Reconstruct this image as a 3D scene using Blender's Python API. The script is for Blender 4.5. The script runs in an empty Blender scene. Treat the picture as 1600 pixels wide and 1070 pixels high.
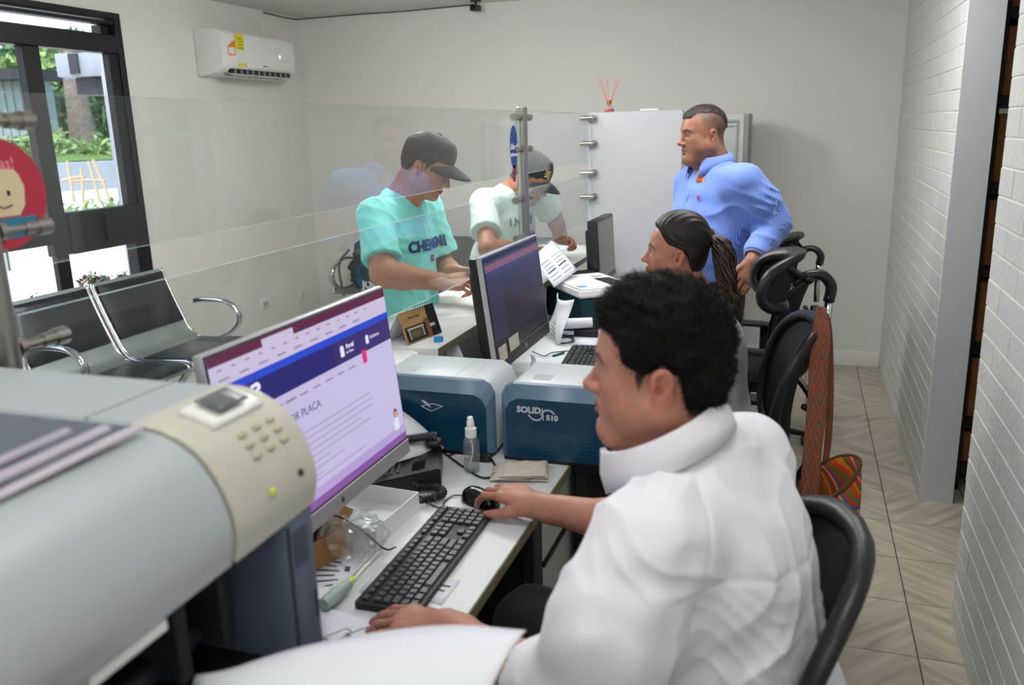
import bpy, bmesh, math, random
import numpy as np
from mathutils import Matrix, Vector

SC = bpy.context.scene
COL = SC.collection
# ------------------------------------------------------------------ camera
FPX = 1312.65
YAW, PITCH, ROLL = (math.radians(a) for a in (19.017, 14.246, -1.613))
CAMH = 1.65
_f = Vector((-math.sin(YAW) * math.cos(PITCH), math.cos(YAW) * math.cos(PITCH), -math.sin(PITCH)))
_r = Vector((math.cos(YAW), math.sin(YAW), 0))
_u = _r.cross(_f)
RIGHT = _r * math.cos(ROLL) + _u * math.sin(ROLL)
UP = -_r * math.sin(ROLL) + _u * math.cos(ROLL)
FWD = _f
cam_d = bpy.data.cameras.new('camera')
cam = bpy.data.objects.new('camera', cam_d)
COL.objects.link(cam)
cam.matrix_world = Matrix(((RIGHT.x, UP.x, -FWD.x, 0), (RIGHT.y, UP.y, -FWD.y, 0), (RIGHT.z, UP.z, -FWD.z, CAMH), (0, 0, 0, 1)))
cam_d.sensor_width = 36
cam_d.lens = FPX / 1600 * 36
cam_d.clip_start = 0.05
cam_d.clip_end = 200
cam_d.dof.use_dof = True
cam_d.dof.focus_distance = 3.0
cam_d.dof.aperture_fstop = 3.6
SC.camera = cam

# ------------------------------------------------------------------ world, sun, lamps, exposure
SC.view_settings.view_transform = 'Standard'
SC.view_settings.look = 'None'
SC.view_settings.gamma = 1
SC.view_settings.use_curve_mapping = False
SC.view_settings.exposure = 0.0
W = bpy.data.worlds.new('world'); SC.world = W; W.use_nodes = True
nt = W.node_tree; nt.nodes.clear()
sky = nt.nodes.new('ShaderNodeTexSky'); sky.sky_type = 'NISHITA'
sky.sun_disc = False; sky.sun_elevation = math.radians(58); sky.sun_rotation = math.radians(200)
sky.air_density = 1.2; sky.dust_density = 2.5; sky.ozone_density = 1.0
bg = nt.nodes.new('ShaderNodeBackground'); bg.inputs[1].default_value = 0.42
wo = nt.nodes.new('ShaderNodeOutputWorld')
nt.links.new(sky.outputs[0], bg.inputs[0]); nt.links.new(bg.outputs[0], wo.inputs[0])
sun_d = bpy.data.lights.new('sun', 'SUN'); sun_d.energy = 4.0; sun_d.angle = math.radians(0.6); sun_d.color = (1, .96, .9)
sun = bpy.data.objects.new('sun', sun_d); COL.objects.link(sun)
sun.rotation_euler = Vector((-.28, .42, -.86)).to_track_quat('-Z', 'Y').to_euler()
UNSEEN_LAMPS = [(-1.85, 3.85, 36), (-1.9, 1.0, 14), (-1.2, 3.2, 7), (-1.5, -0.5, 8), (1.35, 4.8, 3)]      # unseen ceiling points; those behind the camera and in the store added as fill
for lx, ly, pw in UNSEEN_LAMPS:
    ld = bpy.data.lights.new('unseen_lamp_light', 'POINT'); ld.shadow_soft_size = 0.16
    ld.energy = pw; ld.color = (1.0, .99, .97)
    lo = bpy.data.objects.new('unseen_lamp_light', ld); COL.objects.link(lo); lo.location = (lx, ly, 2.30)
UNSEEN_PANELS = [(-0.2, 3.5, 18, .9, .3), (-0.25, 1.1, 5, .9, .6), (-0.2, -0.7, 8, 1.2, .6), (-1.7, 3.9, 13, 1.2, .3)]   # unseen area lights added as fill for floor, shirt and desks
for lx, ly, pw, sx_, sy_ in UNSEEN_PANELS:
    ld = bpy.data.lights.new('fill_panel_light', 'AREA'); ld.shape = 'RECTANGLE'; ld.size = sx_; ld.size_y = sy_
    ld.energy = pw; ld.color = (1.0, .99, .97)
    lo = bpy.data.objects.new('fill_panel_light', ld); COL.objects.link(lo); lo.location = (lx, ly, 2.49)

# ------------------------------------------------------------------ helpers
def srgb(*c):
    if len(c) == 1: c = c[0]
    return tuple(((v / 255) / 12.92 if v / 255 <= .04045 else ((v / 255 + .055) / 1.055) ** 2.4) for v in c[:3]) + (1,)

def mat(name, col, rough=.5, metal=0, var=0, vscale=6, bump=0, bscale=40, coat=0, emit=None, estr=1, sss=0, trans=0, ior=1.45, sheen=0, spec=None, stretch=None):
    m = bpy.data.materials.new(name); m.use_nodes = True
    n = m.node_tree; b = n.nodes['Principled BSDF']
    b.inputs['Base Color'].default_value = col
    b.inputs['Roughness'].default_value = rough
    b.inputs['Metallic'].default_value = metal
    b.inputs['IOR'].default_value = ior
    if coat: b.inputs['Coat Weight'].default_value = coat; b.inputs['Coat Roughness'].default_value = .15
    if sheen: b.inputs['Sheen Weight'].default_value = sheen
    if spec is not None: b.inputs['Specular IOR Level'].default_value = spec
    if sss:
        b.inputs['Subsurface Weight'].default_value = sss; b.inputs['Subsurface Radius'].default_value = (.012, .005, .003); b.inputs['Subsurface Scale'].default_value = .6
    if trans: b.inputs['Transmission Weight'].default_value = trans
    if emit: b.inputs['Emission Color'].default_value = emit; b.inputs['Emission Strength'].default_value = estr
    if var or bump:
        tc = n.nodes.new('ShaderNodeTexCoord'); mp = n.nodes.new('ShaderNodeMapping')
        n.links.new(tc.outputs['Object'], mp.inputs[0])
        if stretch: mp.inputs['Scale'].default_value = stretch
    if var:
        nz = n.nodes.new('ShaderNodeTexNoise'); nz.inputs['Scale'].default_value = vscale; nz.inputs['Detail'].default_value = 6
        n.links.new(mp.outputs[0], nz.inputs['Vector'])
        mx = n.nodes.new('ShaderNodeMix'); mx.data_type = 'RGBA'
        mx.inputs[6].default_value = tuple(v * (1 - var) for v in col[:3]) + (1,)
        mx.inputs[7].default_value = tuple(min(1, v * (1 + var)) for v in col[:3]) + (1,)
        n.links.new(nz.outputs[0], mx.inputs[0]); n.links.new(mx.outputs[2], b.inputs['Base Color'])
    if bump:
        nb = n.nodes.new('ShaderNodeTexNoise'); nb.inputs['Scale'].default_value = bscale; nb.inputs['Detail'].default_value = 4
        n.links.new(mp.outputs[0], nb.inputs['Vector'])
        bp = n.nodes.new('ShaderNodeBump'); bp.inputs['Strength'].default_value = 1; bp.inputs['Distance'].default_value = bump
        n.links.new(nb.outputs[0], bp.inputs['Height']); n.links.new(bp.outputs[0], b.inputs['Normal'])
    return m

def glass_mat(name, tint=(.985, 1, .99), f0=.04, rough=.0, haze=0, hazecol=(.8, .9, .87, 1)):
    """architectural glass: clear transmission, Schlick mirror part (works on both faces of a slab)"""
    m = bpy.data.materials.new(name); m.use_nodes = True; n = m.node_tree; n.nodes.clear()
    L = n.links
    g = n.nodes.new('ShaderNodeNewGeometry'); dot = n.nodes.new('ShaderNodeVectorMath'); dot.operation = 'DOT_PRODUCT'
    L.new(g.outputs['Normal'], dot.inputs[0]); L.new(g.outputs['Incoming'], dot.inputs[1])
    def mth(op, a, b=None):
        q = n.nodes.new('ShaderNodeMath'); q.operation = op
        for i, v in enumerate((a, b)):
            if v is None: continue
            if isinstance(v, (int, float)): q.inputs[i].default_value = v
            else: L.new(v, q.inputs[i])
        return q.outputs[0]
    c = mth('ABSOLUTE', dot.outputs['Value'])
    f = mth('POWER', mth('SUBTRACT', 1, c), 5)
    f = mth('ADD', mth('MULTIPLY', f, 1 - f0), f0)
    tr = n.nodes.new('ShaderNodeBsdfTransparent'); tr.inputs[0].default_value = (*tint, 1)
    gl = n.nodes.new('ShaderNodeBsdfGlossy'); gl.inputs['Roughness'].default_value = rough
    mx = n.nodes.new('ShaderNodeMixShader'); L.new(f, mx.inputs[0])
    last = tr.outputs[0]
    if haze:
        df = n.nodes.new('ShaderNodeBsdfDiffuse'); df.inputs[0].default_value = hazecol
        m2 = n.nodes.new('ShaderNodeMixShader'); m2.inputs[0].default_value = haze
        L.new(tr.outputs[0], m2.inputs[1]); L.new(df.outputs[0], m2.inputs[2]); last = m2.outputs[0]
    L.new(last, mx.inputs[1]); L.new(gl.outputs[0], mx.inputs[2])
    o = n.nodes.new('ShaderNodeOutputMaterial'); L.new(mx.outputs[0], o.inputs[0])
    return m

def axis_mat(a, b):
    a, b = Vector(a), Vector(b); d = (b - a)
    q = d.to_track_quat('Z', 'Y').to_matrix().to_4x4()
    return Matrix.Translation(a) @ q, d.length

class G:
    """collects shapes into one mesh"""
    def __init__(s, T=None): s.bm = bmesh.new(); s.T = T or Matrix.Identity(4); s.mi = 0
    def _fin(s, vs, M=None, mi=None):
        T = s.T @ M if M is not None else s.T
        for v in vs: v.co = T @ v.co
        fs = {f for v in vs for f in v.link_faces}
        for f in fs: f.material_index = s.mi if mi is None else mi
        return vs
    def box(s, a, b, bev=0, seg=2, mi=None, M=None):
        a, b = Vector(a), Vector(b)
        r = bmesh.ops.create_cube(s.bm, size=1)
        c = (a + b) / 2; d = b - a
        for v in r['verts']: v.co = Vector((v.co.x * abs(d.x), v.co.y * abs(d.y), v.co.z * abs(d.z))) + c
        vs = r['verts']
        if bev:
            es = list({e for v in vs for e in v.link_edges})
            rr = bmesh.ops.bevel(s.bm, geom=es, offset=bev, segments=seg, profile=.5, affect='EDGES')
            vs = list({v for f in rr['faces'] for v in f.verts} | {v for v in vs if v.is_valid})
        return s._fin(vs, M, mi)
    def cyl(s, a, b, r, r2=None, seg=20, mi=None, caps=True):
        M, L = axis_mat(a, b)
        rr = bmesh.ops.create_cone(s.bm, cap_ends=caps, segments=seg, radius1=r, radius2=r if r2 is None else r2, depth=L)
        return s._fin(rr['verts'], M @ Matrix.Translation((0, 0, L / 2)), mi)
    def ell(s, c, r, R=None, seg=20, rings=12, mi=None):
        rr = bmesh.ops.create_uvsphere(s.bm, u_segments=seg, v_segments=rings, radius=1)
        if isinstance(r, (int, float)): r = (r, r, r)
        M = Matrix.Translation(c) @ (R.to_4x4() if R is not None else Matrix.Identity(4)) @ Matrix.Diagonal((*r, 1))
        return s._fin(rr['verts'], M, mi)
    def grid(s, P, closeu=False, closev=False, mi=None):
        """P[i][j] points -> quads"""
        V = [[s.bm.verts.new(Vector(p)) for p in row] for row in P]
        nu, nv = len(V), len(V[0])
        for i in range(nu if closeu else nu - 1):
            for j in range(nv if closev else nv - 1):
                a, b, c, d = V[i][j], V[(i + 1) % nu][j], V[(i + 1) % nu][(j + 1) % nv], V[i][(j + 1) % nv]
                try: s.bm.faces.new((a, b, c, d))
                except ValueError: pass
        vs = [v for row in V for v in row]
        s._fin(vs, None, mi)
        return V
    def tube(s, pts, r, seg=8, closed=False, mi=None, flat=None, up=None):
        """swept tube; r number or list; flat=(a,b) elliptical section"""
        P = [Vector(p) for p in pts]; n = len(P)
        rs = r if isinstance(r, (list, tuple)) else [r] * n
        prev = None; rows = []
        for i in range(n):
            if closed: t = P[(i + 1) % n] - P[i - 1]
            else: t = P[min(i + 1, n - 1)] - P[max(i - 1, 0)]
            t.normalize()
            if prev is None:
                a = Vector(up) if up else (Vector((0, 0, 1)) if abs(t.z) < .9 else Vector((1, 0, 0)))
                nrm = (a - t * a.dot(t)).normalized()
            else: nrm = (prev - t * prev.dot(t)).normalized()
            prev = nrm; bn = t.cross(nrm)
            fa, fb = flat if flat else (1, 1)
            rows.append([P[i] + (nrm * math.cos(2 * math.pi * k / seg) * fa + bn * math.sin(2 * math.pi * k / seg) * fb) * rs[i] for k in range(seg)])
        V = s.grid(rows, closeu=closed, closev=True, mi=mi)
        if not closed:
            for row, rev in ((V[0], False), (V[-1], True)):
                try:
                    f = s.bm.faces.new(row if rev else row[::-1]); f.material_index = s.mi if mi is None else mi
                except ValueError: pass
        return V
    def lathe(s, prof, c=(0, 0, 0), seg=24, mi=None, M=None):
        rows = []
        for r, z in prof:
            rows.append([Vector(c) + Vector((r * math.cos(2 * math.pi * k / seg), r * math.sin(2 * math.pi * k / seg), z)) for k in range(seg)])
        if M is not None: rows = [[M @ p for p in row] for row in rows]
        return s.grid(rows, closev=True, mi=mi)
    def prism(s, poly, d, M=None, mi=None, bev=0):
        """poly in local XY, thickness d along +Z, then M"""
        n = len(poly)
        lo = [s.bm.verts.new((x, y, 0)) for x, y in poly]; hi = [s.bm.verts.new((x, y, d)) for x, y in poly]
        fs = [s.bm.faces.new(lo[::-1]), s.bm.faces.new(hi)]
        for i in range(n): fs.append(s.bm.faces.new((lo[i], lo[(i + 1) % n], hi[(i + 1) % n], hi[i])))
        vs = lo + hi
        if bev:
            es = list({e for e in fs[0].edges} | {e for e in fs[1].edges})
            rr = bmesh.ops.bevel(s.bm, geom=es, offset=bev, segments=2, profile=.5, affect='EDGES')
            vs = list({v for f in rr['faces'] for v in f.verts} | {v for v in vs if v.is_valid})
        return s._fin(vs, M, mi)
    def quad(s, a, b, c, d, mi=None):
        vs = [s.bm.verts.new(Vector(p)) for p in (a, b, c, d)]
        s.bm.faces.new(vs); return s._fin(vs, None, mi)
    def mesh(s, name, mats, smooth=35):
        bmesh.ops.recalc_face_normals(s.bm, faces=s.bm.faces[:])
        me = bpy.data.meshes.new(name); s.bm.to_mesh(me); s.bm.free()
        for m in (mats if isinstance(mats, (list, tuple)) else [mats]): me.materials.append(m)
        if smooth:
            me.polygons.foreach_set('use_smooth', [True] * len(me.polygons))
            if smooth < 180: me.set_sharp_from_angle(angle=math.radians(smooth))
        return me
    def obj(s, name, mats, parent=None, smooth=35, world=False):
        if world and parent is not None:
            base = parent
            off = Vector((0, 0, 0))
            while base is not None: off += base.location; base = base.parent
            for v in s.bm.verts: v.co -= off
        o = bpy.data.objects.new(name, s.mesh(name, mats, smooth)); COL.objects.link(o)
        if parent: o.parent = parent
        return o

def addobj(name, me, parent=None, loc=(0, 0, 0)):
    o = bpy.data.objects.new(name, me); COL.objects.link(o); o.location = loc
    if parent: o.parent = parent
    return o
def tag(o, label, cat, group=None, kind=None):
    o['label'] = label
    if cat: o['category'] = cat
    if group: o['group'] = group
    if kind: o['kind'] = kind
    return o
def thing(name, label, cat, loc=(0, 0, 0), rotz=0, group=None):
    o = bpy.data.objects.new(name, None); COL.objects.link(o); o.location = loc; o.rotation_euler = (0, 0, rotz)
    o.empty_display_size = .05
    return tag(o, label, cat, group)
def struct(o, label=None):
    o['kind'] = 'structure'
    if label: o['label'] = label
    return o
def copy_tree(o, parent=None):
    c = o.copy(); COL.objects.link(c)
    if parent: c.parent = parent
    for ch in o.children: copy_tree(ch, c)
    return c

def text_mesh(body, size, M, m, name='lettering', parent=None, extrude=.0004, align='CENTER', bold=0, sx=1.0, shear=0):
    cu = bpy.data.curves.new(name, 'FONT'); cu.body = body; cu.size = size; cu.extrude = extrude
    cu.align_x = align; cu.align_y = 'CENTER'; cu.offset = bold; cu.resolution_u = 3; cu.shear = shear
    t = bpy.data.objects.new(name, cu); COL.objects.link(t)
    dg = bpy.context.evaluated_depsgraph_get()
    me = bpy.data.meshes.new_from_object(t.evaluated_get(dg))
    bpy.data.objects.remove(t); bpy.data.curves.remove(cu)
    me.name = name
    me.transform(M @ Matrix.Diagonal((sx, 1, 1, 1)))
    me.materials.clear(); me.materials.append(m)
    o = bpy.data.objects.new(name, me); COL.objects.link(o)
    if parent: o.parent = parent
    return o
def frame(o, x, y):
    """matrix with origin o, local x and y axes in world"""
    x = Vector(x).normalized(); y = Vector(y); y = (y - x * y.dot(x)).normalized(); z = x.cross(y)
    return Matrix(((x.x, y.x, z.x, o[0]), (x.y, y.y, z.y, o[1]), (x.z, y.z, z.z, o[2]), (0, 0, 0, 1)))
def bez(pts, n=8, closed=False):
    """Catmull-Rom through points"""
    P = [Vector(p) for p in pts]; out = []
    N = len(P)
    rng = range(N if closed else N - 1)
    for i in rng:
        p0 = P[(i - 1) % N] if closed or i > 0 else P[0] * 2 - P[1]
        p1 = P[i]; p2 = P[(i + 1) % N]
        p3 = P[(i + 2) % N] if closed or i + 2 < N else P[-1] * 2 - P[-2]
        for k in range(n):
            t = k / n
            out.append(.5 * ((2 * p1) + (p2 - p0) * t + (2 * p0 - 5 * p1 + 4 * p2 - p3) * t * t + (3 * p1 - p0 - 3 * p2 + p3) * t ** 3))
    if not closed: out.append(P[-1])
    return out
rnd = random.Random(7)
def stuff(o): o['kind'] = 'stuff'; return o
# ------------------------------------------------------------------ materials
M_wall = mat('painted_wall', srgb(222, 221, 217), .75, var=.025, vscale=1.3, bump=.0015, bscale=25)
M_wallL = mat('painted_wall_worn', srgb(220, 219, 212), .75, var=.04, vscale=2.2, bump=.002, bscale=12)
M_ceil = mat('ceiling_paint', srgb(215, 215, 212), .8)
M_base = mat('baseboard_paint', srgb(232, 231, 228), .4)
M_brick = mat('white_brick_panel', srgb(206, 207, 204), .62, var=.03, vscale=5, bump=.004, bscale=55)
M_grout = mat('brick_joint', srgb(222, 222, 218), .8)
M_pillar = mat('pillar_paint', srgb(205, 208, 213), .6, var=.03, vscale=3)
M_black = mat('black_plastic', srgb(26, 27, 29), .42)
M_blackgl = mat('black_gloss', srgb(14, 15, 18), .15)
M_steel = mat('brushed_steel', srgb(176, 172, 165), .3, 1, bump=.0004, bscale=300, stretch=(1, 1, .05))
M_chrome = mat('chrome', srgb(215, 215, 218), .1, 1)
M_white = mat('white_laminate', srgb(226, 227, 228), .35)
M_whitepl = mat('white_plastic', srgb(228, 228, 226), .4)
M_paper = mat('paper', srgb(220, 223, 230), .85, bump=.0006, bscale=20)
M_ink = mat('ink', srgb(60, 60, 70), .8)
M_frame = mat('window_frame_black', srgb(20, 21, 24), .45, var=.3, vscale=14)
M_glass = glass_mat('partition_glass', tint=(.965, .985, .975), haze=.014)
M_gedge = mat('glass_edge', srgb(190, 214, 206), .2, trans=.3, emit=None)
M_pane = glass_mat('window_glass', tint=(.97, .985, 1), f0=.03)

# tiles: beige marble with diagonal veins
def tile_mat():
    m = bpy.data.materials.new('floor_tile_marble'); m.use_nodes = True; n = m.node_tree; b = n.nodes['Principled BSDF']; L = n.links
    oi = n.nodes.new('ShaderNodeObjectInfo'); tc = n.nodes.new('ShaderNodeTexCoord')
    r1 = n.nodes.new('ShaderNodeVectorRotate'); r1.rotation_type = 'Z_AXIS'
    # each tile turned by a random quarter so that veins chevron
    mm = n.nodes.new('ShaderNodeMath'); mm.operation = 'MULTIPLY'; mm.inputs[1].default_value = 2
    L.new(oi.outputs['Random'], mm.inputs[0])
    fl = n.nodes.new('ShaderNodeMath'); fl.operation = 'FLOOR'; L.new(mm.outputs[0], fl.inputs[0])
    an = n.nodes.new('ShaderNodeMath'); an.operation = 'MULTIPLY_ADD'; an.inputs[1].default_value = 1.7; an.inputs[2].default_value = .6; L.new(fl.outputs[0], an.inputs[0])
    L.new(an.outputs[0], r1.inputs['Angle']); L.new(tc.outputs['Object'], r1.inputs['Vector'])
    ad = n.nodes.new('ShaderNodeVectorMath'); L.new(r1.outputs[0], ad.inputs[0])
    cb = n.nodes.new('ShaderNodeCombineXYZ'); m3 = n.nodes.new('ShaderNodeMath'); m3.operation = 'MULTIPLY'; m3.inputs[1].default_value = 31
    L.new(oi.outputs['Random'], m3.inputs[0]); L.new(m3.outputs[0], cb.inputs[0]); L.new(m3.outputs[0], cb.inputs[1]); L.new(cb.outputs[0], ad.inputs[1])
    mp = n.nodes.new('ShaderNodeMapping'); mp.inputs['Scale'].default_value = (3.0, 26, 1); L.new(ad.outputs[0], mp.inputs[0])
    nz = n.nodes.new('ShaderNodeTexNoise'); nz.inputs['Scale'].default_value = 1.0; nz.inputs['Detail'].default_value = 7; nz.inputs['Distortion'].default_value = .5
    L.new(mp.outputs[0], nz.inputs['Vector'])
    cr = n.nodes.new('ShaderNodeValToRGB'); e = cr.color_ramp.elements
    e[0].position = .3; e[0].color = srgb(168, 160, 140); e[1].position = .66; e[1].color = srgb(208, 200, 180)
    k = e.new(.5); k.color = srgb(190, 182, 162)
    L.new(nz.outputs[0], cr.inputs[0])
    n2 = n.nodes.new('ShaderNodeTexNoise'); n2.inputs['Scale'].default_value = 5; n2.inputs['Detail'].default_value = 5
    L.new(ad.outputs[0], n2.inputs['Vector'])
    mx = n.nodes.new('ShaderNodeMix'); mx.data_type = 'RGBA'; mx.blend_type = 'MULTIPLY'; mx.inputs[0].default_value = .35
    L.new(cr.outputs[0], mx.inputs[6]); L.new(n2.outputs[0], mx.inputs[7]); L.new(mx.outputs[2], b.inputs['Base Color'])
    b.inputs['Roughness'].default_value = .38
    return m
M_tile = tile_mat()
M_fgrout = mat('floor_joint', srgb(104, 98, 84), .9)

XR, XL, YB, ZC = .575, -3.77, 6.043, 2.53
# floor
g = G(); g.box((-3.9, -1.2, -.1), (2.0, 6.2, -.012)); floor = struct(g.obj('floor', M_fgrout, smooth=0))
def tile_mesh(w, d):
    g = G(); g.box((-w / 2 + .0018, -d / 2 + .0018, -.012), (w / 2 - .0018, d / 2 - .0018, 0), bev=.0015, seg=1); return g.mesh('floor_tile', M_tile, smooth=0)
t33 = tile_mesh(.33, .33)
for i in range(12):
    for j in range(11):
        x = .43 - .165 - .33 * i; y = 5.90 - .165 - .33 * j
        if x < -3.77: continue
        addobj('floor_tile', t33, floor, (x, y, 0))
for j in range(12):   # column right of the joint, and its run into the store room
    y = 5.90 - .165 - .33 * j
    addobj('floor_tile', t33, floor, (.595, y, -.0003))
    if 2.8 < y < 4.4: addobj('floor_tile', t33, floor, (.925, y, -.0003))
tl = tile_mesh(.33, .14)
for i in range(12): addobj('floor_tile', tl, floor, (.595 - .33 * i, 5.972, 0))

# ceiling, walls
g = G(); g.box((-3.9, -1.2, ZC), (2.0, 6.2, ZC + .1)); struct(g.obj('ceiling', M_ceil, smooth=0))
g = G(); g.box((-3.9, YB, 0), (2.0, YB + .15, ZC)); struct(g.obj('wall_back', M_wall, smooth=0))
g = G(); g.box((-3.9, -1.35, 0), (2.0, -1.2, ZC)); struct(g.obj('wall_front', M_wall, smooth=0))
# left wall with the window opening Y .9..4.148, z .02..2.351
WY0, WY1, WZ1 = 0.95, 4.148, 2.351
g = G()
g.box((XL - .15, WY1, 0), (XL, YB, ZC)); g.box((XL - .15, -1.2, 0), (XL, WY0, ZC)); g.box((XL - .15, WY0, WZ1), (XL, WY1, ZC))
struct(g.obj('wall_left', M_wallL, smooth=0))
# baseboards
g = G(); g.box((-3.77, YB - .014, 0), (XR - .004, YB, .106), bev=.004); struct(g.obj('baseboard_back', M_base))
g = G(); g.box((XL, WY1 + .02, 0), (XL + .014, YB - .015, .106), bev=.004); struct(g.obj('baseboard_left', M_base))

# right wall: two runs of moulded brick panel, a painted pillar end between them
def brick_run(wall, x, y0, y1, z1, seed):
    r = random.Random(seed); h = .0835; cache = {}
    cnt = 0
    for k in range(int(z1 / h) + 1):
        z = k * h
        zt = min(z + h, z1)
        if zt - z < .02: continue
        edges = [y0]; y = y1 - (.345 if k % 2 == 0 else .1725)
        es = [y1]
        while y > y0 + .04: es.append(y); y -= .345
        es.append(y0)
        for a, b in zip(es[1:], es[:-1]):
            L = b - a
            key = (round(L, 3), round(zt - z, 3), r.randrange(3))
            if key not in cache:
                d = .0022 + .0007 * key[2]
                gg = G(); gg.box((-d, -L / 2 + .0024, -(zt - z) / 2 + .0024), (.004, L / 2 - .0024, (zt - z) / 2 - .0024), bev=.0016, seg=1)
                cache[key] = gg.mesh('brick', M_brick, smooth=0)
            addobj('brick', cache[key], wall, (x, (a + b) / 2, (z + zt) / 2)); cnt += 1
g = G(); g.box((XR, 3.834, 0), (XR + .131, YB, ZC)); wr = struct(g.obj('wall_right', [M_grout, M_pillar], smooth=0))
for p in wr.data.polygons:
    if p.normal.y < -.9 or p.normal.x > .9: p.material_index = 1
brick_run(wr, XR, 3.836, YB, ZC, 1)
X2 = .562
g = G(); g.box((X2, -1.2, 0), (X2 + .13, 2.87, ZC)); wr2 = struct(g.obj('wall_right_near', M_grout, smooth=0))
brick_run(wr2, X2, .55, 2.868, ZC, 2)
# store room behind the opening
g = G(); g.box((1.9, -1.2, 0), (2.0, 6.1, ZC)); struct(g.obj('wall_store', M_wall, smooth=0))
# metal rack with cartons
M_rack = mat('rack_black', srgb(18, 19, 22), .5)
M_carton = mat('carton_brown', srgb(140, 92, 52), .85, var=.12, vscale=9)
rack = thing('storage_rack', 'black steel storage rack standing in the store room behind the white pillar', 'shelf', (.768, 4.0, 0))
g = G()
for yy in (0, .55):
    g2 = G(); g2.box((-.033, yy, 0), (-.018, yy + .03, 2.42), bev=.002, seg=1); g2.obj('post', M_rack, rack)
    g2 = G(); g2.box((.43, yy, 0), (.46, yy + .03, 2.42), bev=.002, seg=1); g2.obj('post', M_rack, rack)
g.bm.free()
SHZ = [.08, .295, .64, .98, 1.33, 1.68, 2.02, 2.36]
for z in SHZ:
    g2 = G(); g2.box((-.02, .0, z), (.45, .58, z + .045), bev=.003, seg=1); g2.obj('shelf_board', M_rack, rack)
lev = ['lowest', 'second lowest', 'third', 'fourth', 'fifth', 'sixth', 'topmost']
for i, z in enumerate(SHZ[:-1]):
    t = thing('cardboard_box', f'brown cardboard box on the {lev[i]} shelf of the black storage rack', 'box', (.758, 4.035, z + .046), group='cartons on the storage rack')
    hh = SHZ[i + 1] - z - .07
    g2 = G(); g2.box((0, 0, 0), (.38, .48, hh), bev=.004, seg=1); g2.obj('carton', M_carton, t)
    g2 = G(); g2.box((-.0008, .2, hh * .2), (.0, .26, hh + .0006)); g2.obj('tape', mat('tape_%d' % i, srgb(150, 118, 78), .3), t)

# ------------------------------------------------------------------ window_1 in the left wall
win = bpy.data.objects.new('window_1', None); COL.objects.link(win); win.location = (XL, 2.5, 0); struct(win, 'wide black framed window with a transom light above and low panes below')
def wbox(name, y0, y1, z0, z1, x0=-.06, x1=.02, m=M_frame, bev=.004):
    g = G(); g.box((XL + x0, y0, z0), (XL + x1, y1, z1), bev=bev, seg=1); return g.obj(name, m, win, world=True)
wbox('window_frame', WY1 - .045, WY1, 0, WZ1)
wbox('window_frame', WY0, WY0 + .045, 0, WZ1)
wbox('window_frame', WY0 + .045, WY1 - .045, WZ1 - .035, WZ1)
wbox('window_frame', WY0 + .045, WY1 - .045, 2.285, 2.305, -.06, .01)
wbox('transom', WY0 + .045, WY1 - .045, 2.13, 2.23)
wbox('window_frame', 4.04, WY1 - .045, 2.23, 2.285, -.1, -.03)
for y in (3.46, 2.55, 1.6):
    wbox('mullion', y, y + .105, 1.05, 2.13, -.05, .005); wbox('mullion', y + .02, y + .105, 0, 1.05, -.05, -.01)
wbox('window_rail', 3.575, WY1 - .045, 1.05, 1.275)
wbox('window_rail', WY0 + .045, 3.46, 1.12, 1.2)
wbox('window_rail', WY0 + .045, WY1 - .045, 0, .07)
wbox('window_frame', 4.03, WY1 - .045, 1.275, 2.13, -.04, .01)
wbox('window_handle', 3.80, 3.83, 1.10, 1.25, .02, .05, M_black)
wbox('window_frame', 4.035, WY1 - .045, .07, 1.05)
for (y0, y1, z0, z1) in ((WY0 + .045, 4.04, 2.23, 2.285), (3.575, 4.03, 1.275, 2.13), (2.665, 3.46, 1.2, 2.13), (1.715, 2.55, 1.2, 2.13), (WY0 + .045, 1.6, 1.2, 2.13), (3.575, 4.035, .07, 1.05), (2.665, 3.49, .07, 1.12), (1.715, 2.58, .07, 1.12)):
    wbox('window_pane', y0, y1, z0, z1, -.055, -.05, M_pane, bev=0)

# ------------------------------------------------------------------ outside
M_ground = mat('sunlit_pavement', srgb(226, 222, 216), .9, var=.04, vscale=3)
M_lawn = mat('lawn', srgb(96, 128, 60), .95, var=.3, vscale=8, bump=.03, bscale=30)
M_conc = mat('grey_concrete', srgb(150, 158, 168), .85, var=.08, vscale=4)
M_leaf = mat('leaf_green', srgb(132, 160, 98), .7, var=.35, vscale=5)
M_leafd = mat('leaf_dark_green', srgb(92, 128, 88), .7, var=.35, vscale=5)
M_bark = mat('bark', srgb(128, 116, 108), .95, var=.45, vscale=9, bump=.03, bscale=14)
M_stake = mat('wooden_stake', srgb(176, 158, 132), .85, var=.15, vscale=20)
M_flower = mat('red_flower', srgb(190, 40, 70), .7)
M_roofm = mat('dark_roof', srgb(52, 52, 58), .7)
M_siding = mat('corrugated_wall', srgb(150, 164, 168), .7)
g = G(); g.box((-40, -30, -.3), (-3.93, 45, -.13)); gr = struct(g.obj('ground', M_ground, smooth=0), 'bright sunlit pavement outside the window')
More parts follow.
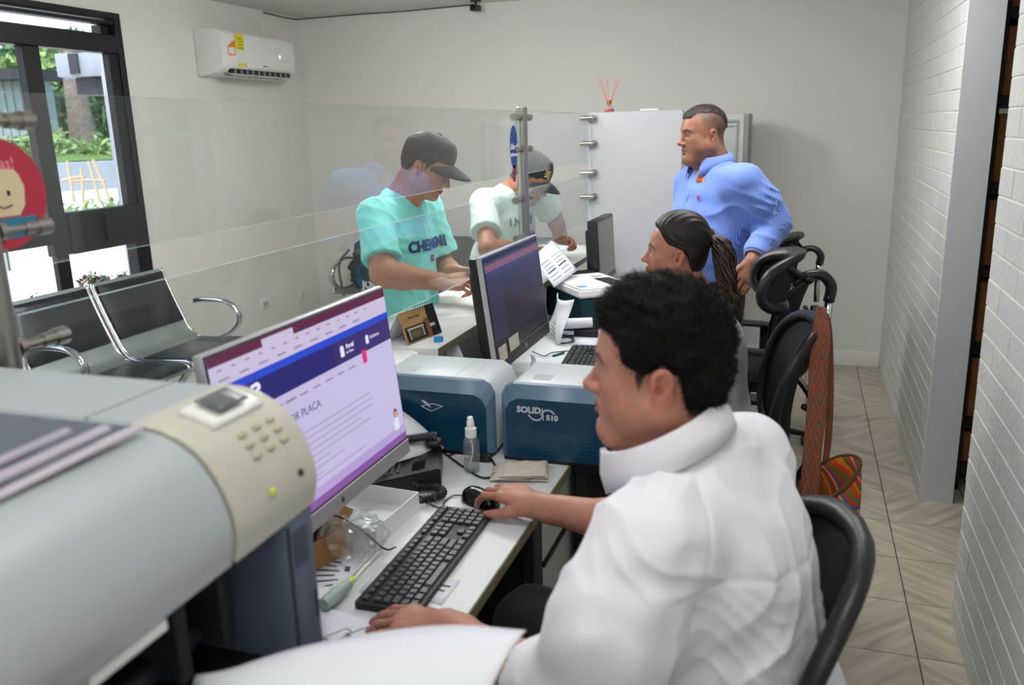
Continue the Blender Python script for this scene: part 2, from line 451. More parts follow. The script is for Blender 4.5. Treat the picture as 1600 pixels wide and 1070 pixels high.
def blob_leaves(name, centers, n, size, m, seed, parent=None, world=True):
    r = np.random.RandomState(seed); vs = []; fs = []
    cs = np.array([c[:3] for c in centers]); rs = np.array([c[3] for c in centers])
    for i in range(n):
        k = r.randint(len(cs)); d = r.normal(size=3); d /= np.linalg.norm(d)
        p = cs[k] + d * rs[k] * (r.rand() ** .4)
        a = r.normal(size=3); a /= np.linalg.norm(a); b = np.cross(a, r.normal(size=3)); b /= np.linalg.norm(b)
        s = size * (.6 + .8 * r.rand()); i0 = len(vs)
        vs += [p - a * s, p + b * s * .4, p + a * s, p - b * s * .4]; fs.append((i0, i0 + 1, i0 + 2, i0 + 3))
    off = np.array(parent.location) if parent is not None else 0
    me = bpy.data.meshes.new(name); me.from_pydata([tuple(v - off) for v in vs], [], fs); me.materials.append(m)
    return addobj(name, me, parent)
def tree(label, x, y, h, r, crown, n, seed, m, zc=None, lean=0):
    t = thing('tree', label, 'tree', (x, y, -.13))
    g = G(); g.tube([(0, 0, -.05), (lean * .3, 0, h * .3), (lean, .05, h * .7), (lean * 1.2, .1, h)], [r * 1.25, r, r * .85, r * .5], seg=14)
    g.obj('trunk', M_bark, t)
    c = blob_leaves('foliage', [(x + c[0], y + c[1], c[2], c[3]) for c in crown], n, .16, m, seed, t); stuff(c)
    return t
def at(px, py, d):
    """world point seen at pixel px,py (1600x1070 frame) at distance d along the optical axis"""
    return Vector((0, 0, CAMH)) + (RIGHT * ((px - 800) / FPX) + UP * (-(py - 535) / FPX) + FWD) * d
# terrain outside: pavement, ramp, terrace bank behind a retaining wall
nrm = Vector((-.70, .71, 0)).normalized(); lat = Vector((.71, .70, 0)).normalized()
def terr(s):
    pts = [(4.0, -.13), (6.5, -.13), (12, .80), (14, .98)]
    for (a, za), (b, zb) in zip(pts[:-1], pts[1:]):
        if s <= b: return za + (zb - za) * max(0, (s - a)) / (b - a)
    return .98
g = G()
rows = []
for s in (5.9, 6.5, 8, 10, 12, 14.2):
    rows.append([nrm * s + lat * l + Vector((0, 0, terr(s))) for l in np.linspace(-16, 16, 12)])
g.grid(rows); struct(g.obj('ground_ramp', M_ground, smooth=180), 'bright paved ramp rising away from the window')
g = G(); g.box((0, -16, .3), (.25, 16, 1.36), bev=.01, seg=1, M=frame(nrm * 13.9 + Vector((0, 0, 0)), nrm, -lat) if False else Matrix.Translation(nrm * 13.9) @ Matrix.Rotation(math.atan2(nrm.y, nrm.x) + .13, 4, 'Z'))
tag(g.obj('retaining_wall', M_conc), 'low grey concrete retaining wall below the grassy bank outside', 'wall')
g = G()
rows = [[nrm * (s + .1 * l * 0) + lat * l + Vector((0, 0, z + .03 * math.sin(l * 3 + s))) for l in np.linspace(-14, 14, 40)] for s, z in ((14.1, 1.36), (15, 1.5), (16, 1.6), (18, 1.62), (34, 1.7))]
g.grid(rows); o = g.obj('grassy_bank', M_lawn, smooth=180); struct(o, 'green grassy bank above the retaining wall')
bank = blob_leaves('bank_plants', [(*(nrm * 14.8 + lat * l + Vector((0, 0, 1.5))), .28) for l in np.linspace(-3, 3, 18)], 2500, .07, M_leaf, 11)
stuff(tag(bank, 'leafy green ground cover growing along the top of the bank', 'plant'))
low = blob_leaves('low_hedge', [(*(nrm * 12.0 + lat * l + Vector((0, 0, .78))), .16) for l in np.linspace(-3, 3, 22)], 1800, .05, M_leaf, 12)
stuff(tag(low, 'low strip of green plants edging the paved ramp outside', 'plant'))
# big tree with pale trunk seen in the right pane
p = at(133, 224, 16); 
tree_specs = [
 ('big tree with thick mottled grey trunk seen through the right window pane', p.x, p.y, 5.5, .34, [(0, 0, 3.6, .35), (-.3, .3, 3.5, .3)], 1600, 21, M_leafd, .12),
]
t = tree(*tree_specs[0][:2], tree_specs[0][2], 2.0, .215, tree_specs[0][5], 1600, 21, M_leafd, lean=-.1)
t.location.z = 1.5
for o in t.children:
    if o.name.startswith('foliage'): o.location.z -= 0
def bush(px, py, d, r, n, m, seed, label, name='bush', cat='bush', sz=.16, spread=1.5):
    c = at(px, py, d); base = thing(name, label, cat, (c.x, c.y, 1.5))
    g = G(); g.cyl((0, 0, 0), (0, 0, max(.3, c.z - 1.5)), .07, .05, seg=8); g.obj('stem', M_bark, base)
    rr = random.Random(seed)
    cs = [(c.x + rr.uniform(-1, 1) * r * spread, c.y + rr.uniform(-1, 1) * r * spread, c.z + rr.uniform(-.7, .7) * r, r * rr.uniform(.5, .8)) for _ in range(7)]
    stuff(blob_leaves('foliage', cs, n, sz, m, seed, base))
bush(20, 122, 17, .55, 3000, M_leaf, 31, 'yellow-green leafy tree top above the dark roof at the left of the window', 'tree', 'tree')
bush(86, 100, 19, .55, 1200, M_leafd, 32, 'small airy tree between the mullion and the grey beam outside', 'tree', 'tree', sz=.12)
bush(100, 170, 18, .95, 3200, M_leaf, 33, 'bright green tree to the left of the mottled trunk outside', 'tree', 'tree')
bush(163, 165, 18, 1.0, 3200, M_leafd, 34, 'dark green tree to the right of the mottled trunk outside', 'tree', 'tree')
bush(60, 240, 13, .35, 700, M_leaf, 35, 'young light green sapling beside the window mullion outside', 'bush', 'bush', sz=.08)
# shed with dark roof edge on the left
t = thing('shed', 'grey corrugated shed with a dark roof edge seen in the left window pane', 'building', tuple(at(20, 215, 14)))
a = at(-120, 130, 14.2); b = at(62, 133, 14.2); c = at(62, 218, 14.2)
g = G(); g.box((0, 0, 0), ((b - a).length, .4, a.z - c.z + .3), M=Matrix.Translation((a.x, a.y, c.z - .3)) @ Matrix.Rotation(math.atan2(b.y - a.y, b.x - a.x), 4, 'Z')); g.obj('shed_wall', M_siding, t, smooth=0, world=True)
g = G(); g.box((-.1, -.3, 0), ((b - a).length + .1, .6, .17), M=Matrix.Translation((a.x, a.y, a.z)) @ Matrix.Rotation(math.atan2(b.y - a.y, b.x - a.x), 4, 'Z')); g.obj('roof', M_roofm, t, smooth=0, world=True)
for i in range(14):
    q = a.lerp(b, (i + .5) / 14)
    g = G(); g.box((-.02, -.03, 0), (.02, 0, a.z - c.z), M=Matrix.Translation((q.x, q.y, c.z)) @ Matrix.Rotation(math.atan2(b.y - a.y, b.x - a.x), 4, 'Z')); g.obj('wall_rib', M_conc, t, smooth=0, world=True)
# porch beam and column just outside the window
t = thing('porch_beam', 'pale grey concrete porch beam with a dark lintel hanging over the window view', 'beam', (-5.0, 5.0, 2.1))
pa = at(84, 84, 6.3); pb = at(172, 118, 6.3)
g = G(); R = Matrix.Translation((pa.x, pa.y, pb.z)) @ Matrix.Rotation(math.atan2(pb.y - pa.y, pb.x - pa.x), 4, 'Z')
L = (Vector((pb.x - pa.x, pb.y - pa.y, 0))).length
g.box((0, 0, 0), (L + .5, .3, .17), M=R, bev=.01); g.obj('beam', M_conc, t, world=True)
g = G(); g.box((L * .26, .05, -.13), (L + .4, .25, -.005), M=R, bev=.004); g.obj('lintel', M_roofm, t, world=True)
g = G(); g.box((L * .28, -.02, .02), (L * .45, 0, .165), M=R); g.obj('beam_bracket', M_roofm, t, world=True)
g = G(); g.box((-4.38, 4.60, -.13), (-4.2, 4.80, 2.6), bev=.008)
tag(g.obj('porch_column', M_conc), 'slim pale grey column standing just outside the right edge of the window', 'column')
# tree stakes
stk = [((105, 252), (117, 330), 'leaning stake nearest the window mullion'), ((127, 262), (130, 330), 'upright stake in the middle of the stake group'), ((138, 252), (158, 325), 'left leg of the stake pyramid'), ((145, 250), (176, 325), 'right leg of the stake pyramid'), ((96, 282), (133, 276), 'upper crossbar tied to the stakes'), ((112, 283), (165, 282), 'lower crossbar tied across the stake pyramid')]
for (a, b, lb) in stk:
    pa, pb = at(*a, 11.2), at(*b, 11.2)
    g = G(); g.tube([pa, (pa + pb) / 2 + Vector((.01, 0, .01)), pb], .022, seg=7)
    tag(g.obj('wooden_stake', M_stake), 'weathered wooden pole outside, ' + lb, 'stake', 'stakes of the young tree outside')
# flowering bougainvillea against the low panes
for k, (px, py, d, lb) in enumerate([(158, 440, 5.35, 'tallest sprig beside the right bench seat'), (190, 436, 5.4, 'small sprig above the right bench back'), (60, 470, 5.0, 'sprig above the left bench back'), (175, 470, 5.3, 'cluster between the two bench backs'), (180, 505, 5.3, 'low cluster seen through the bench gap'), (140, 437, 5.35, 'thin leafy shoot left of the tallest sprig')]):
    c = at(px, py, d)
    t = thing('flowering_plant', 'red flowering bougainvillea outside the window, ' + lb, 'plant', (min(c.x, -4.02), c.y, -.13), group='bougainvillea below the window')
    cx = t.location.x
    g = G(); g.tube([(0, 0, 0), (.02, .01, (c.z + .13) * .5), (0, 0, c.z + .13)], .008, seg=6); g.obj('stem', M_bark, t)
    stuff(blob_leaves('leaves', [(cx, c.y, c.z - .02, .07), (cx + .02, c.y - .03, c.z - .12, .07), (cx, c.y, c.z - .25, .08)], 260, .025, M_leafd, 50 + k, t))
    stuff(blob_leaves('blossoms', [(cx, c.y, c.z - .04, .07), (cx, c.y - .03, c.z - .16, .08)], 120, .02, M_flower, 70 + k, t))
# ------------------------------------------------------------------ white partition panel and framed cabinet at the end of the counter
t = thing('partition_panel', 'tall plain white partition panel at the far end of the counter carrying the glass clamps', 'panel', (-.9, 4.98, 0))
g = G(); g.box((-1.205, 4.98, 0), (-.655, 5.02, 1.73), bev=.002, seg=1); g.obj('panel', mat('panel_laminate', srgb(190, 192, 197), .4), t, world=True)
t = thing('display_cabinet', 'white framed cabinet with a grey side edge behind the man in the blue shirt', 'cabinet', (-.5, 5.5, 0))
g = G(); g.box((-.66, 5.5, 0), (-.352, 5.86, 1.70), bev=.002, seg=1); g.obj('body', mat('cabinet_white', srgb(206, 208, 208), .4), t, world=True)
g = G(); g.box((-.352, 5.495, 0), (-.322, 5.86, 1.702), bev=.002, seg=1); g.obj('edge_strip', mat('grey_edge', srgb(150, 150, 146), .5), t, world=True)
M_bead = mat('grey_bead', srgb(165, 168, 168), .4)
for a, b in (((-.62, 5.485, 1.655), (-.385, 5.5, 1.67)), ((-.395, 5.485, .9), (-.385, 5.5, 1.655)), ((-.62, 5.485, .9), (-.61, 5.5, 1.655))):
    g = G(); g.box(a, b, bev=.001, seg=1); g.obj('bead', M_bead, t, world=True)
g = G(); g.box((-.61, 5.494, .905), (-.395, 5.4995, 1.63)); g.obj('glazing', mat('pale_glazing', srgb(196, 200, 198), .2), t, world=True)
g = G(); g.box((-.60, 5.485, 1.628), (-.41, 5.499, 1.636)); g.obj('bead', M_bead, t, world=True)

# ------------------------------------------------------------------ counters
M_counter = mat('counter_laminate', srgb(230, 232, 230), .35, var=.02, vscale=3)
M_edgeb = mat('worn_edge_band', srgb(118, 112, 84), .6, var=.3, vscale=30)
M_darkp = mat('dark_grey_panel', srgb(44, 47, 52), .5)
M_cfront = mat('counter_front', srgb(196, 198, 196), .5)
def rounded_poly(x0, y0, x1, y1, rs, n=6):
    """rs radii at corners (x0,y0),(x1,y0),(x1,y1),(x0,y1)"""
    out = []
    for (cx, cy, r, a0) in ((x0, y0, rs[0], 180), (x1, y0, rs[1], 270), (x1, y1, rs[2], 0), (x0, y1, rs[3], 90)):
        if r == 0: out.append((cx, cy)); continue
        ox = cx + r if cx == x0 else cx - r; oy = cy + r if cy == y0 else cy - r
        for k in range(n + 1):
            a = math.radians(a0 + 90 * k / n); out.append((ox + r * math.cos(a), oy + r * math.sin(a)))
    return out
t = thing('service_counter', 'long white service counter under the glass screen, further module', 'counter', (-1.35, 3.7, 0))
g = G(); g.prism(rounded_poly(-1.50, 2.462, -1.11, 4.978, (0, 0, 0, 0)), .024, Matrix.Translation((0, 0, .928))); g.obj('countertop', M_counter, t, smooth=0, world=True)
g = G(); g.box((-1.109, 2.467, .925), (-1.1085, 4.975, .952)); g.obj('edge_band', M_edgeb, t, smooth=0, world=True)
g = G(); g.box((-1.44, 2.52, 0), (-1.40, 4.97, .927)); g.obj('front_panel', M_cfront, t, smooth=0, world=True)
g = G(); g.box((-1.40, 2.52, 0), (-1.16, 2.545, .927)); g.obj('side_panel', M_darkp, t, smooth=0, world=True)
t = thing('service_counter', 'short round-cornered counter module behind the open browser monitor, set slightly lower', 'counter', (-1.4, 1.4, 0))
g = G(); g.prism(rounded_poly(-1.50, .2, -1.160, 2.455, (0, 0, .05, 0)), .024, Matrix.Translation((0, 0, .920))); g.obj('countertop', M_counter, t, smooth=0, world=True)
g = G(); g.box((-1.44, .22, 0), (-1.40, 2.4, .919)); g.obj('front_panel', M_cfront, t, smooth=0, world=True)
g = G(); g.box((-1.40, 2.36, 0), (-1.19, 2.385, .919)); g.obj('side_panel', M_darkp, t, smooth=0, world=True)

# ------------------------------------------------------------------ glass screen
XG = -1.2
screen_ = thing('glass_screen', 'clear two-row glass screen standing along the service counters', 'glass screen', (XG, 2.6, .952))
def pane(name_label, y0, y1, z0, z1):
    g = G(); g.box((XG - .004, y0, z0), (XG + .004, y1, z1))
    for f in g.bm.faces:
        f.normal_update(); f.material_index = 0 if abs(f.normal.x) > .9 else 1
    o = g.obj('glass_pane', [M_glass, M_gedge], None, smooth=0)
    # faces of the slab hold their material from the normal test
    o.parent = screen_; o.location = (-XG, -2.6, -.952); o['label'] = name_label; return o
pane('upper glass pane between the near steel post and the far steel post', 1.01, 3.66, 1.45, 1.728)
pane('lower glass pane between the near steel post and the far steel post', 1.01, 3.66, 1.09, 1.378)
pane('upper glass pane between the far steel post and the white panel', 3.74, 4.955, 1.45, 1.728)
pane('lower glass pane between the far steel post and the white panel', 3.74, 4.955, 1.09, 1.378)
pane('upper glass pane to the left of the near steel post behind the round red sticker', .2, .955, 1.45, 1.728)
pane('lower glass pane at the left frame edge behind the printer', .2, .955, 1.09, 1.378)
def standoff(g, p, d):
    d = Vector(d); p = Vector(p)
    g.cyl(p, p + d * .012, .017); g.cyl(p + d * .012, p + d * .05, .009); g.cyl(p + d * .05, p + d * .075, .0125); g.cyl(p + d * .075, p + d * .10, .0155)
def post(label, y, ztop, zs, z0=.952, lean=0):
    t = thing('steel_post', label, 'post', (XG, y, z0))
    g = G(); g.cyl((0, 0, 0), (lean, 0, ztop - z0), .0255, seg=28); g.cyl((lean, 0, ztop - z0), (lean, 0, ztop - z0 + .002), .0255, .024, seg=28); g.obj('tube', M_steel, t)
    g = G(); g.cyl((0, 0, 0), (0, 0, .008), .045, seg=28); g.obj('base_flange', M_steel, t)
    for z in zs:
        for s in (-1, 1):
            g = G(); standoff(g, (0, s * .024, z - z0), (0, s, 0)); g.obj('glass_clamp', M_steel, t)
    return t
post('brushed steel post standing mid-counter with glass clamps on both sides', 3.70, 1.742, (1.70, 1.56, 1.44 - .12 + .02, 1.17))
post('blurred brushed steel post at the far left edge of the photo', .972, 1.80, (1.685, 1.515, 1.325, 1.14), z0=.945)
for z, w in ((1.70, 'topmost'), (1.555, 'second'), (1.385, 'third'), (1.245, 'lowest')):
    t = thing('glass_clamp', f'short steel glass clamp on the white panel, {w} of the four', 'clamp', (-1.17, 4.979, z), group='clamps on the white panel')
    g = G(); g.cyl((0, 0, 0), (0, -.012, 0), .021, seg=24); g.obj('flange', M_steel, t)
    g = G(); g.cyl((0, -.012, 0), (0, -.03, 0), .011); g.cyl((0, -.03, 0), (-.075, -.03, 0), .013, seg=20); g.cyl((-.075, -.03, 0), (-.078, -.03, 0), .013, .01, seg=20); g.ell((0, -.03, 0), .013); g.obj('stem', M_steel, t)
# round red sticker and its card face on the glass
M_red = mat('sticker_red', srgb(176, 46, 66), .6)
t = thing('round_sticker', 'round red sticker with a smiling face stuck on the glass at the left edge', 'sticker', (XG + .0045, .93, 1.46))
ca = on_ = None
def on_plane_x(px, py, X):
    d = RIGHT * ((px - 800) / FPX) + UP * (-(py - 535) / FPX) + FWD
    return Vector((0, 0, CAMH)) + d * (X / d.x)
def on_plane_z(px, py, Z):
    d = RIGHT * ((px - 800) / FPX) + UP * (-(py - 535) / FPX) + FWD
    return Vector((0, 0, CAMH)) + d * ((Z - CAMH) / d.z)
def on_plane_y(px, py, Y):
    d = RIGHT * ((px - 800) / FPX) + UP * (-(py - 535) / FPX) + FWD
    return Vector((0, 0, CAMH)) + d * (Y / d.y)
sc = Vector((XG + .0046, 1.012, 1.572)); t.location = sc
FX = frame((0, 0, 0), (0, 1, 0), (0, 0, 1))
def disc(r, th, n=40, sy=1): return [(r * math.cos(2 * math.pi * k / n), r * sy * math.sin(2 * math.pi * k / n)) for k in range(n)]
g = G(); g.prism(disc(.087, 0), .0006, FX); g.obj('disc', M_red, t, smooth=0)
g = G(); g.prism([(-.05, -.035), (.03, -.035), (.042, -.02), (.046, .01), (.038, .03), (.03, .038), (-.05, .04)], .0005, Matrix.Translation((.0007, 0, 0)) @ FX); g.obj('printed_face', mat('sticker_cream', srgb(214, 196, 160), .6), t, smooth=0)
g = G(); g.box((.0012, .012, -.003), (.0016, .018, .005)); g.box((.0012, -.012, -.003), (.0016, -.006, .005)); g.tube([(.0014, -.008, -.018), (.0014, .004, -.022), (.0014, .018, -.018)], .0012, seg=6); g.obj('eyes_and_mouth', M_black, t, smooth=0)
g = G(); g.prism([(-.05, -.07), (.06, -.07), (.06, -.038), (-.05, -.038)], .0005, Matrix.Translation((.0007, 0, 0)) @ FX); g.obj('printed_band', mat('sticker_teal', srgb(40, 120, 150), .6), t, smooth=0)
text_mesh('¡Gracias!', .026, Matrix.Translation((.0008, -.012, .047)) @ FX, mat('sticker_pink', srgb(236, 150, 160), .6), parent=t, sx=1.0)
# oval blue hanging sticker beside the mid post
t = thing('oval_sticker', 'upright oval blue sticker with white words beside the mid-counter steel post', 'sticker', (XG + .0046, 3.565, 1.575))
g = G(); g.prism(disc(.052, 0, 40, 1.75), .0006, FX); g.obj('oval', mat('sticker_blue', srgb(26, 62, 128), .5), t, smooth=0)
text_mesh('Sólo el', .034, Matrix.Translation((.0008, 0, .0)) @ FX, M_white, parent=t, bold=.0006); text_mesh('personal', .026, Matrix.Translation((.0008, 0, -.032)) @ FX, M_white, parent=t, bold=.0006)
g = G(); g.prism([(-.022, 0), (.022, 0), (.016, -.07), (-.016, -.07)], .0006, Matrix.Translation((0, 0, -.08)) @ FX); g.obj('red_tail', mat('sticker_dark_red', srgb(130, 36, 60), .5), t, smooth=0)

# ------------------------------------------------------------------ staff desks
M_desk = mat('desk_laminate', srgb(208, 213, 214), .42, var=.03, vscale=4, bump=.0004, bscale=120)
t = thing('office_desk', 'grey laminate office desk with a worn edge under the keyboard and mouse', 'desk', (-.8, 1.4, 0))
g = G(); g.box((-1.10, -.65, .735), (-.557, 2.49, .76)); g.obj('desktop', M_desk, t, smooth=0, world=True)
g = G(); g.box((-.557, -.65, .7345), (-.553, 2.49, .7602)); g.obj('edge_band', M_edgeb, t, smooth=0, world=True)
g = G(); g.box((-1.08, -.63, 0), (-.60, -.61, .735)); g.obj('side_panel', M_darkp, t, smooth=0, world=True)
g = G(); g.box((-1.10, .4, .1), (-1.08, 2.45, .735)); g.obj('back_panel', M_darkp, t, smooth=0, world=True)
t = thing('drawer_unit', 'dark grey pedestal with white drawer fronts under the grey desk', 'drawers', (-.8, 2.1, 0))
g = G(); g.box((-1.04, 1.785, .03), (-.585, 2.44, .73), bev=.003, seg=1); g.obj('carcass', M_darkp, t, world=True)
M_dr = mat('drawer_front', srgb(176, 178, 170), .5)
for k, (z0, z1) in enumerate(((.59, .725), (.42, .575), (.06, .405))):
    g = G(); g.box((-.585, 1.83, z0), (-.565, 2.44, z1), bev=.003, seg=1); d = g.obj('drawer', M_dr, t, world=True)
    g = G(); g.box((-.568, 1.83, z0 - .013), (-.56, 2.44, z0 - .001)); g.obj('drawer_gap_strip', M_black, d, world=True, smooth=0)  # black strip stands in for the dark gap below each drawer front
g = G(); g.box((-.60, 1.765, .0), (-.565, 1.83, .73), bev=.004, seg=1); g.obj('corner_post', M_darkp, t, world=True)
t = thing('office_desk', 'further grey office desk in front of the seated woman', 'desk', (-.8, 3.7, 0))
g = G(); g.box((-1.10, 2.51, .735), (-.59, 4.95, .76)); g.obj('desktop', M_desk, t, smooth=0, world=True)
g = G(); g.box((-.59, 2.51, .7345), (-.586, 4.95, .7602)); g.obj('edge_band', M_edgeb, t, smooth=0, world=True)
g = G(); g.box((-1.10, 2.55, .1), (-1.08, 4.9, .735)); g.obj('back_panel', M_darkp, t, smooth=0, world=True)
g = G(); g.box((-1.08, 4.90, 0), (-.62, 4.92, .735)); g.obj('side_panel', M_darkp, t, smooth=0, world=True)
t = thing('side_table', 'small black side table carrying the right end of the blue card printer', 'table', (-.42, 2.27, 0))
g = G(); g.box((-.548, 2.07, .735), (-.30, 2.46, .76), bev=.003, seg=1); g.obj('tabletop', M_black, t, world=True)
for x in (-.53, -.32):
    for y in (2.09, 2.44):
        g = G(); g.box((x - .012, y - .012, 0), (x + .012, y + .012, .735)); g.obj('leg', M_black, t, smooth=0, world=True)
g = G(); g.box((-.545, 2.10, .25), (-.535, 2.43, .735)); g.obj('side_panel', M_black, t, smooth=0, world=True)
g = G(); g.box((-.54, 2.08, .12), (-.31, 2.45, .14)); g.obj('shelf', M_black, t, smooth=0, world=True)

# ------------------------------------------------------------------ waiting bench
M_pad = mat('bench_pad_black', srgb(22, 26, 30), .35, bump=.0008, bscale=30)
M_perf = mat('perforated_grey_steel', srgb(150, 158, 156), .35, .6, bump=.0012, bscale=160)
bench = thing('waiting_bench', 'chrome waiting bench with black padded seats beside the window', 'bench', (-3.2, 3.0, 0))
prof = bez([(-3.445, .935), (-3.42, .86), (-3.38, .76), (-3.325, .64), (-3.285, .575), (-3.23, .545), (-3.13, .54), (-3.0, .548), (-2.9, .55), (-2.865, .535), (-2.86, .515)] and [Vector((a, 0, b)) for a, b in ((-3.445, .935), (-3.42, .86), (-3.38, .76), (-3.325, .64), (-3.285, .575), (-3.23, .545), (-3.13, .54), (-3.0, .548), (-2.9, .55), (-2.865, .535), (-2.86, .515))], 4)
def sheet(g, pr, y0, y1, th, off=0, bulge=0, mi=None):
    """thick sheet following profile pr (x,z) from y0 to y1"""
    n = len(pr); T = []
    for i in range(n):
        d = (pr[min(i + 1, n - 1)] - pr[max(i - 1, 0)]).normalized(); T.append(Vector((d.z, 0, -d.x)) * -1 if False else Vector((-d.z, 0, d.x)))
    # normal pointing up/forward
    T = [q if (q.x + q.z) > 0 else -q for q in T]
    ys = np.linspace(y0, y1, 9)
    def row(i, o):
        out = []
        for y in ys:
            u = (y - y0) / (y1 - y0) * 2 - 1; e = max(0, 1 - abs(u) ** 6)
            v = i / (n - 1) * 2 - 1; ev = max(0, 1 - abs(v) ** 8)
            out.append(pr[i] + T[i] * (off + o * (1 if o == 0 else (.35 + .65 * e * ev)) + (bulge * e * ev if o else 0)) + Vector((0, y, 0)))
        return out
    V = g.grid([row(i, th) for i in range(n)] + [row(i, 0) for i in reversed(range(n))], closeu=True, mi=mi)
    for k in (0, -1):
        r = [V[i][k] for i in range(len(V))]
        try:
            f = g.bm.faces.new(r if k else r[::-1]); f.material_index = 0
        except ValueError: pass
for k, y1 in enumerate((3.87, 3.32, 2.77)):
    y0 = y1 - .52
    g = G(); sheet(g, prof, y0 + .012, y1 - .012, .003); s_ = g.obj('seat_shell', M_perf, bench, world=True)
    g = G(); sheet(g, prof[1:13], y0 + .02, y1 - .02, .028, .004); g.obj('back_pad', M_pad, s_, world=True, smooth=60)
    g = G(); sheet(g, prof[22:38], y0 + .02, y1 - .02, .026, .004); g.obj('seat_pad', M_pad, s_, world=True, smooth=60)
    for yy in (y0 + .006, y1 - .006):
        g = G(); g.tube([p + Vector((0, yy, 0)) for p in prof], .011, seg=8); g.obj('side_tube', M_chrome, s_, world=True, smooth=180)
for yy in (3.90, 2.79):
    g = G(); g.tube(bez([(-3.27, yy, .745), (-3.2, yy, .755), (-3.06, yy, .75), (-2.985, yy, .70), (-2.98, yy, .63), (-3.05, yy, .565), (-3.12, yy, .53), (-3.14, yy, .46)], 5), .014, seg=10, flat=(1, 1.5)); g.obj('armrest', M_chrome, bench, world=True, smooth=180)
g = G(); g.box((-3.17, 2.2, .43), (-3.11, 3.92, .48), bev=.004); g.obj('beam', M_chrome, bench, world=True)
for yy in (3.70, 2.4):
    g = G(); g.tube(bez([(-2.92, yy, .03), (-2.98, yy, .25), (-3.1, yy, .43)], 5), .02, seg=8); g.tube(bez([(-3.38, yy, .03), (-3.3, yy, .25), (-3.16, yy, .43)], 5), .02, seg=8); g.cyl((-2.92, yy, 0), (-2.92, yy, .03), .03); g.cyl((-3.38, yy, 0), (-3.38, yy, .03), .03); g.obj('leg', M_chrome, bench, world=True)
# the seat frame curl seen next to the monitor
g = G(); g.tube(bez([(-2.86, 3.35, .51), (-2.80, 3.35, .50), (-2.79, 3.35, .44), (-2.86, 3.35, .38), (-3.1, 3.35, .44)], 5), .012, seg=8); g.obj('front_brace', M_chrome, bench, world=True)

# far bench against the back wall with a bag on it
B2X = .12
bench2 = thing('waiting_bench', 'dark metal waiting bench against the back wall behind the two customers', 'bench', (-2.3, 5.7, 0))
M_dgrey = mat('bench_dark_grey', srgb(84, 86, 86), .45, bump=.001, bscale=160)
pr2 = [Vector((a, 0, b)) for a, b in ((0, .88), (.02, .80), (.06, .66), (.10, .56), (.16, .52), (.28, .51), (.42, .53), (.46, .50))]
R2 = Matrix.Translation((.12, 5.86, 0)) @ Matrix.Rotation(-math.pi / 2, 4, 'Z')
for k in range(3):
    x0 = -2.02 - .55 * k
    g = G(R2); sheet(g, bez(pr2, 4), x0 - .25, x0 + .25, .004); s_ = g.obj('seat_shell', M_dgrey, bench2, world=True)
    for yy in (x0 - .255, x0 + .255):
        g = G(R2); g.tube([p + Vector((0, yy, 0)) for p in bez(pr2, 4)], .011, seg=8); g.obj('side_tube', M_chrome, s_, world=True, smooth=180)
for xx in (-1.61, -3.28):
    g = G(); g.tube(bez([(xx, 5.82, .7), (xx, 5.62, .73), (xx, 5.46, .68), (xx, 5.44, .58), (xx, 5.55, .5)], 5), .014, seg=10, flat=(1, 1.5)); g.obj('armrest', M_chrome, bench2, world=True, smooth=180)
g = G(); g.box((-3.28, 5.60, .42), (-1.61, 5.66, .47)); g.obj('beam', M_chrome, bench2, world=True)
for xx in (-1.95, -3.1):
    g = G(); g.tube(bez([(xx, 5.42, .02), (xx, 5.5, .3), (xx, 5.62, .43)], 5), .02, seg=8); g.tube(bez([(xx, 5.82, .02), (xx, 5.75, .3), (xx, 5.64, .43)], 5), .02, seg=8); g.obj('leg', M_chrome, bench2, world=True)

# ------------------------------------------------------------------ air conditioner, conduit, cable, ceiling camera, outlet
ac = thing('air_conditioner', 'white wall-mounted split air conditioner with a yellow energy sticker', 'air conditioner', (XL, 5.22, 2.18))
AY0, AY1 = 4.79, 5.63
prf = bez([Vector((a, 0, b)) for a, b in ((.0, 2.325), (.15, 2.325), (.185, 2.315), (.20, 2.28), (.205, 2.15), (.20, 2.10))], 4)
pts = [(p.x, p.z) for p in prf] + [(.175, 2.07), (.12, 2.052), (.03, 2.04), (.0, 2.04)]
MA = Matrix.Translation((XL + .002, AY1, 0)) @ Matrix(((1, 0, 0, 0), (0, 0, -1, 0), (0, 1, 0, 0), (0, 0, 0, 1)))
g = G(); g.prism(pts, AY1 - AY0, MA, bev=.006); g.obj('body', M_whitepl, ac, world=True)
fp = [(p.x + .004, p.z) for p in prf[6:]]
g = G(); g.prism([(a, b) for a, b in fp] + [(a - .008, b) for a, b in reversed(fp)], AY1 - AY0 - .02, MA @ Matrix.Translation((0, 0, .01))); g.obj('front_cover', M_whitepl, ac, world=True, smooth=50)
g = G(); g.box((XL + .10, AY0 + .09, 2.056), (XL + .196, AY1 - .06, 2.085), M=Matrix.Identity(4)); 
g.obj('air_outlet', M_blackgl, ac, smooth=0, world=True)
g = G(); g.box((-.04, -.35, -.002), (.04, .33, .002), bev=.0015, seg=1, M=Matrix.Translation((XL + .185, 5.22, 2.055)) @ Matrix.Rotation(math.radians(18), 4, 'Y')); g.obj('air_flap', M_whitepl, ac, world=True)
for k in range(10):
    g = G(); yy = AY0 + .13 + k * .065; g.box((XL + .11, yy, 2.045), (XL + .2, yy + .012, 2.08)); g.obj('air_vane', mat('vane_grey%d' % k, srgb(150, 150, 150), .5) if k == 0 else bpy.data.materials['vane_grey0'], ac, smooth=0, world=True)
FA = frame((XL + .2125, 0, 0), (0, 1, 0), (0, 0, 1))
def on_x(name, m, poly, par, x, th=.0008, sm=0):
    g = G(); g.prism(poly, th, frame((x, 0, 0), (0, 1, 0), (0, 0, 1))); return g.obj(name, m, par, smooth=sm, world=True)
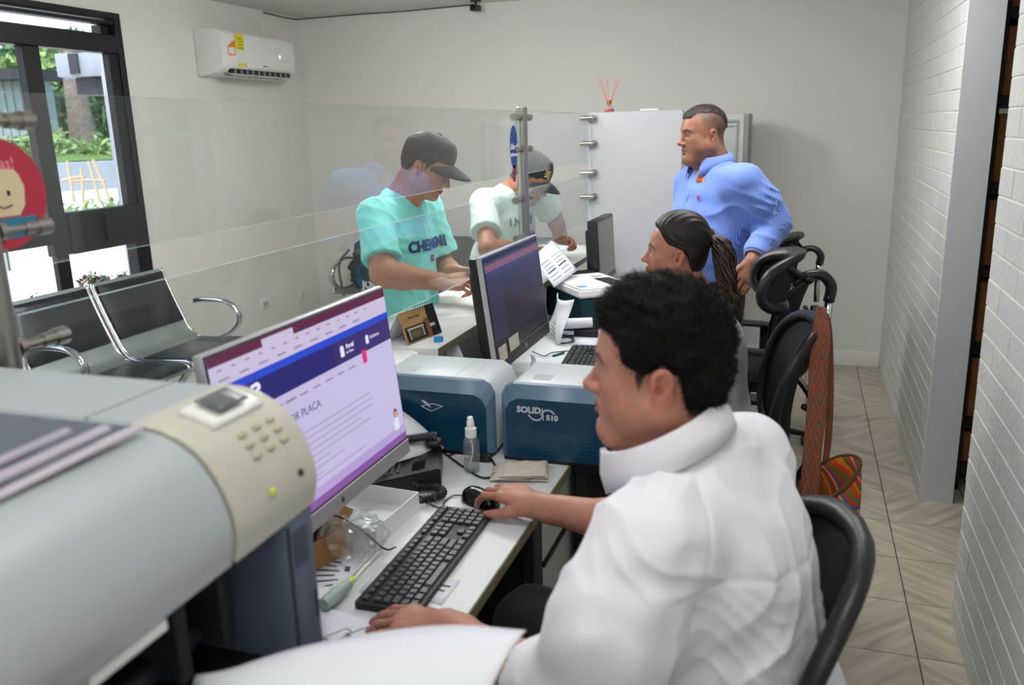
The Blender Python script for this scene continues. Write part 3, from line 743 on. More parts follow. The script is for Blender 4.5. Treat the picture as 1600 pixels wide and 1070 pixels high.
xs = XL + .2105
M_yel = mat('sticker_yellow', srgb(222, 210, 20), .5); M_or = mat('sticker_orange', srgb(222, 130, 50), .5)
on_x('energy_label', M_yel, [(4.935, 2.205), (5.03, 2.205), (5.03, 2.305), (4.935, 2.305)], ac, xs)
on_x('energy_label', mat('label_white', srgb(225, 226, 215), .5), [(4.945, 2.13), (5.04, 2.13), (5.04, 2.203), (4.945, 2.203)], ac, xs)
on_x('energy_label', M_yel, [(4.945, 2.105), (5.04, 2.105), (5.04, 2.122), (4.945, 2.122)], ac, xs)
on_x('sticker', M_or, [(4.85, 2.22), (4.93, 2.265), (4.93, 2.165), (4.85, 2.165)], ac, xs)
on_x('sticker', M_paper, [(4.858, 2.212), (4.922, 2.217), (4.922, 2.174), (4.858, 2.174)], ac, xs + .0009)
for k in range(4): on_x('print_line', M_ink, [(4.965, 2.215 + .02 * k), (5.02 - .01 * (k % 2), 2.215 + .02 * k), (5.02 - .01 * (k % 2), 2.219 + .02 * k), (4.965, 2.219 + .02 * k)], ac, xs + .0009)
on_x('display_light', mat('ac_display', (1, 1, 1, 1), .5, emit=(1, 1, 1, 1), estr=1.5), [(5.43, 2.165), (5.445, 2.165), (5.445, 2.20), (5.43, 2.20)], ac, xs - .0006)
on_x('maker_mark', M_ink, [(5.23, 2.115), (5.28, 2.113), (5.28, 2.119), (5.23, 2.121)], ac, xs - .001)
g = G(); g.box((XL + .001, 5.545, 2.33), (XL + .02, 5.575, 2.53), bev=.002, seg=1)
g.box((XL + .001, 5.575, 2.512), (XL + .02, 6.04, 2.529), bev=.002, seg=1); tag(g.obj('cable_trunking', M_wallL), 'white cable trunking rising from the air conditioner to the ceiling corner', 'cable cover')
g = G(); g.tube(bez([(XL + .03, 5.56, 2.515), (XL + .05, 5.9, 2.505), (XL + .12, 6.03, 2.518), (-3.2, 6.035, 2.52), (-2.9, 6.035, 2.517), (-2.3, 6.035, 2.524)], 5), .0045, seg=6); tag(g.obj('ceiling_cable', M_black), 'thin black cable running along the top of the back wall', 'cable')
t = thing('ceiling_camera', 'small black camera hanging from the ceiling at the end of the black cable', 'camera', (-2.22, 5.87, 2.53))
g = G(); g.cyl((0, 0, 0), (0, 0, -.012), .04); g.obj('mount', M_black, t)
g = G(); g.cyl((0, 0, -.012), (.0, 0, -.035), .008); g.box((-.03, -.05, -.075), (.03, .03, -.035), bev=.006); g.obj('housing', M_black, t)
g = G(); g.cyl((.0, -.05, -.055), (0, -.062, -.055), .014); g.obj('lens', M_blackgl, t)
for (y, z, lb) in ((5.263, .43, 'larger'),):
    t = thing('wall_socket', 'small white wall socket low on the left wall above the bench arm', 'socket', (XL, y, z))
    g = G(); g.box((0, -.06, -.04), (.008, .06, .04), bev=.004); g.obj('plate', M_whitepl, t)
    g = G(); g.box((.008, -.03, -.018), (.0095, .03, .018), bev=.0006, seg=1); g.obj('socket_face', mat('socket_grey', srgb(170, 170, 165), .5), t)
t = thing('wall_socket', 'pair of tiny socket screws on the left wall close to the corner', 'socket', (XL, 5.75, .40))
g = G(); g.box((0, -.045, -.035), (.008, .045, .035), bev=.004); g.obj('plate', M_whitepl, t)
g = G(); g.cyl((.008, -.02, 0), (.009, -.02, 0), .004, seg=10); g.cyl((.008, .02, 0), (.009, .02, 0), .004, seg=10); g.obj('screw', M_black, t)

# ------------------------------------------------------------------ office chairs
M_mesh = mat('chair_mesh_black', srgb(16, 18, 21), .75, bump=.001, bscale=400)
M_chairpl = mat('chair_frame_black', srgb(24, 25, 27), .38)
M_teal = mat('dark_teal_fabric', srgb(22, 46, 56), .7)
def office_chair(label, loc, rot, headrest=True, group='black mesh office chairs'):
    """chair facing local -x, seat centre over origin"""
    t = thing('office_chair', label, 'chair', loc, rot, group)
    g = G()
    rows = []
    for i in range(11):
        u = i / 10 * 2 - 1
        rows.append([Vector((-.02 + .24 * u, .25 * v * (1 - .12 * abs(u) ** 3), .50 + .035 * (1 - abs(u) ** 4) * (1 - abs(v) ** 4) - .03 * max(0, -u - .6))) for v in np.linspace(-1, 1, 9)])
    rows2 = [[p - Vector((0, 0, .06)) for p in r] for r in rows]
    V1 = g.grid(rows); V2 = g.grid(rows2)
    for a, b in ((V1, V2),):
        n, m_ = len(a), len(a[0])
        loop1 = [a[i][0] for i in range(n)] + [a[n - 1][j] for j in range(1, m_)] + [a[i][m_ - 1] for i in range(n - 2, -1, -1)] + [a[0][j] for j in range(m_ - 2, 0, -1)]
        loop2 = [b[i][0] for i in range(n)] + [b[n - 1][j] for j in range(1, m_)] + [b[i][m_ - 1] for i in range(n - 2, -1, -1)] + [b[0][j] for j in range(m_ - 2, 0, -1)]
        for k in range(len(loop1)):
            g.bm.faces.new((loop1[k], loop1[(k + 1) % len(loop1)], loop2[(k + 1) % len(loop2)], loop2[k]))
    g.obj('seat', M_mesh, t, smooth=60)
    # curved back: frame tube + mesh web
    ZB0, ZB1 = (.60, 1.10) if headrest else (.60, 1.06)
    def bp(u, v):   # u across -1..1, v up 0..1
        w = (.235 - .04 * (1 - v) ** 2) if headrest else .235
        return Vector((.22 + .07 * v - .075 * u * u - .03 * math.sin(v * math.pi), w * u, ZB0 + (ZB1 - ZB0) * v))
    out = []
    for k in range(36):
        a = 2 * math.pi * k / 36; c, s = math.cos(a), math.sin(a)
        e = .55 if headrest else .8
        out.append(bp(abs(c) ** e * (1 if c > 0 else -1), .5 + .5 * abs(s) ** e * (1 if s > 0 else -1)))
    g = G(); g.tube(out, .017, seg=8, closed=True, flat=(1, 1.3)); g.obj('back_frame', M_chairpl, t, smooth=180)
    g = G(); rows = []
    for i in range(13):
        v = .02 + .96 * i / 12; s = abs(2 * v - 1); e = .55 if headrest else .8
        lim = (1 - min(1, s) ** (2 / e)) ** (e / 2)
        rows.append([bp(lim * u * .99, v) for u in np.linspace(-1, 1, 13)])
    g.grid(rows); o = g.obj('back_mesh', M_mesh if not headrest else M_mesh, t, smooth=180)
    md = o.modifiers.new('thick', 'SOLIDIFY'); md.thickness = .004
    g = G(); g.tube(bez([(.0, 0, .40), (.16, 0, .42), (.27, 0, .52), (.31, 0, .7), (.31, 0, .92)] if headrest else [(.0, 0, .40), (.10, 0, .42), (.19, 0, .50), (.215, 0, .64)], 5), .022, seg=8, flat=(1, 1.6)); g.obj('spine', M_chairpl, t, smooth=180)
    for s in (-1, 1):
        if not headrest: break
        g = G(); g.tube(bez([(.31, 0, .72), (.29, s * .1, .8), (.235, s * .21, .86)], 4), .012, seg=8); g.obj('back_brace', M_chairpl, t, smooth=180)
        g = G(); g.tube(bez([(.02, s * .2, .44), (.02, s * .29, .46), (.02, s * .30, .58), (.02, s * .30, .69)], 4), .016, seg=8, flat=(1, 1.6)); a_ = g.obj('armrest', M_chairpl, t, smooth=180)
        g = G(); g.box((-.11, s * .30 - .045, .69), (.14, s * .30 + .045, .715), bev=.011); g.obj('arm_pad', M_chairpl, a_)
    if headrest:
        g = G(); g.tube([(.315, 0, .95), (.315, 0, 1.10), (.318, 0, 1.19)], .014, seg=10, flat=(1, 1.4)); g.obj('chrome_post', M_chrome, t, smooth=180)
        g = G(); g.tube(bez([(.318, 0, 1.17), (.322, 0, 1.225), (.29, 0, 1.262), (.24, 0, 1.255), (.205, 0, 1.23)], 4), .018, seg=8, flat=(1, 1.2)); g.cyl((.25, -.03, 1.25), (.25, .03, 1.25), .016); g.obj('headrest_arm', M_chairpl, t, smooth=180)
        def hp(u, v): return Vector((.20 - .10 * u * u + .02 * v, .155 * u, 1.245 + .085 * v))
        out = []
        for k in range(32):
            a = 2 * math.pi * k / 32; c, s = math.cos(a), math.sin(a); e = .7
            out.append(hp(abs(c) ** e * (1 if c > 0 else -1), abs(s) ** e * (1 if s > 0 else -1)))
        g = G(); g.tube(out, .021, seg=10, closed=True, flat=(.8, 1.3)); h_ = g.obj('headrest', M_chairpl, t, smooth=180)
        g = G(); rows = []
        for i in range(9):
            v = (-1 + 2 * i / 8) * .95; lim = (1 - abs(v) ** 2.8) ** .36
            rows.append([hp(u * lim * .98, v) for u in np.linspace(-1, 1, 13)])
        g.grid(rows); o = g.obj('headrest_mesh', M_mesh, h_, smooth=180); md = o.modifiers.new('thick', 'SOLIDIFY'); md.thickness = .004
        for s in (-1, 1):
            g = G(); g.tube(bez([(.245, 0, 1.25), (.215, s * .05, 1.27), (.17, s * .10, 1.31)], 4), .010, seg=8); g.obj('headrest_brace', M_chairpl, h_, smooth=180)
    g = G(); g.box((-.1, -.09, .40), (.12, .09, .445), bev=.012); g.obj('mechanism', M_chairpl, t)
    g = G(); g.tube(bez([(.03, .09, .42), (.03, .2, .42), (.04, .25, .41)], 3), .006, seg=6); g.box((.02, .24, .40), (.06, .28, .42), bev=.005); g.obj('lever', M_chairpl, t)
    g = G(); g.cyl((0, 0, .10), (0, 0, .27), .028); g.cyl((0, 0, .27), (0, 0, .41), .018); g.obj('gas_lift', M_chairpl, t)
    for k in range(5):
        a = 2 * math.pi * k / 5 + .3; c, s = math.cos(a), math.sin(a)
        g = G(); g.tube([(.02 * c, .02 * s, .115), (.17 * c, .17 * s, .10), (.31 * c, .31 * s, .075)], [.026, .022, .016], seg=8, flat=(1, 1.2)); l_ = g.obj('base_leg', M_chairpl, t, smooth=180)
        g = G(); g.cyl((.31 * c - s * .024, .31 * s + c * .024, .029), (.31 * c + s * .024, .31 * s - c * .024, .029), .028, seg=16); g.cyl((.31 * c, .31 * s, .03), (.31 * c, .31 * s, .07), .008, seg=8); g.obj('caster', M_chairpl, l_)
    return t
office_chair('black mesh office chair with a headrest, the woven bag hanging on its back', (-.212, 2.78, 0), .12).scale = (1, 1, .93)
oc2 = office_chair('black mesh office chair with a headrest standing behind the man in blue', (-.21, 4.36, 0), -.15)
oc2.scale = (1, 1, .83)
office_chair('black round-backed office chair holding the man in the white shirt', (-.165, 1.335, .0), .24, headrest=False).scale = (1, 1, .93)
# ------------------------------------------------------------------ monitors
M_silver = mat('silver_plastic', srgb(186, 188, 192), .35, .4)
M_bezel = mat('bezel_dark', srgb(24, 26, 32), .3)
def emat(name, c, s=1.0):
    m = mat(name, (0.01, 0.01, 0.01, 1), .25, emit=srgb(*c), estr=s); return m
def flat(g, y0, z0, y1, z1, x, mi): g.quad((x, y0, z0), (x, y1, z0), (x, y1, z1), (x, y0, z1), mi=mi)
def monitor(label, loc, w, h, th, chin, tilt, rotz, case, chinm, screen_fn, stand_h, bulge=.02, name='monitor', group=None, ny=0):
    """screen faces local +x; origin under the panel centre on the desk; panel bottom at stand_h"""
    t = thing(name, label, 'monitor', loc, rotz, group)
    T = Matrix.Translation((0, 0, stand_h)) @ Matrix.Rotation(-tilt, 4, 'Y')
    g = G(T); g.box((-th, -w / 2, 0), (0, w / 2, h), bev=.006); g.obj('case', M_black if th > .03 else case, t)
    if case is M_silver and th > .03:
        g = G(T); g.box((-.016, -w / 2 - .0015, -.001), (.0005, w / 2 + .0015, h + .0015), bev=.001, seg=1); g.obj('side_trim', M_silver, t)
    g = G(T); g.box((-th - bulge, -w / 2 + .06, .05), (-th + .004, w / 2 - .06, h - .05), bev=.015); g.obj('rear_housing', M_black, t)
    g = G(T); g.box((-.004, -w / 2 + .004, chin), (.0012, w / 2 - .004, h - .004), bev=.001, seg=1); g.obj('bezel', M_bezel, t)
    g = G(T); g.box((-.004, -w / 2 + .001, .001), (.003, w / 2 - .001, chin - .001), bev=.002, seg=1); g.obj('chin', chinm, t)
    screen_fn(t, T, w, h, chin)
    g = G(); g.box((-th - .045, ny - .035, .008), (-th - .022, ny + .035, stand_h + h * .45), bev=.004); g.obj('stand_neck', M_silver if case is M_silver else M_black, t)
    g = G(); g.prism(rounded_poly(-.17 - .02, ny - .10, .02, ny + .10, (.03, .03, .03, .03)), .009); g.obj('stand_foot', M_silver if case is M_silver else M_black, t)
    return t
SM = {}
def sm(key, c, s=1.0):
    if key not in SM: SM[key] = emat('screen_' + key, c, s)
    return SM[key]
def screen1(t, T, w, h, chin):
    b = .007; y0, y1, z0, z1 = -w / 2 + b, w / 2 - b, chin + .004, h - b
    W_, H_ = y1 - y0, z1 - z0
    mats = [sm('page', (196, 186, 222)), sm('maroon', (92, 34, 66)), sm('lavender', (200, 190, 220)), sm('blue', (38, 72, 200)), sm('navy', (38, 34, 112)), sm('indigo', (58, 40, 110)), sm('pink', (216, 40, 120)), sm('violet', (132, 86, 158)), sm('grey', (140, 128, 160)), sm('paleviolet', (178, 160, 214))]
    g = G(T)
    def R(u0, v0, u1, v1, mi, x=.0016): flat(g, y0 + W_ * u0, z1 - H_ * v1, y0 + W_ * u1, z1 - H_ * v0, x, mi)
    R(0, 0, 1, 1, 0)
    R(0, 0, 1, .05, 1, .0019); R(.24, .012, .40, .05, 2, .0021)
    R(0, .05, 1, .15, 2, .0019)
    R(0, .15, 1, .19, 3, .0019); R(0, .19, 1, .325, 4, .0019); R(.60, .19, 1, .325, 5, .0021)
    R(.775, .31, .805, .39, 6, .0023); R(0, .9, 1, .955, 9, .0019); R(0, .955, 1, 1, 7, .0019)
    for k in range(14): R(.03 + .062 * k, .072, .05 + .062 * k, .080, 8, .0021)
    for k in range(9): R(.03 + .09 * k, .118, .075 + .09 * k, .127, 8, .0021)
    for k, (u0, u1) in enumerate(((.30, .78), (.30, .80), (.30, .79), (.30, .70), (.30, .76), (.30, .48), (.30, .56), (.28, .42))):
        R(u0 - .01 * k, .575 + .037 * k, u1, .579 + .037 * k, 8, .0021)
    R(.02, .86, .70, .864, 8, .0021)
    for k in range(6): R(.30 + .075 * k, .37, .345 + .075 * k, .378, 8, .0021)
    g.obj('screen', mats, t, smooth=0)
    Wh = sm('white', (235, 232, 245)); Dk = sm('textdark', (70, 60, 90))
    def TX(body, u, v, s, m, **k): return text_mesh(body, s, T @ frame((.0026, y0 + W_ * u, z1 - H_ * v), (0, 1, 0), (0, 0, 1)), m, 'screen_text', t, extrude=.00008, align='LEFT', **k)
    TX('CONSULTA POR PLACA', .08, .47, .0225, Dk)
    TX('Inicio  /  Servicios', .25, .37, .009, Dk)
    TX('Portal', .68, .243, .013, Wh, bold=.0004); TX('en línea', .675, .275, .010, Wh)
    TX('Gobierno', .845, .255, .011, Wh)
    TX('Datos', .20, .55, .012, Dk)
    # looping ribbon mark on the navy header, shield marks
    g = G(T)
    def P(u, v): return Vector((.0027, y0 + W_ * u, z1 - H_ * v))
    g.tube(bez([P(.155, .215), P(.185, .212), P(.185, .235), P(.165, .25), P(.19, .262), P(.19, .285), P(.16, .30)], 5), .0032, seg=6)
    g.obj('screen_logo', Wh, t)
    g = G(T); g.prism([(0, 0), (.014, 0), (.014, .02), (.007, .024), (0, .02)], .0002, frame(P(.64, .29), (0, 1, 0), (0, 0, 1))); g.prism([(0, 0), (.012, 0), (.012, .016), (.006, .020), (0, .016)], .0002, frame(P(.815, .285), (0, 1, 0), (0, 0, 1))); g.obj('screen_badge', Wh, t, smooth=0)
    # small assistant portrait bottom right
    g = G(T)
    g.prism(disc(.0085, 0, 20, 1.3), .0002, frame(P(.94, .80), (0, 1, 0), (0, 0, 1)), mi=0)
    g.prism(disc(.0058, 0, 20, 1.3), .0002, frame(P(.94, .805) + Vector((.0003, 0, 0)), (0, 1, 0), (0, 0, 1)), mi=1)
    g.prism([(-.012, -.03), (.012, -.03), (.011, -.008), (.004, 0), (-.004, 0), (-.011, -.008)], .0002, frame(P(.94, .825), (0, 1, 0), (0, 0, 1)), mi=2)
    g.obj('screen_portrait', [sm('hair', (80, 40, 40)), sm('skin', (220, 160, 140)), sm('cloth', (226, 222, 236))], t, smooth=0)
    g = G(T); g.cyl((.003, .0, chin * .5), (.0034, 0, chin * .5), .006, seg=16); g.obj('maker_badge', M_darkp, t)
m1_bottom = .155
monitor('large silver all-in-one monitor showing a lavender web page reading CONSULTA POR PLACA', (-.845, 1.372, .76), .628, .402, .022, .036, math.radians(6), 0, M_silver, mat('chin_grey', srgb(150, 148, 150), .4), screen1, m1_bottom, ny=-.16)
def screen2(t, T, w, h, chin):
    b = .014; y0, y1, z0, z1 = -w / 2 + b, w / 2 - b, chin + .008, h - .022
    W_, H_ = y1 - y0, z1 - z0
    mats = [sm('s2a', (46, 42, 54)), sm('s2b', (124, 76, 84)), sm('s2c', (46, 48, 84)), sm('s2d', (52, 48, 66)), sm('s2e', (38, 36, 44)), sm('s2f', (70, 50, 60))]
    g = G(T)
    def R(u0, v0, u1, v1, mi, x=.0016): flat(g, y0 + W_ * u0, z1 - H_ * v1, y0 + W_ * u1, z1 - H_ * v0, x, mi)
    R(0, 0, 1, 1, 0); R(0, .0, 1, .03, 5, .0018); R(0, .03, 1, .10, 1, .0018); R(0, .10, 1, .16, 2, .0018); R(0, .16, .25, 1, 3, .0018); R(0, .85, 1, 1, 4, .0019)
    for k in range(15): R(.03, .20 + .042 * k, .13 + .03 * (k % 3), .206 + .042 * k, 2, .0020)
    for k in range(4): R(.3, .24 + .05 * k, .55 + .05 * (k % 2), .245 + .05 * k, 3, .0020)
    g.obj('screen', mats, t, smooth=0)
    M_note = mat('beige_note', srgb(190, 182, 165), .8)
    g = G(T); flat(g, y0 + .01, z0 - .022, y0 + .085, z0 + .028, .0045, 0); o1 = g.obj('paper_note', M_note, t, smooth=0); md = o1.modifiers.new('t', 'SOLIDIFY'); md.thickness = .0006
    g = G(T); flat(g, y0 + .115, z0 - .012, y0 + .215, z0 + .035, .0045, 0); o1 = g.obj('paper_note', M_note, t, smooth=0); md = o1.modifiers.new('t', 'SOLIDIFY'); md.thickness = .0006
    g = G(T); g.lathe([(.009, 0), (.009, .0008), (.0078, .0008), (.0078, 0)], seg=24, M=frame((.003, 0, chin * .5), (0, 1, 0), (0, 0, 1))); g.obj('badge_ring', M_silver, t)
    text_mesh('hp', .0125, T @ frame((.0035, 0, chin * .55), (0, 1, 0), (0, 0, 1)), M_silver, 'badge_lettering', t, shear=.25)
    g = G(T); g.cyl((.0016, 0, h - .011), (.0024, 0, h - .011), .004, seg=14); g.obj('webcam', mat('webcam_glass', srgb(60, 90, 110), .1), t)
monitor('black and silver all-in-one computer with two paper notes on its lower edge', (-.90, 2.765, .76), .60, .382, .045, .045, math.radians(7), 0, M_silver, M_bezel, screen2, .118, bulge=.035)
def screen3(t, T, w, h, chin):
    g = G(T); flat(g, -w / 2 + .012, chin + .004, w / 2 - .012, h - .014, .0018, 0)
    m = mat('screen_idle_grey', srgb(92, 92, 84), .3, var=.15, vscale=12, emit=srgb(80, 80, 72), estr=.5); g.obj('screen', m, t, smooth=0)
monitor('small dark monitor at the far end of the desk seen almost edge-on', (-.93, 4.27, .76), .38, .325, .05, .025, math.radians(3), 0, M_black, M_bezel, screen3, .115, bulge=.03)

# ------------------------------------------------------------------ keyboards
M_key = mat('key_dark', srgb(50, 52, 56), .4); M_kb = mat('keyboard_black', srgb(17, 18, 20), .45)
def keycap(w, d):
    g = G(); vs = g.box((-w / 2, -d / 2, 0), (w / 2, d / 2, .0055), bev=.0012, seg=1)
    for v in g.bm.verts:
        if v.co.z > .004: v.co.x *= .86; v.co.y *= .86
    return g.mesh('key', M_key, smooth=0)
def keyboard(label, loc, rotz, L=.445, D=.135, grp=None):
    """length along local x, user side at local -y"""
    t = thing('keyboard', label, 'keyboard', loc, rotz, grp)
    g = G(); g.prism(rounded_poly(-L / 2, -D / 2, L / 2, D / 2, (.008,) * 4, 3), .014, bev=.002); g.obj('case', M_kb, t)
    u = .0192; cache = {}
    def K(x, y, w=1, d=1):
        k = (round(w, 2), round(d, 2))
        if k not in cache: cache[k] = keycap(u * w - .0022, u * d - .0022)
        addobj('key', cache[k], t, (x + u * w / 2, y, .0142))
    x0 = -L / 2 + .010; y0 = -D / 2 + .016
    rows = [[1.25, 1.25, 1.25, 5.5, 1.25, 1.25, 1.25, 1.25], [1.25] + [1] * 11 + [2.5], [1.75] + [1] * 11 + [2.0], [1.5] + [1] * 12 + [1.25], [1] * 13 + [1.75]]
    for r, ws in enumerate(rows):
        sc = 14.4 / sum(ws); x = x0
        for w in ws: K(x, y0 + r * u * .98, w * sc); x += u * w * sc
    for i in range(13): K(x0 + i * u * 1.08 + (0 if i == 0 else .006), y0 + 5 * u * 1.0 + .004, 1, .75)
    xn = x0 + 14.4 * u + .008
    for r in (3, 4):
        for i in range(3): K(xn + i * u, y0 + r * u * .98)
    for i in range(3): K(xn + i * u, y0 + 5 * u + .004, 1, .75)
    K(xn + u, y0 + u * .98); [K(xn + i * u, y0) for i in range(3)]
    xp = xn + 3 * u + .008
    for r in range(5):
        for i in range(4 if r in (4, 3, 2) else 3):
            K(xp + i * u, y0 + r * u * .98)
    K(xp + 3 * u, y0 + .5 * u, 1, 2)
    for i in range(4): K(xp + i * u, y0 + 5 * u + .004, 1, .75)
    return t
keyboard('long black keyboard lying under the left hand of the man in white', (-.712, 1.489, .7602), math.pi / 2 + .02)
keyboard('black keyboard on the further desk in front of the seated woman', (-.775, 3.06, .7602), math.pi / 2 + .10)

# ------------------------------------------------------------------ mouse with cable
def mouse(label, loc, rotz):
    t = thing('computer_mouse', label, 'mouse', loc, rotz)
    g = G(); rows = []
    for i in range(15):
        u = -1 + 2 * i / 14; rows.append([])
        for j in range(13):
            v = -1 + 2 * j / 12; k = max(0, 1 - abs(u) ** 2.6) ** .5
            x = .056 * u; y = .031 * v * k * (1 - .12 * math.cos(u * 2.2)); z = .036 * k ** .8 * max(0, 1 - abs(v) ** 2.8) ** .5 * (1 - .22 * u) ; rows[-1].append((x, y, max(z, 0)))
    g.grid(rows); g.obj('shell', M_blackgl, t, smooth=180)
    g = G(); g.prism([(.056 * math.cos(a), .0305 * math.sin(a)) for a in np.linspace(0, 2 * math.pi, 24, endpoint=False)], .004); g.obj('base', M_black, t)
    g = G(); g.cyl((-.030, -.004, .030), (-.030, .004, .030), .008, seg=14); g.obj('scroll_wheel', M_black, t)
    return t
mouse('glossy black wired mouse under the right hand of the man in white', (-.705, 1.775, .7603), -.35)
g = G(); g.tube(bez([(-.757, 1.795, .765), (-.785, 1.79, .764), (-.79, 1.74, .7635), (-.765, 1.715, .7635), (-.82, 1.73, .7635), (-.90, 1.80, .7635), (-.96, 1.86, .764)], 6), .0019, seg=6); tag(g.obj('mouse_cable', M_black, smooth=180), 'thin black mouse cable curling on the grey desk above the keyboard', 'cable')
g = G(); g.tube(bez([(-.80, 1.50, .768), (-.815, 1.475, .775), (-.86, 1.45, .83), (-.92, 1.44, .855), (-.98, 1.40, .80), (-1.02, 1.36, .764)], 7), .0022, seg=6); tag(g.obj('keyboard_cable', M_black, smooth=180), 'black keyboard cable arching over the plastic-filled brown box', 'cable')

# ------------------------------------------------------------------ blue card printers
M_pblue = mat('printer_deep_blue', srgb(10, 58, 86), .3, coat=.4); M_pband = mat('printer_band_reflection', srgb(84, 116, 140), .3, coat=.5)
M_ptop = mat('printer_white_top', srgb(196, 202, 206), .4)
M_pmark = mat('printer_mark', srgb(196, 206, 212), .5); M_pdot = mat('printer_dot', srgb(28, 88, 108), .4)
def card_printer(label, x0, x1, y, kind):
    t = thing('card_printer', label, 'printer', ((x0 + x1) / 2, y, .76), 0, 'blue card printers')
    w = x1 - x0; hw = w / 2; d = .205; H = .222
    # white lid with rounded ends
    pr = [(-hw, .02), (-hw + .004, .17), (-hw + .02, .205), (-hw + .045, H), (hw - .045, H), (hw - .018, .205), (hw - .004, .17), (hw, .02)]
    MX = Matrix(((1, 0, 0, 0), (0, 0, 1, .020), (0, 1, 0, 0), (0, 0, 0, 1)))
    g = G(); g.prism(pr, d, MX, bev=.005); g.obj('white_shell', M_ptop, t, smooth=50)
    # front cover: chamfered band, its paler blue painted-in reflected light, around a deep-blue face
    def outline(ins, zt, yy):
        return [Vector((-hw + ins, yy, .012)), Vector((-hw + ins, yy, zt - .035)), Vector((-hw + ins + .012, yy, zt - .012)), Vector((-hw + ins + .034, yy, zt)), Vector((hw - ins - .034, yy, zt)), Vector((hw - ins - .012, yy, zt - .012)), Vector((hw - ins, yy, zt - .035)), Vector((hw - ins, yy, .012))]
    g = G(); g.grid([outline(.0, H - .001, .0205), outline(.003, H - .004, .012), outline(.020, H - .040, -.006)]); g.obj('bevel_band', M_pband, t, smooth=20)
    g = G(); o_ = outline(.0195, H - .0395, -.0062); vs = [g.bm.verts.new(p) for p in o_]; vb = [g.bm.verts.new(p + Vector((0, .02, 0))) for p in o_]
    g.bm.faces.new(vs); g.bm.faces.new(vb[::-1])
    for k in range(len(vs)): g.bm.faces.new((vs[k], vs[(k + 1) % len(vs)], vb[(k + 1) % len(vs)], vb[k]))
    g.obj('front_cover', M_pblue, t, smooth=0)
    g = G(); g.box((-hw + .01, .0, 0), (hw - .01, .2, .014)); g.obj('base', M_black, t, smooth=0)
    g = G()
    for r in range(6):
        for c in range(26):
            x = -hw + .035 + c * (w - .07) / 25; z = .030 + r * .0115 
            if (c + r * 3) % 11 == 0 and r > 3: continue
            g.box((x - .0035, -.0072, z), (x + .0035, -.006, z + .0012))
    stuff(g.obj('dot_pattern', M_pdot, t, smooth=0))
    M_lg = SM.setdefault('lidgrey', mat('lid_grey', srgb(170, 175, 178), .5)) if 'lidgrey' not in SM else SM['lidgrey']
    for a_, b_ in (((-hw + .08, .05, H - .0003), (-hw + .13, .10, H + .0006)), ((hw - .125, .03, H - .0003), (hw - .123, .205, H + .0004)), ((hw - .075, .03, H - .0003), (hw - .0735, .205, H + .0004))):
        g = G(); g.box(a_, b_); g.obj('lid_marking', M_lg, t, smooth=0)
    F = lambda x, z: frame((x, -.0072, z), (1, 0, 0), (0, 0, 1))
    if kind == 0:
        g = G(); q = [(-.03, -.004), (.0, -.017), (.036, .0), (.008, .006)]
        P = [F(hw * 0 + .008, .142) @ Vector((a, b, 0)) for a, b in q]
        for k in range(4): g.tube([P[k], P[(k + 1) % 4]], .0011, seg=6)
        g.prism([(-.03, .014), (-.018, .004), (.0, -.008), (-.005, .004), (-.02, .014)], .0004, F(.008, .142)); g.obj('card_symbol', M_pmark, t)
    else:
        text_mesh('SOLID', .0235, F(-.108, .152), M_pmark, 'lettering', t, bold=.0009, sx=1.05)
        text_mesh('510', .020, F(-.043, .134), M_pmark, 'lettering', t, bold=.0008, sx=1.1)
        g = G()
        for a0, a1, cx, cz, r in ((200, 345, -.088, .146, .020), (30, 165, -.054, .136, .019)):
            pts = [F(cx + r * math.cos(math.radians(a)), cz + r * math.sin(math.radians(a))) @ Vector((0, 0, 0)) for a in np.linspace(a0, a1, 14)]
            g.tube(pts, .0013, seg=6)
            for a in np.linspace(a0, a1, 11):
                c, s = math.cos(math.radians(a)), math.sin(math.radians(a)); p0 = F(cx + r * c, cz + r * s) @ Vector((0, 0, 0)); p1 = F(cx + (r + .004) * c, cz + (r + .004) * s) @ Vector((0, 0, 0)); g.tube([p0, p1], .0011, seg=5)
        g.tube([F(-.070, .160) @ Vector((0, 0, 0)), F(-.067, .126) @ Vector((0, 0, 0))], .0013, seg=6)
        g.obj('gear_emblem', M_pmark, t)
    return t
card_printer('dark blue card printer with a white lid and a card symbol on its front', -1.155, -.770, 2.06, 0)
card_printer('dark blue card printer lettered SOLID 510 behind the face of the man in white', -.752, -.362, 2.06, 1)

# ------------------------------------------------------------------ small things on the near desk
M_clear = glass_mat('clear_plastic', tint=(.93, .95, .95), f0=.07, haze=.07, hazecol=(.9, .93, .95, 1)); M_liq = glass_mat('clear_liquid', tint=(.86, .88, .87), f0=.03)
M_cap = mat('blue_cap', srgb(40, 150, 214), .35)
# spray bottle
t = thing('spray_bottle', 'small clear spray bottle with a white pump standing in front of the blue printers', 'bottle', (-.797, 1.955, .76))
g = G(); g.lathe([(0, .001), (.0165, .001), (.018, .004), (.018, .083), (.0165, .093), (.010, .101), (.009, .108)], seg=28); g.obj('bottle_body', M_clear, t, smooth=60)
g = G(); g.lathe([(0, .003), (.0155, .003), (.0162, .006), (.0162, .036), (0, .036)], seg=28); g.obj('liquid', M_liq, t, smooth=60)
g = G(); g.lathe([(.0125, .100), (.0125, .124), (.0085, .127), (.0080, .143), (.0065, .146), (.0062, .154), (.004, .156), (0, .156)], seg=24); g.obj('pump_cap', M_whitepl, t, smooth=50)
g = G(); g.tube(bez([(0, 0, .10), (.003, 0, .06), (-.008, 0, .008)], 6), .0014, seg=6); g.obj('dip_tube', M_whitepl, t)
t.scale = (1.22, 1.22, 1.0)
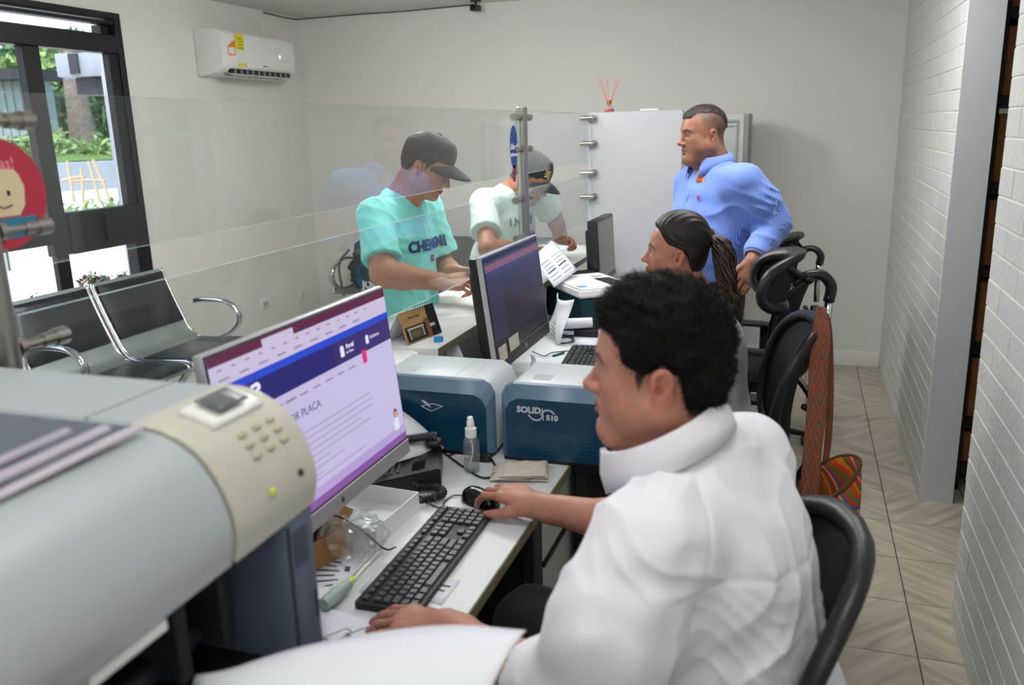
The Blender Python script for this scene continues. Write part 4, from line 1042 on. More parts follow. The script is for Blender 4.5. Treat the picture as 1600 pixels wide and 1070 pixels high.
# water bottle behind the printers
t = thing('water_bottle', 'clear plastic water bottle with a bright blue cap behind the left blue printer', 'bottle', (-1.15, 2.55, .76))
g = G(); g.lathe([(0, .002), (.028, .002), (.031, .008), (.031, .06), (.029, .065), (.031, .07), (.031, .125), (.0295, .14), (.024, .158), (.016, .176), (.013, .184), (.013, .192)], seg=28); g.obj('bottle_body', M_clear, t, smooth=60)
g = G(); g.lathe([(.0155, .188), (.0158, .190), (.0158, .205), (.0148, .2075), (0, .2075)], seg=28); g.obj('cap', M_cap, t, smooth=50)
t.location = (-1.148, 2.56, .7605); t.scale = (1, 1, 1)
# slope paper standing beside it
def paper(name, label, P4, nu=10, nv=8, bend=None, m=None, cat='paper', lines=None, th=.0006):
    """sheet through corners a,b,c,d (bilinear) with bend(u,v)->offset vector"""
    a, b, c, d = [Vector(p) for p in P4]
    def S(u, v):
        p = a.lerp(b, u).lerp(d.lerp(c, u), v)
        return p + (bend(u, v) if bend else Vector((0, 0, 0)))
    t = thing(name, label, cat, tuple((a + b + c + d) / 4))
    g = G(); g.grid([[S(i / nu, j / nv) for j in range(nv + 1)] for i in range(nu + 1)])
    o = g.obj('sheet', m or M_paper, t, smooth=180, world=True); md = o.modifiers.new('thickness', 'SOLIDIFY'); md.thickness = th; md.offset = 0
    if lines:
        n = (b - a).cross(d - a).normalized()
        if n.dot(Vector((0, 0, CAMH)) - a) < 0: n = -n
        g = G()
        for (u0, v0, u1, v1) in lines:
            q = [S(u, v) + n * .0009 for u, v in ((u0, v0), (u1, v0), (u1, v1), (u0, v1))]; g.quad(*q)
        g.obj('printed_lines', M_ink, t, smooth=0, world=True)
    return t
def zb(f): return lambda u, v: Vector((0, 0, f(u, v)))
a = on_plane_y(697, 528, 2.66); b = on_plane_y(716, 538, 2.66); c = on_plane_y(728, 566, 2.62); d = on_plane_y(696, 566, 2.62)
paper('paper_sheet', 'small folded white sheet propped beside the blue-capped water bottle', [a, b, c, d], bend=zb(lambda u, v: .004 * math.sin(3 * u)))
# phone
M_ph = mat('phone_black', srgb(30, 32, 35), .35); M_phk = mat('phone_key', srgb(70, 74, 78), .4)
ph = thing('desk_phone', 'black corded desk phone half under a white sheet beside the spray bottle', 'phone', (-.955, 1.865, .7602), .0)
RP = Matrix.Rotation(.30, 4, 'Z')
def wedge(g, x0, y0, x1, y1, z0, z1a, z1b):
    v = [g.bm.verts.new((x, y, z)) for x, y, z in ((x0, y0, z0), (x1, y0, z0), (x1, y1, z0), (x0, y1, z0), (x0, y0, z1a), (x1, y0, z1a), (x1, y1, z1b), (x0, y1, z1b))]
    for f in ((3, 2, 1, 0), (4, 5, 6, 7), (0, 1, 5, 4), (1, 2, 6, 5), (2, 3, 7, 6), (3, 0, 4, 7)): g.bm.faces.new([v[i] for i in f])
    return v
RP = Matrix.Rotation(math.radians(-68), 4, 'Z')
# local phone: x across (.17), y from user side (-) to back (+)
g = G(RP); vs = wedge(g, -.09, -.10, .09, .10, 0, .022, .060); bmesh.ops.bevel(g.bm, geom=g.bm.edges[:], offset=.004, segments=2, affect='EDGES'); g.bm.transform(RP); g.obj('body', M_ph, ph)
slope = math.atan2(.038, .20)
TK = RP @ Matrix.Translation((0, 0, .041)) @ Matrix.Rotation(slope, 4, 'X')
kc = {}
for r in range(4):
    for c_ in range(4):
        if 'k' not in kc:
            g = G(); g.box((-.0062, -.0048, 0), (.0062, .0048, .0035), bev=.0015, seg=1); kc['k'] = g.mesh('phone_key', M_phk, smooth=0)
        o = addobj('phone_key', kc['k'], ph); o.matrix_local = TK @ Matrix.Translation((-.005 + c_ * .0185, -.06 + r * .0165, 0))
g = G(TK); g.box((-.01, .025, 0), (.065, .06, .002), bev=.0008, seg=1); g.obj('phone_display', M_blackgl, ph)
g = G(TK)
hs = bez([(-.06, -.095, .030), (-.06, -.07, .038), (-.06, 0, .044), (-.06, .07, .038), (-.06, .095, .030)], 5)
g.tube(hs, [.022, .021, .020, .0175, .016, .015, .015, .015, .015, .015, .015, .015, .015, .015, .015, .0155, .017, .019, .021, .022, .022][:len(hs)], seg=14, flat=(.72, 1.0))
g.ell((-.06, -.085, .018), (.026, .026, .016), seg=18, rings=10); g.ell((-.06, .085, .018), (.026, .026, .016), seg=18, rings=10)
g.obj('handset', M_ph, ph, smooth=180)
g = G(TK); g.box((-.066, -.02, .0585), (-.054, .02, .0592)); g.obj('handset_label', M_paper, ph, smooth=0)
# coiled cord
cen = bez([(-.90, 1.725, .778), (-.86, 1.72, .776), (-.82, 1.735, .776), (-.805, 1.775, .776), (-.835, 1.80, .777), (-.88, 1.79, .778), (-.90, 1.80, .785)], 40)
pts = []
for i, p in enumerate(cen):
    tn = (cen[min(i + 1, len(cen) - 1)] - cen[max(i - 1, 0)]).normalized(); n1 = Vector((0, 0, 1)); n2 = tn.cross(n1).normalized(); a_ = i * 1.15
    pts.append(p + (n1 * math.cos(a_) + n2 * math.sin(a_)) * .0095)
g = G(); g.tube(pts, .0024, seg=6); tag(g.obj('coiled_cord', M_black, smooth=180), 'black coiled telephone cord looping on the desk beside the phone', 'cord')
# sheet lying over phone against the monitor
A = on_plane_z(612, 632, .905); B = on_plane_z(694, 700, .812); C = on_plane_z(607, 726, .806); D = Vector(A) + Vector((-.13, -.16, -.02))
paper('paper_sheet', 'large white sheet sloping over the desk phone beside the web page monitor', [A, B, C, D], bend=zb(lambda u, v: .012 * math.sin(math.pi * u)))
# folded cloth / napkins
M_cloth = mat('beige_cloth', srgb(206, 197, 180), .9, bump=.0015, bscale=60)
t = thing('folded_cloth', 'stack of folded beige napkins lying between the mouse and the blue printer', 'cloth', (-.665, 1.965, .7603))
for k in range(5):
    g = G(Matrix.Translation((.003 * k, -.002 * k, .0042 * k)) @ Matrix.Rotation(.28 + .06 * ((k * 7) % 3 - 1), 4, 'Z'))
    g.grid([[(x, y + .01 * (k % 2) * (x > 0), .002 + .0018 * math.sin(9 * x / .08 + k) * math.cos(7 * y / .07 + k) + .0028 * (abs(x) < .07)) for y in np.linspace(-.05, .05, 12)] for x in np.linspace(-.075 + .006 * k, .075 - .004 * k, 14)])
    o = g.obj('napkin', M_cloth, t, smooth=180); md = o.modifiers.new('t', 'SOLIDIFY'); md.thickness = .0028; md.offset = 1
# open white box
t = thing('white_tray_box', 'open white cardboard box lid holding small papers under the large monitor', 'box', (-.955, 1.605, .7602), -.06)
g = G(); w_, d_, h_ = .115, .10, .048
g.box((-w_, -d_, 0), (w_, d_, .002)); g.box((-w_, -d_, .002), (-w_ + .002, d_, h_)); g.box((w_ - .002, -d_, .002), (w_, d_, h_)); g.box((-w_ + .002, -d_, .002), (w_ - .002, -d_ + .002, h_)); g.box((-w_ + .002, d_ - .002, .002), (w_ - .002, d_, h_)); g.obj('tray', M_white, t, smooth=0)
for k, (x, y, r_) in enumerate(((.03, -.02, .3), (-.04, .02, -.5), (.05, .04, 1.0))):
    g = G(Matrix.Translation((x, y, .003 + .0018 * k)) @ Matrix.Rotation(r_, 4, 'Z')); g.box((-.045, -.03, 0), (.045, .03, .0015)); g.obj('paper_slip', M_paper, t, smooth=0)
# cardboard box with bubble film
M_card2 = mat('kraft_cardboard', srgb(176, 128, 78), .85, var=.06, vscale=12)
t = thing('cardboard_box', 'small open kraft cardboard box stuffed with clear plastic film beside the printer', 'box', (-.965, 1.425, .7602), -.35)
g = G(); w_, d_, h_ = .055, .05, .062
g.box((-w_, -d_, 0), (w_, d_, .002)); g.box((-w_, -d_, .002), (-w_ + .002, d_, h_)); g.box((w_ - .002, -d_, .002), (w_, d_, h_)); g.box((-w_ + .002, -d_, .002), (w_ - .002, -d_ + .002, h_)); g.box((-w_ + .002, d_ - .002, .002), (w_ - .002, d_, h_)); g.obj('carton', M_card2, t, smooth=0)
g = G(Matrix.Translation((-w_, 0, h_)) @ Matrix.Rotation(math.radians(-20), 4, 'Y')); g.box((0, -d_, 0), (.05, d_, .0018)); g.obj('flap', M_card2, t, smooth=0)
g = G(Matrix.Translation((0, d_, h_)) @ Matrix.Rotation(math.radians(50), 4, 'X')); g.box((-w_, 0, 0), (w_, .045, .0018)); g.obj('flap', M_card2, t, smooth=0)
rs = np.random.RandomState(4)
def crumple(g, c, r, n, seed, sq=(1, 1, 1)):
    q = np.random.RandomState(seed); A_ = q.normal(size=(6, 3)) * 1.6 / max(r); ph_ = q.rand(6) * 6
    rows = []
    for i in range(n + 1):
        th = math.pi * i / n; row = []
        for j in range(2 * n):
            ph1 = math.pi * j / n; d = np.array([math.sin(th) * math.cos(ph1), math.sin(th) * math.sin(ph1), math.cos(th)])
            p = d * np.array(r); k = 1 + .16 * sum(abs(math.sin(A_[m] @ p * 3 + ph_[m])) for m in range(6)) - .42
            row.append(tuple(np.array(c) + p * k))
        rows.append(row)
    g.grid(rows, closev=True)
M_film = glass_mat('bubble_film', tint=(.93, .94, .95), f0=.10, rough=.12, haze=.12, hazecol=(.85, .87, .9, 1))
t = thing('plastic_film', 'crumpled clear bubble film bulging out of the small kraft cardboard box', 'plastic film', (-.885, 1.465, .762))
g = G(); crumple(g, (.0, .0, .042), (.062, .055, .04), 18, 3); g.obj('film', M_film, t, smooth=0)
# printed card + tool + label
a, b, c, d = [on_plane_z(*p, .7612) for p in ((487, 862), (556, 880), (544, 916), (480, 935))]
ln = [(.08 + .0, .1 + .14 * k, .7 - .1 * (k % 2), .14 + .14 * k) for k in range(6)] + [(.8, .2, .92, .4)]
paper('printed_card', 'white printed card with dark scribbles lying left of the keyboard', [a, b, c, d], nu=2, nv=2, lines=ln)
t = thing('cleaning_brush', 'grey-green handled cleaning tool with a lime ring lying left of the keyboard', 'tool', (-.80, 1.33, .775))
p0, p1, p2, p3 = [on_plane_z(*p, z) for p, z in (((505, 945), .782), ((545, 912), .778), ((560, 893), .776), ((600, 853), .775))]
g = G(); g.tube([p0, p0.lerp(p1, .5), p1], [.0125, .0145, .010], seg=14); g.obj('handle', mat('grey_green_plastic', srgb(150, 166, 166), .4), t, world=True, smooth=60)
g = G(); g.tube([p1, p1.lerp(p2, .35)], .0075, seg=14); g.obj('lime_ring', mat('lime_plastic', srgb(190, 214, 40), .4), t, world=True, smooth=60)
g = G(); g.tube([p1.lerp(p2, .35), p2, p3], [.005, .0042, .0022], seg=10, flat=(.5, 1.2)); g.obj('blade', M_steel, t, world=True, smooth=60)
a, b, c, d = [on_plane_z(*p, .7612) for p in ((688, 902), (720, 906), (690, 945), (660, 935))]
paper('paper_label', 'small white paper label sticking out under the near edge of the keyboard', [a, b, c, d], nu=3, nv=3, lines=[(.2, .3, .8, .36), (.2, .5, .7, .56)])
a, b, c, d = [on_plane_z(*p, .7610) for p in ((592, 885), (640, 868), (600, 930), (560, 925))]
paper('paper_label', 'pale paper strip lying between the grey tool and the keyboard', [a, b, c, d], nu=2, nv=2)
g = G(); g.tube(bez([on_plane_z(*p, .764) for p in ((700, 712), (735, 700), (760, 708), (775, 735), (750, 745), (690, 705))], 6), .003, seg=6); tag(g.obj('power_cable', M_black, smooth=180), 'black power cable lying at the foot of the blue printers behind the spray bottle', 'cable')
t = thing('power_adapter', 'round black adapter lump on the desk behind the spray bottle', 'adapter', (-.80, 2.03, .76))
g = G(); g.box((-.03, -.012, 0), (.03, .012, .024), bev=.006); g.obj('body', M_black, t)

# ------------------------------------------------------------------ counter things
t = thing('desk_calendar', 'spiral bound easel calendar with a tan photo page on the white counter', 'calendar', (-1.255, 2.50, .952))
BL = Vector((-1.262, 2.43, .931)); 
a = on_plane_z(637, 540, .9545); b = on_plane_z(690, 519, .9545); 
tp = .105
u_ = (b - a).normalized(); nrm_ = Vector((-u_.y, u_.x, 0)); 
if nrm_.x > 0: nrm_ = -nrm_
c = b + nrm_ * .035 + Vector((0, 0, tp)); d = a + nrm_ * .035 + Vector((0, 0, tp))
t.location = tuple((a + b) / 2)
M_caltan = mat('calendar_tan', srgb(176, 138, 88), .6, var=.35, vscale=25); M_caldark = mat('calendar_dark', srgb(40, 34, 34), .5, var=.3, vscale=40)
def pgrid(g, P4, off, u0, v0, u1, v1, n=1):
    A_, B_, C_, D_ = P4; nn = (B_ - A_).cross(D_ - A_).normalized() * off
    q = [A_.lerp(B_, u).lerp(D_.lerp(C_, u), v) + nn for u, v in ((u0, v0), (u1, v0), (u1, v1), (u0, v1))]; g.quad(*q)
Q = (a, b, c, d)
g = G(); pgrid(g, Q, 0, 0, 0, 1, 1); o = g.obj('page', M_caltan, t, smooth=0, world=True); md = o.modifiers.new('t', 'SOLIDIFY'); md.thickness = .001; md.offset = 0
a2, b2 = a + nrm_ * .10, b + nrm_ * .10
g = G(); pgrid(g, (a2, b2, c, d), 0, 0, 0, 1, 1); o = g.obj('back_board', M_paper, t, smooth=0, world=True); md = o.modifiers.new('t', 'SOLIDIFY'); md.thickness = .002
g = G(); pgrid(g, (a + Vector((0, 0, -.001)), b + Vector((0, 0, -.001)), b2, a2), 0, 0, 0, 1, 1); o = g.obj('base_board', M_paper, t, smooth=0, world=True); md = o.modifiers.new('t', 'SOLIDIFY'); md.thickness = .0015
sgn = .0022 if (b - a).cross(d - a).x > 0 else -.0022
g = G(); pgrid(g, Q, sgn, .05, .05, .62, .52); g.obj('photo_print', M_caldark, t, smooth=0, world=True)
g = G(); pgrid(g, Q, sgn, .74, 0, 1, 1); g.obj('dark_border', mat('calendar_black', srgb(22, 18, 22), .5), t, smooth=0, world=True)
g = G(); pgrid(g, Q, sgn * 1.3, .10, .40, .56, .47); pgrid(g, Q, sgn * 1.3, .12, .12, .16, .40); pgrid(g, Q, sgn * 1.3, .50, .12, .54, .40); g.obj('photo_arch', mat('calendar_light', srgb(176, 168, 156), .6, var=.3, vscale=60), t, smooth=0, world=True)
g = G(); pgrid(g, Q, sgn * 1.2, .19, .13, .47, .36); g.obj('photo_people', mat('calendar_people', srgb(96, 92, 62), .7, var=.8, vscale=140), t, smooth=0, world=True)
g = G(); pgrid(g, Q, sgn * 1.2, .62, .0, .74, .62); g.obj('photo_column', mat('calendar_brown', srgb(120, 84, 50), .6, var=.6, vscale=70), t, smooth=0, world=True)
FC = frame(a.lerp(b, .38).lerp(d.lerp(c, .38), .78) + (b - a).cross(d - a).normalized() * sgn * 1.2, b - a, d - a)
for k, s_ in enumerate(('Mejores vistas', 'de nuestra', 'región')):
    text_mesh(s_, .0105, Matrix.Translation(Vector((0, 0, -.013 * k)) - t.location) @ FC, mat('cal_ink%d' % k, srgb(96, 60, 30), .7) if k == 0 else bpy.data.materials['cal_ink0'], 'lettering', t)
FD = frame(a.lerp(b, .80).lerp(d.lerp(c, .80), .35) + (b - a).cross(d - a).normalized() * sgn * 1.5, b - a, d - a)
text_mesh('2024', .016, Matrix.Translation(-t.location) @ FD, M_paper, 'lettering', t, bold=.0004)
for k in range(14):
    p = d.lerp(c, (k + .7) / 14.4); g = G(); g.tube([p + Vector((0, 0, .004)) + (nrm_ * math.cos(q_) + Vector((0, 0, math.sin(q_)))) * .006 for q_ in np.linspace(0, 2 * math.pi, 10, endpoint=False)], .0009, seg=5, closed=True); g.obj('spiral_ring', M_black, t, world=True)
# paper pad the customer writes on
a, b, c, d = [on_plane_z(*p, .955) for p in ((862, 377), (898, 377), (899, 390), (870, 391))]
paper('paper_form', 'white form on the counter under the pen of the customer in the black cap', [a, b, c, d], nu=2, nv=2, th=.002)

# ------------------------------------------------------------------ further desk things
sc_ = thing('document_scanner', 'teal document scanner with a white sloping lid on the further desk', 'scanner', (-.925, 3.84, .7602), math.atan2(-.785, .62))
M_tealp = mat('scanner_teal', srgb(14, 52, 62), .45)
def hexa(g, b, t_):
    v = [g.bm.verts.new(p) for p in b + t_]
    for f in ((3, 2, 1, 0), (4, 5, 6, 7), (0, 1, 5, 4), (1, 2, 6, 5), (2, 3, 7, 6), (3, 0, 4, 7)): g.bm.faces.new([v[i] for i in f])
    return v
g = G(); hexa(g, [(-.20, -.15, 0), (.22, -.15, 0), (.22, .15, 0), (-.20, .15, 0)], [(-.19, -.145, .145), (.21, -.145, .145), (.21, .145, .145), (-.19, .145, .145)]); bmesh.ops.bevel(g.bm, geom=g.bm.edges[:], offset=.006, segments=2, affect='EDGES'); g.obj('body', M_tealp, sc_)
g = G(); hexa(g, [(-.20, -.152, .146), (.22, -.152, .146), (.22, .152, .146), (-.20, .152, .146)], [(-.19, -.142, .185), (.21, -.142, .185), (.21, .142, .185), (-.19, .142, .185)]); bmesh.ops.bevel(g.bm, geom=g.bm.edges[:], offset=.009, segments=2, affect='EDGES'); g.obj('lid', M_whitepl, sc_)
g = G(); g.box((-.03, .035, .1852), (.15, .115, .187), bev=.0006, seg=1); g.obj('display_window', M_blackgl, sc_)
g = G(); g.box((-.10, .05, .1852), (-.075, .10, .1862)); g.obj('lid_marking', mat('lid_print', srgb(150, 155, 158), .5), sc_, smooth=0)
g = G(); g.box((.11, -.12, .1852), (.15, -.08, .1862)); g.obj('blue_badge', mat('blue_badge', srgb(90, 160, 220), .4), sc_, smooth=0)
g = G(); g.ell((.20, .12, .19), .008, seg=12, rings=8); g.obj('red_button', mat('red_button', srgb(200, 30, 40), .4), sc_)
g = G(); g.box((-.215, -.135, .146), (-.195, .135, .20), bev=.004, seg=1, M=Matrix.Identity(4)); g.obj('paper_chute', M_blackgl, sc_)
A, B, C, D = at(866, 449, 3.84), at(902, 422, 4.08), at(862, 376, 4.24), at(830, 404, 4.0)
lin = [(.08 + .46 * j, .12 + .1 * k, .42 + .46 * j, .135 + .1 * k + (.02 if k == 2 else 0)) for j in range(2) for k in range(6)]
paper('paper_form', 'printed form standing up in the feeder of the teal document scanner', [A, B, C, D], lines=lin, bend=zb(lambda u, v: .01 * math.sin(3 * v)), th=.001)
A, B, C, D = Vector((-1.03, 3.44, .765)), Vector((-.905, 3.30, .765)), Vector((-.90, 3.40, .935)), Vector((-1.02, 3.56, .935))
lin = [(.1, .1 + .08 * k, .85, .115 + .08 * k) for k in range(10)]
def cr(u, v): return Vector((.018 * math.sin(5 * u + 2 * v), -.012 * math.sin(6 * v) - .02 * math.sin(math.pi * u), .008 * math.sin(7 * u)))
paper('paper_form', 'crumpled printed papers lying in front of the teal document scanner', [A, B, C, D], lines=lin, bend=cr, th=.001)
t = thing('paper_roll', 'white roll of paper lying beside the crumpled papers on the further desk', 'paper roll', tuple(on_plane_z(895, 500, .795)))
g = G(); p0, p1 = on_plane_z(876, 506, .818), on_plane_z(925, 504, .818); g.cyl(p0, p1, .023, seg=24); g.obj('roll', M_paper, t, world=True)
t = thing('black_binder', 'black binder with papers lying between the white roll and the keyboard', 'binder', tuple(on_plane_z(890, 520, .765)))
A, B, C, D = [on_plane_z(*p, .762) for p in ((862, 524), (935, 527), (935, 508), (862, 520))]
g = G(); hexa(g, [A, B, C, D], [p + Vector((0, 0, .03)) for p in (A, B, C, D)]); bmesh.ops.bevel(g.bm, geom=g.bm.edges[:], offset=.003, segments=1, affect='EDGES'); g.obj('cover', M_black, t, world=True)
g = G(); g.box((.02, -.0, .008), (.10, .05, .024), M=Matrix.Translation(A)); g.obj('page_block', M_paper, t, world=True, smooth=0)
A, B, C, D = [on_plane_z(*p, .7625) for p in ((893, 527), (935, 528), (930, 540), (895, 538))]
paper('paper_sheet', 'small white sheet lying on the further desk beside the looped cable', [A, B, C, D], nu=2, nv=2, th=.001)
pts = []
for k in range(50):
    a_ = k * .3; p = on_plane_z(883, 533, .765); pts.append(p + Vector((.035 * math.cos(a_) * (1 + .1 * math.sin(k)), .06 * math.sin(a_), .0002 * k)))
g = G(); g.tube(pts, .002, seg=6); tag(g.obj('looped_cable', mat('cable_navy', srgb(30, 34, 60), .5), smooth=180), 'dark blue cable coiled in a loop on the further desk', 'cable')
g = G(); g.tube(bez([on_plane_z(*p, .768) for p in ((832, 549), (850, 556), (862, 551), (890, 548))], 6), .0022, seg=6); tag(g.obj('keyboard_cable', M_black, smooth=180), 'thin black cable running from the further monitor to the further keyboard', 'cable')
g = G(); p0, p1 = on_plane_z(864, 556, .765), on_plane_z(880, 551, .765); g.cyl(p0, p1, .0045, seg=10); g.cyl(p1, p1 + (p1 - p0) * .15, .0045, .001, seg=10); tag(g.obj('pen', mat('pen_blue', srgb(20, 80, 110), .3)), 'dark blue pen lying beside the further keyboard', 'pen')
A, B, C, D = at(828, 573, 3.0), at(840, 577, 3.0), at(838, 560, 3.02), at(829, 552, 3.02)
paper('tissue', 'crumpled white tissue standing under the further all-in-one computer', [A, B, C, D], bend=lambda u, v: Vector((.01 * math.sin(5 * u), .015 * math.sin(4 * v), 0)), cat='tissue')

# ------------------------------------------------------------------ diffuser and white box on top of the panel
t = thing('reed_diffuser', 'reed diffuser with red liquid and coral sticks on top of the white panel', 'diffuser', (-1.083, 5.0, 1.7302))
g = G(); g.lathe([(0, .001), (.026, .001), (.029, .006), (.028, .02), (.018, .036), (.011, .044), (.011, .048)], seg=24); g.obj('glass_bottle', M_clear, t, smooth=60)
g = G(); g.lathe([(0, .003), (.025, .003), (.0268, .008), (.0262, .018), (0, .018)], seg=24); g.obj('red_liquid', mat('red_liquid', srgb(214, 30, 40), .2), t, smooth=60)
g = G(); g.cyl((0, 0, .045), (0, 0, .066), .0145, seg=20); g.obj('gold_collar', mat('gold_collar', srgb(170, 130, 60), .3, .9), t)
for k, (dx, dy) in enumerate(((-.062, .01), (-.045, -.01), (-.012, .0), (.045, .01), (.066, -.01))):
    g = G(); g.tube([(dx * .05, dy * .05, .03), (dx, dy, .19 - .004 * (k % 2))], .0018, seg=6); g.obj('reed', mat('reed_coral%d' % k, srgb(222, 120, 104), .6) if k == 0 else bpy.data.materials['reed_coral0'], t)
t = thing('white_box', 'flat white box lying on top of the white panel beside the diffuser', 'box', (-.845, 5.0, 1.7302))
g = G(); g.box((-.055, -.018, 0), (.05, .018, .012), bev=.002, seg=1); g.box((.052, -.018, 0), (.058, .018, .016), bev=.001, seg=1); g.obj('body', M_whitepl, t)

# ------------------------------------------------------------------ large-format printer in the left foreground
M_plot = mat('plotter_white', srgb(168, 174, 177), .38, bump=.0002, bscale=200); M_plbeige = mat('plotter_panel_grey', srgb(186, 184, 170), .45, var=.06, vscale=30)
M_plblue = mat('plotter_slate', srgb(84, 94, 114), .45); M_pltray = mat('plotter_tray_grey', srgb(140, 146, 156), .5)
pl = thing('large_format_printer', 'large pale grey roll printer with a control panel filling the left foreground', 'printer', (-.9, .4, .7605))
YE = .868
curve = bez([Vector((-.70, 0, 1.338)), Vector((-.655, 0, 1.334)), Vector((-.612, 0, 1.312)), Vector((-.584, 0, 1.272)), Vector((-.573, 0, 1.228)), Vector((-.580, 0, 1.186))], 6)
def shell(g, cv, y0, y1, th, mi=None, ends=True):
    n = len(cv); nr = []
    for i in range(n):
        d_ = (cv[min(i + 1, n - 1)] - cv[max(i - 1, 0)]).normalized(); nr.append(Vector((d_.z, 0, -d_.x)))
    out = [[p + Vector((0, y, 0)) for y in (y0, y1)] for p in cv]; inn = [[p + nr[i] * th + Vector((0, y, 0)) for y in (y0, y1)] for i, p in enumerate(cv)]
    V = g.grid(out + inn[::-1], closeu=True, mi=mi)
    for k in (0, 1):
        ring = [V[i][k] for i in range(len(V))]
        for i in range(n - 1):
            g.bm.faces.new((ring[i], ring[i + 1], ring[2 * n - 2 - i], ring[2 * n - 1 - i]))
g = G(); shell(g, curve, -.6, .700, .012); g.obj('front_lid', M_plot, pl, world=True, smooth=50)
cv2 = [p + Vector((.003 if p.z < 1.33 else 0, 0, .002)) for p in curve]
g = G(); shell(g, cv2, .704, YE, .02); cp = g.obj('control_panel', M_plbeige, pl, world=True, smooth=50)
# display bezel on panel
def cpt(s, y, off=0):
    k = s * (len(cv2) - 1); i = min(int(k), len(cv2) - 2); p = cv2[i].lerp(cv2[i + 1], k - i); d_ = (cv2[i + 1] - cv2[i]).normalized(); nn = Vector((-d_.z, 0, d_.x)); nn = nn if nn.x + nn.z > 0 else -nn
    return p + nn * off + Vector((0, y, 0))
g = G(); g.grid([[cpt(s, y, .006) for y in np.linspace(.750, .842, 4)] for s in np.linspace(.13, .33, 6)]); o = g.obj('display_bezel', M_whitepl, cp, world=True); md = o.modifiers.new('t', 'SOLIDIFY'); md.thickness = .008
g = G(); g.grid([[cpt(s, y, .0135) for y in np.linspace(.768, .825, 4)] for s in np.linspace(.165, .285, 6)]); o = g.obj('display', mat('plotter_display', srgb(96, 98, 104), .25), cp, world=True); md = o.modifiers.new('t', 'SOLIDIFY'); md.thickness = .002
M_btn = mat('button_olive', srgb(172, 169, 146), .5)
for r_ in range(3):
    for c_ in range(3):
        g = G(); g.ell(cpt(.42 + .06 * r_, .775 + .028 * c_, .0), (.005, .009, .005), seg=10, rings=6); g.obj('button', M_btn, cp, world=True)
g = G(); g.ell(cpt(.74, .775, .001), (.004, .006, .006), seg=10, rings=6); g.obj('button', mat('button_lime', srgb(190, 205, 90), .5), cp, world=True)
g = G(); g.ell(cpt(.74, .835, .001), (.004, .005, .005), seg=10, rings=6); g.obj('button', M_darkp, cp, world=True)
# top deck around the sunken tray
g = G(); g.box((-1.35, .715, 1.30), (-.70, YE, 1.338), bev=.004, seg=1); g.obj('top_deck', M_plot, pl, world=True)
g = G(); g.box((-.775, .714, 1.337), (-.772, YE, 1.3388)); g.obj('deck_seam', M_pltray, pl, world=True, smooth=0)
g = G(); g.box((-1.35, .712, 1.22), (-.70, .716, 1.335)); g.box((-1.36, -.6, 1.20), (-.675, .712, 1.225)); g.box((-.69, -.6, 1.225), (-.675, .705, 1.322)); g.box((-1.36, -.6, 1.225), (-1.34, .712, 1.335)); g.obj('sunken_tray', M_pltray, pl, world=True, smooth=0)
# body under the lid, slate end column, dark print bay with rails
g = G(); g.box((-1.35, -.6, .98), (-.76, YE - .01, 1.20)); g.obj('chassis', M_black, pl, world=True, smooth=0)
g = G(); g.box((-.76, .80, .955), (-.578, YE, 1.20), bev=.012); g.box((-.74, .845, .90), (-.62, YE + .001, .97), bev=.004, seg=1); ec = g.obj('end_column', M_plblue, pl, world=True)
g = G(); g.box((-.5785, .815, 1.12), (-.576, .845, 1.17), bev=.001, seg=1); g.obj('port_cover', mat('slate_dark', srgb(58, 66, 82), .4), ec, world=True)
g = G(); g.box((-.5785, .806, 1.01), (-.5765, .809, 1.18)); g.box((-.5785, .852, 1.03), (-.5765, .855, 1.07)); g.obj('column_seam', mat('slate_seam', srgb(50, 56, 70), .4), ec, world=True, smooth=0)
for z, r_ in ((1.15, .008), (1.10, .012), (1.03, .014)):
    g = G(); g.cyl((-.71, -.6, z), (-.71, .80, z), r_, seg=12); g.obj('feed_rail', mat('rail_dark%d' % int(z * 100), srgb(46, 48, 52), .35), pl, world=True)
for y in (.78, .70, .55, .40):
    g = G(); g.box((-.72, y - .01, 1.02), (-.66, y + .01, 1.12), bev=.003, seg=1); g.obj('pinch_lever', M_darkp, pl, world=True)
g = G(); g.box((-.765, -.6, .985), (-.60, .80, .995)); g.obj('output_platen', M_black, pl, world=True, smooth=0)
g = G(); g.box((-.60, .50, 1.168), (-.585, .60, 1.18)); g.obj('lid_grip', M_whitepl, pl, world=True, smooth=0)
g = G(); g.box((-1.05, -.55, .7605), (-.80, .70, .98)); g.obj('stand', M_darkp, pl, world=True, smooth=0)
# curled sheets lying in the top tray
for k in range(4):
    yy = .69 - .03 * k
    A, B = Vector((-.672 - .022 * k, -.4, 1.338 + .006 * k)), Vector((-.668 - .02 * k, yy, 1.347 + .006 * (k % 3)))
    g = G(); g.tube([A, A.lerp(B, .5) + Vector((-.01, 0, -.012)), B], [.008, .007, .0055 + .001 * (k % 2)], seg=12, flat=(.6, 1.3))
    tag(g.obj('paper_roll', mat('rolled_paper%d' % k, srgb(178 - 8 * k, 172 - 8 * k, 182 - 7 * k), .6), smooth=60), ['white rolled sheet nearest the front lid in the top tray of the large printer', 'second rolled sheet in the top tray of the large printer', 'third rolled sheet in the top tray, slightly shorter, of the large printer', 'rearmost rolled sheet in the top tray of the large printer'][k], 'paper roll', 'rolled sheets in the printer tray')
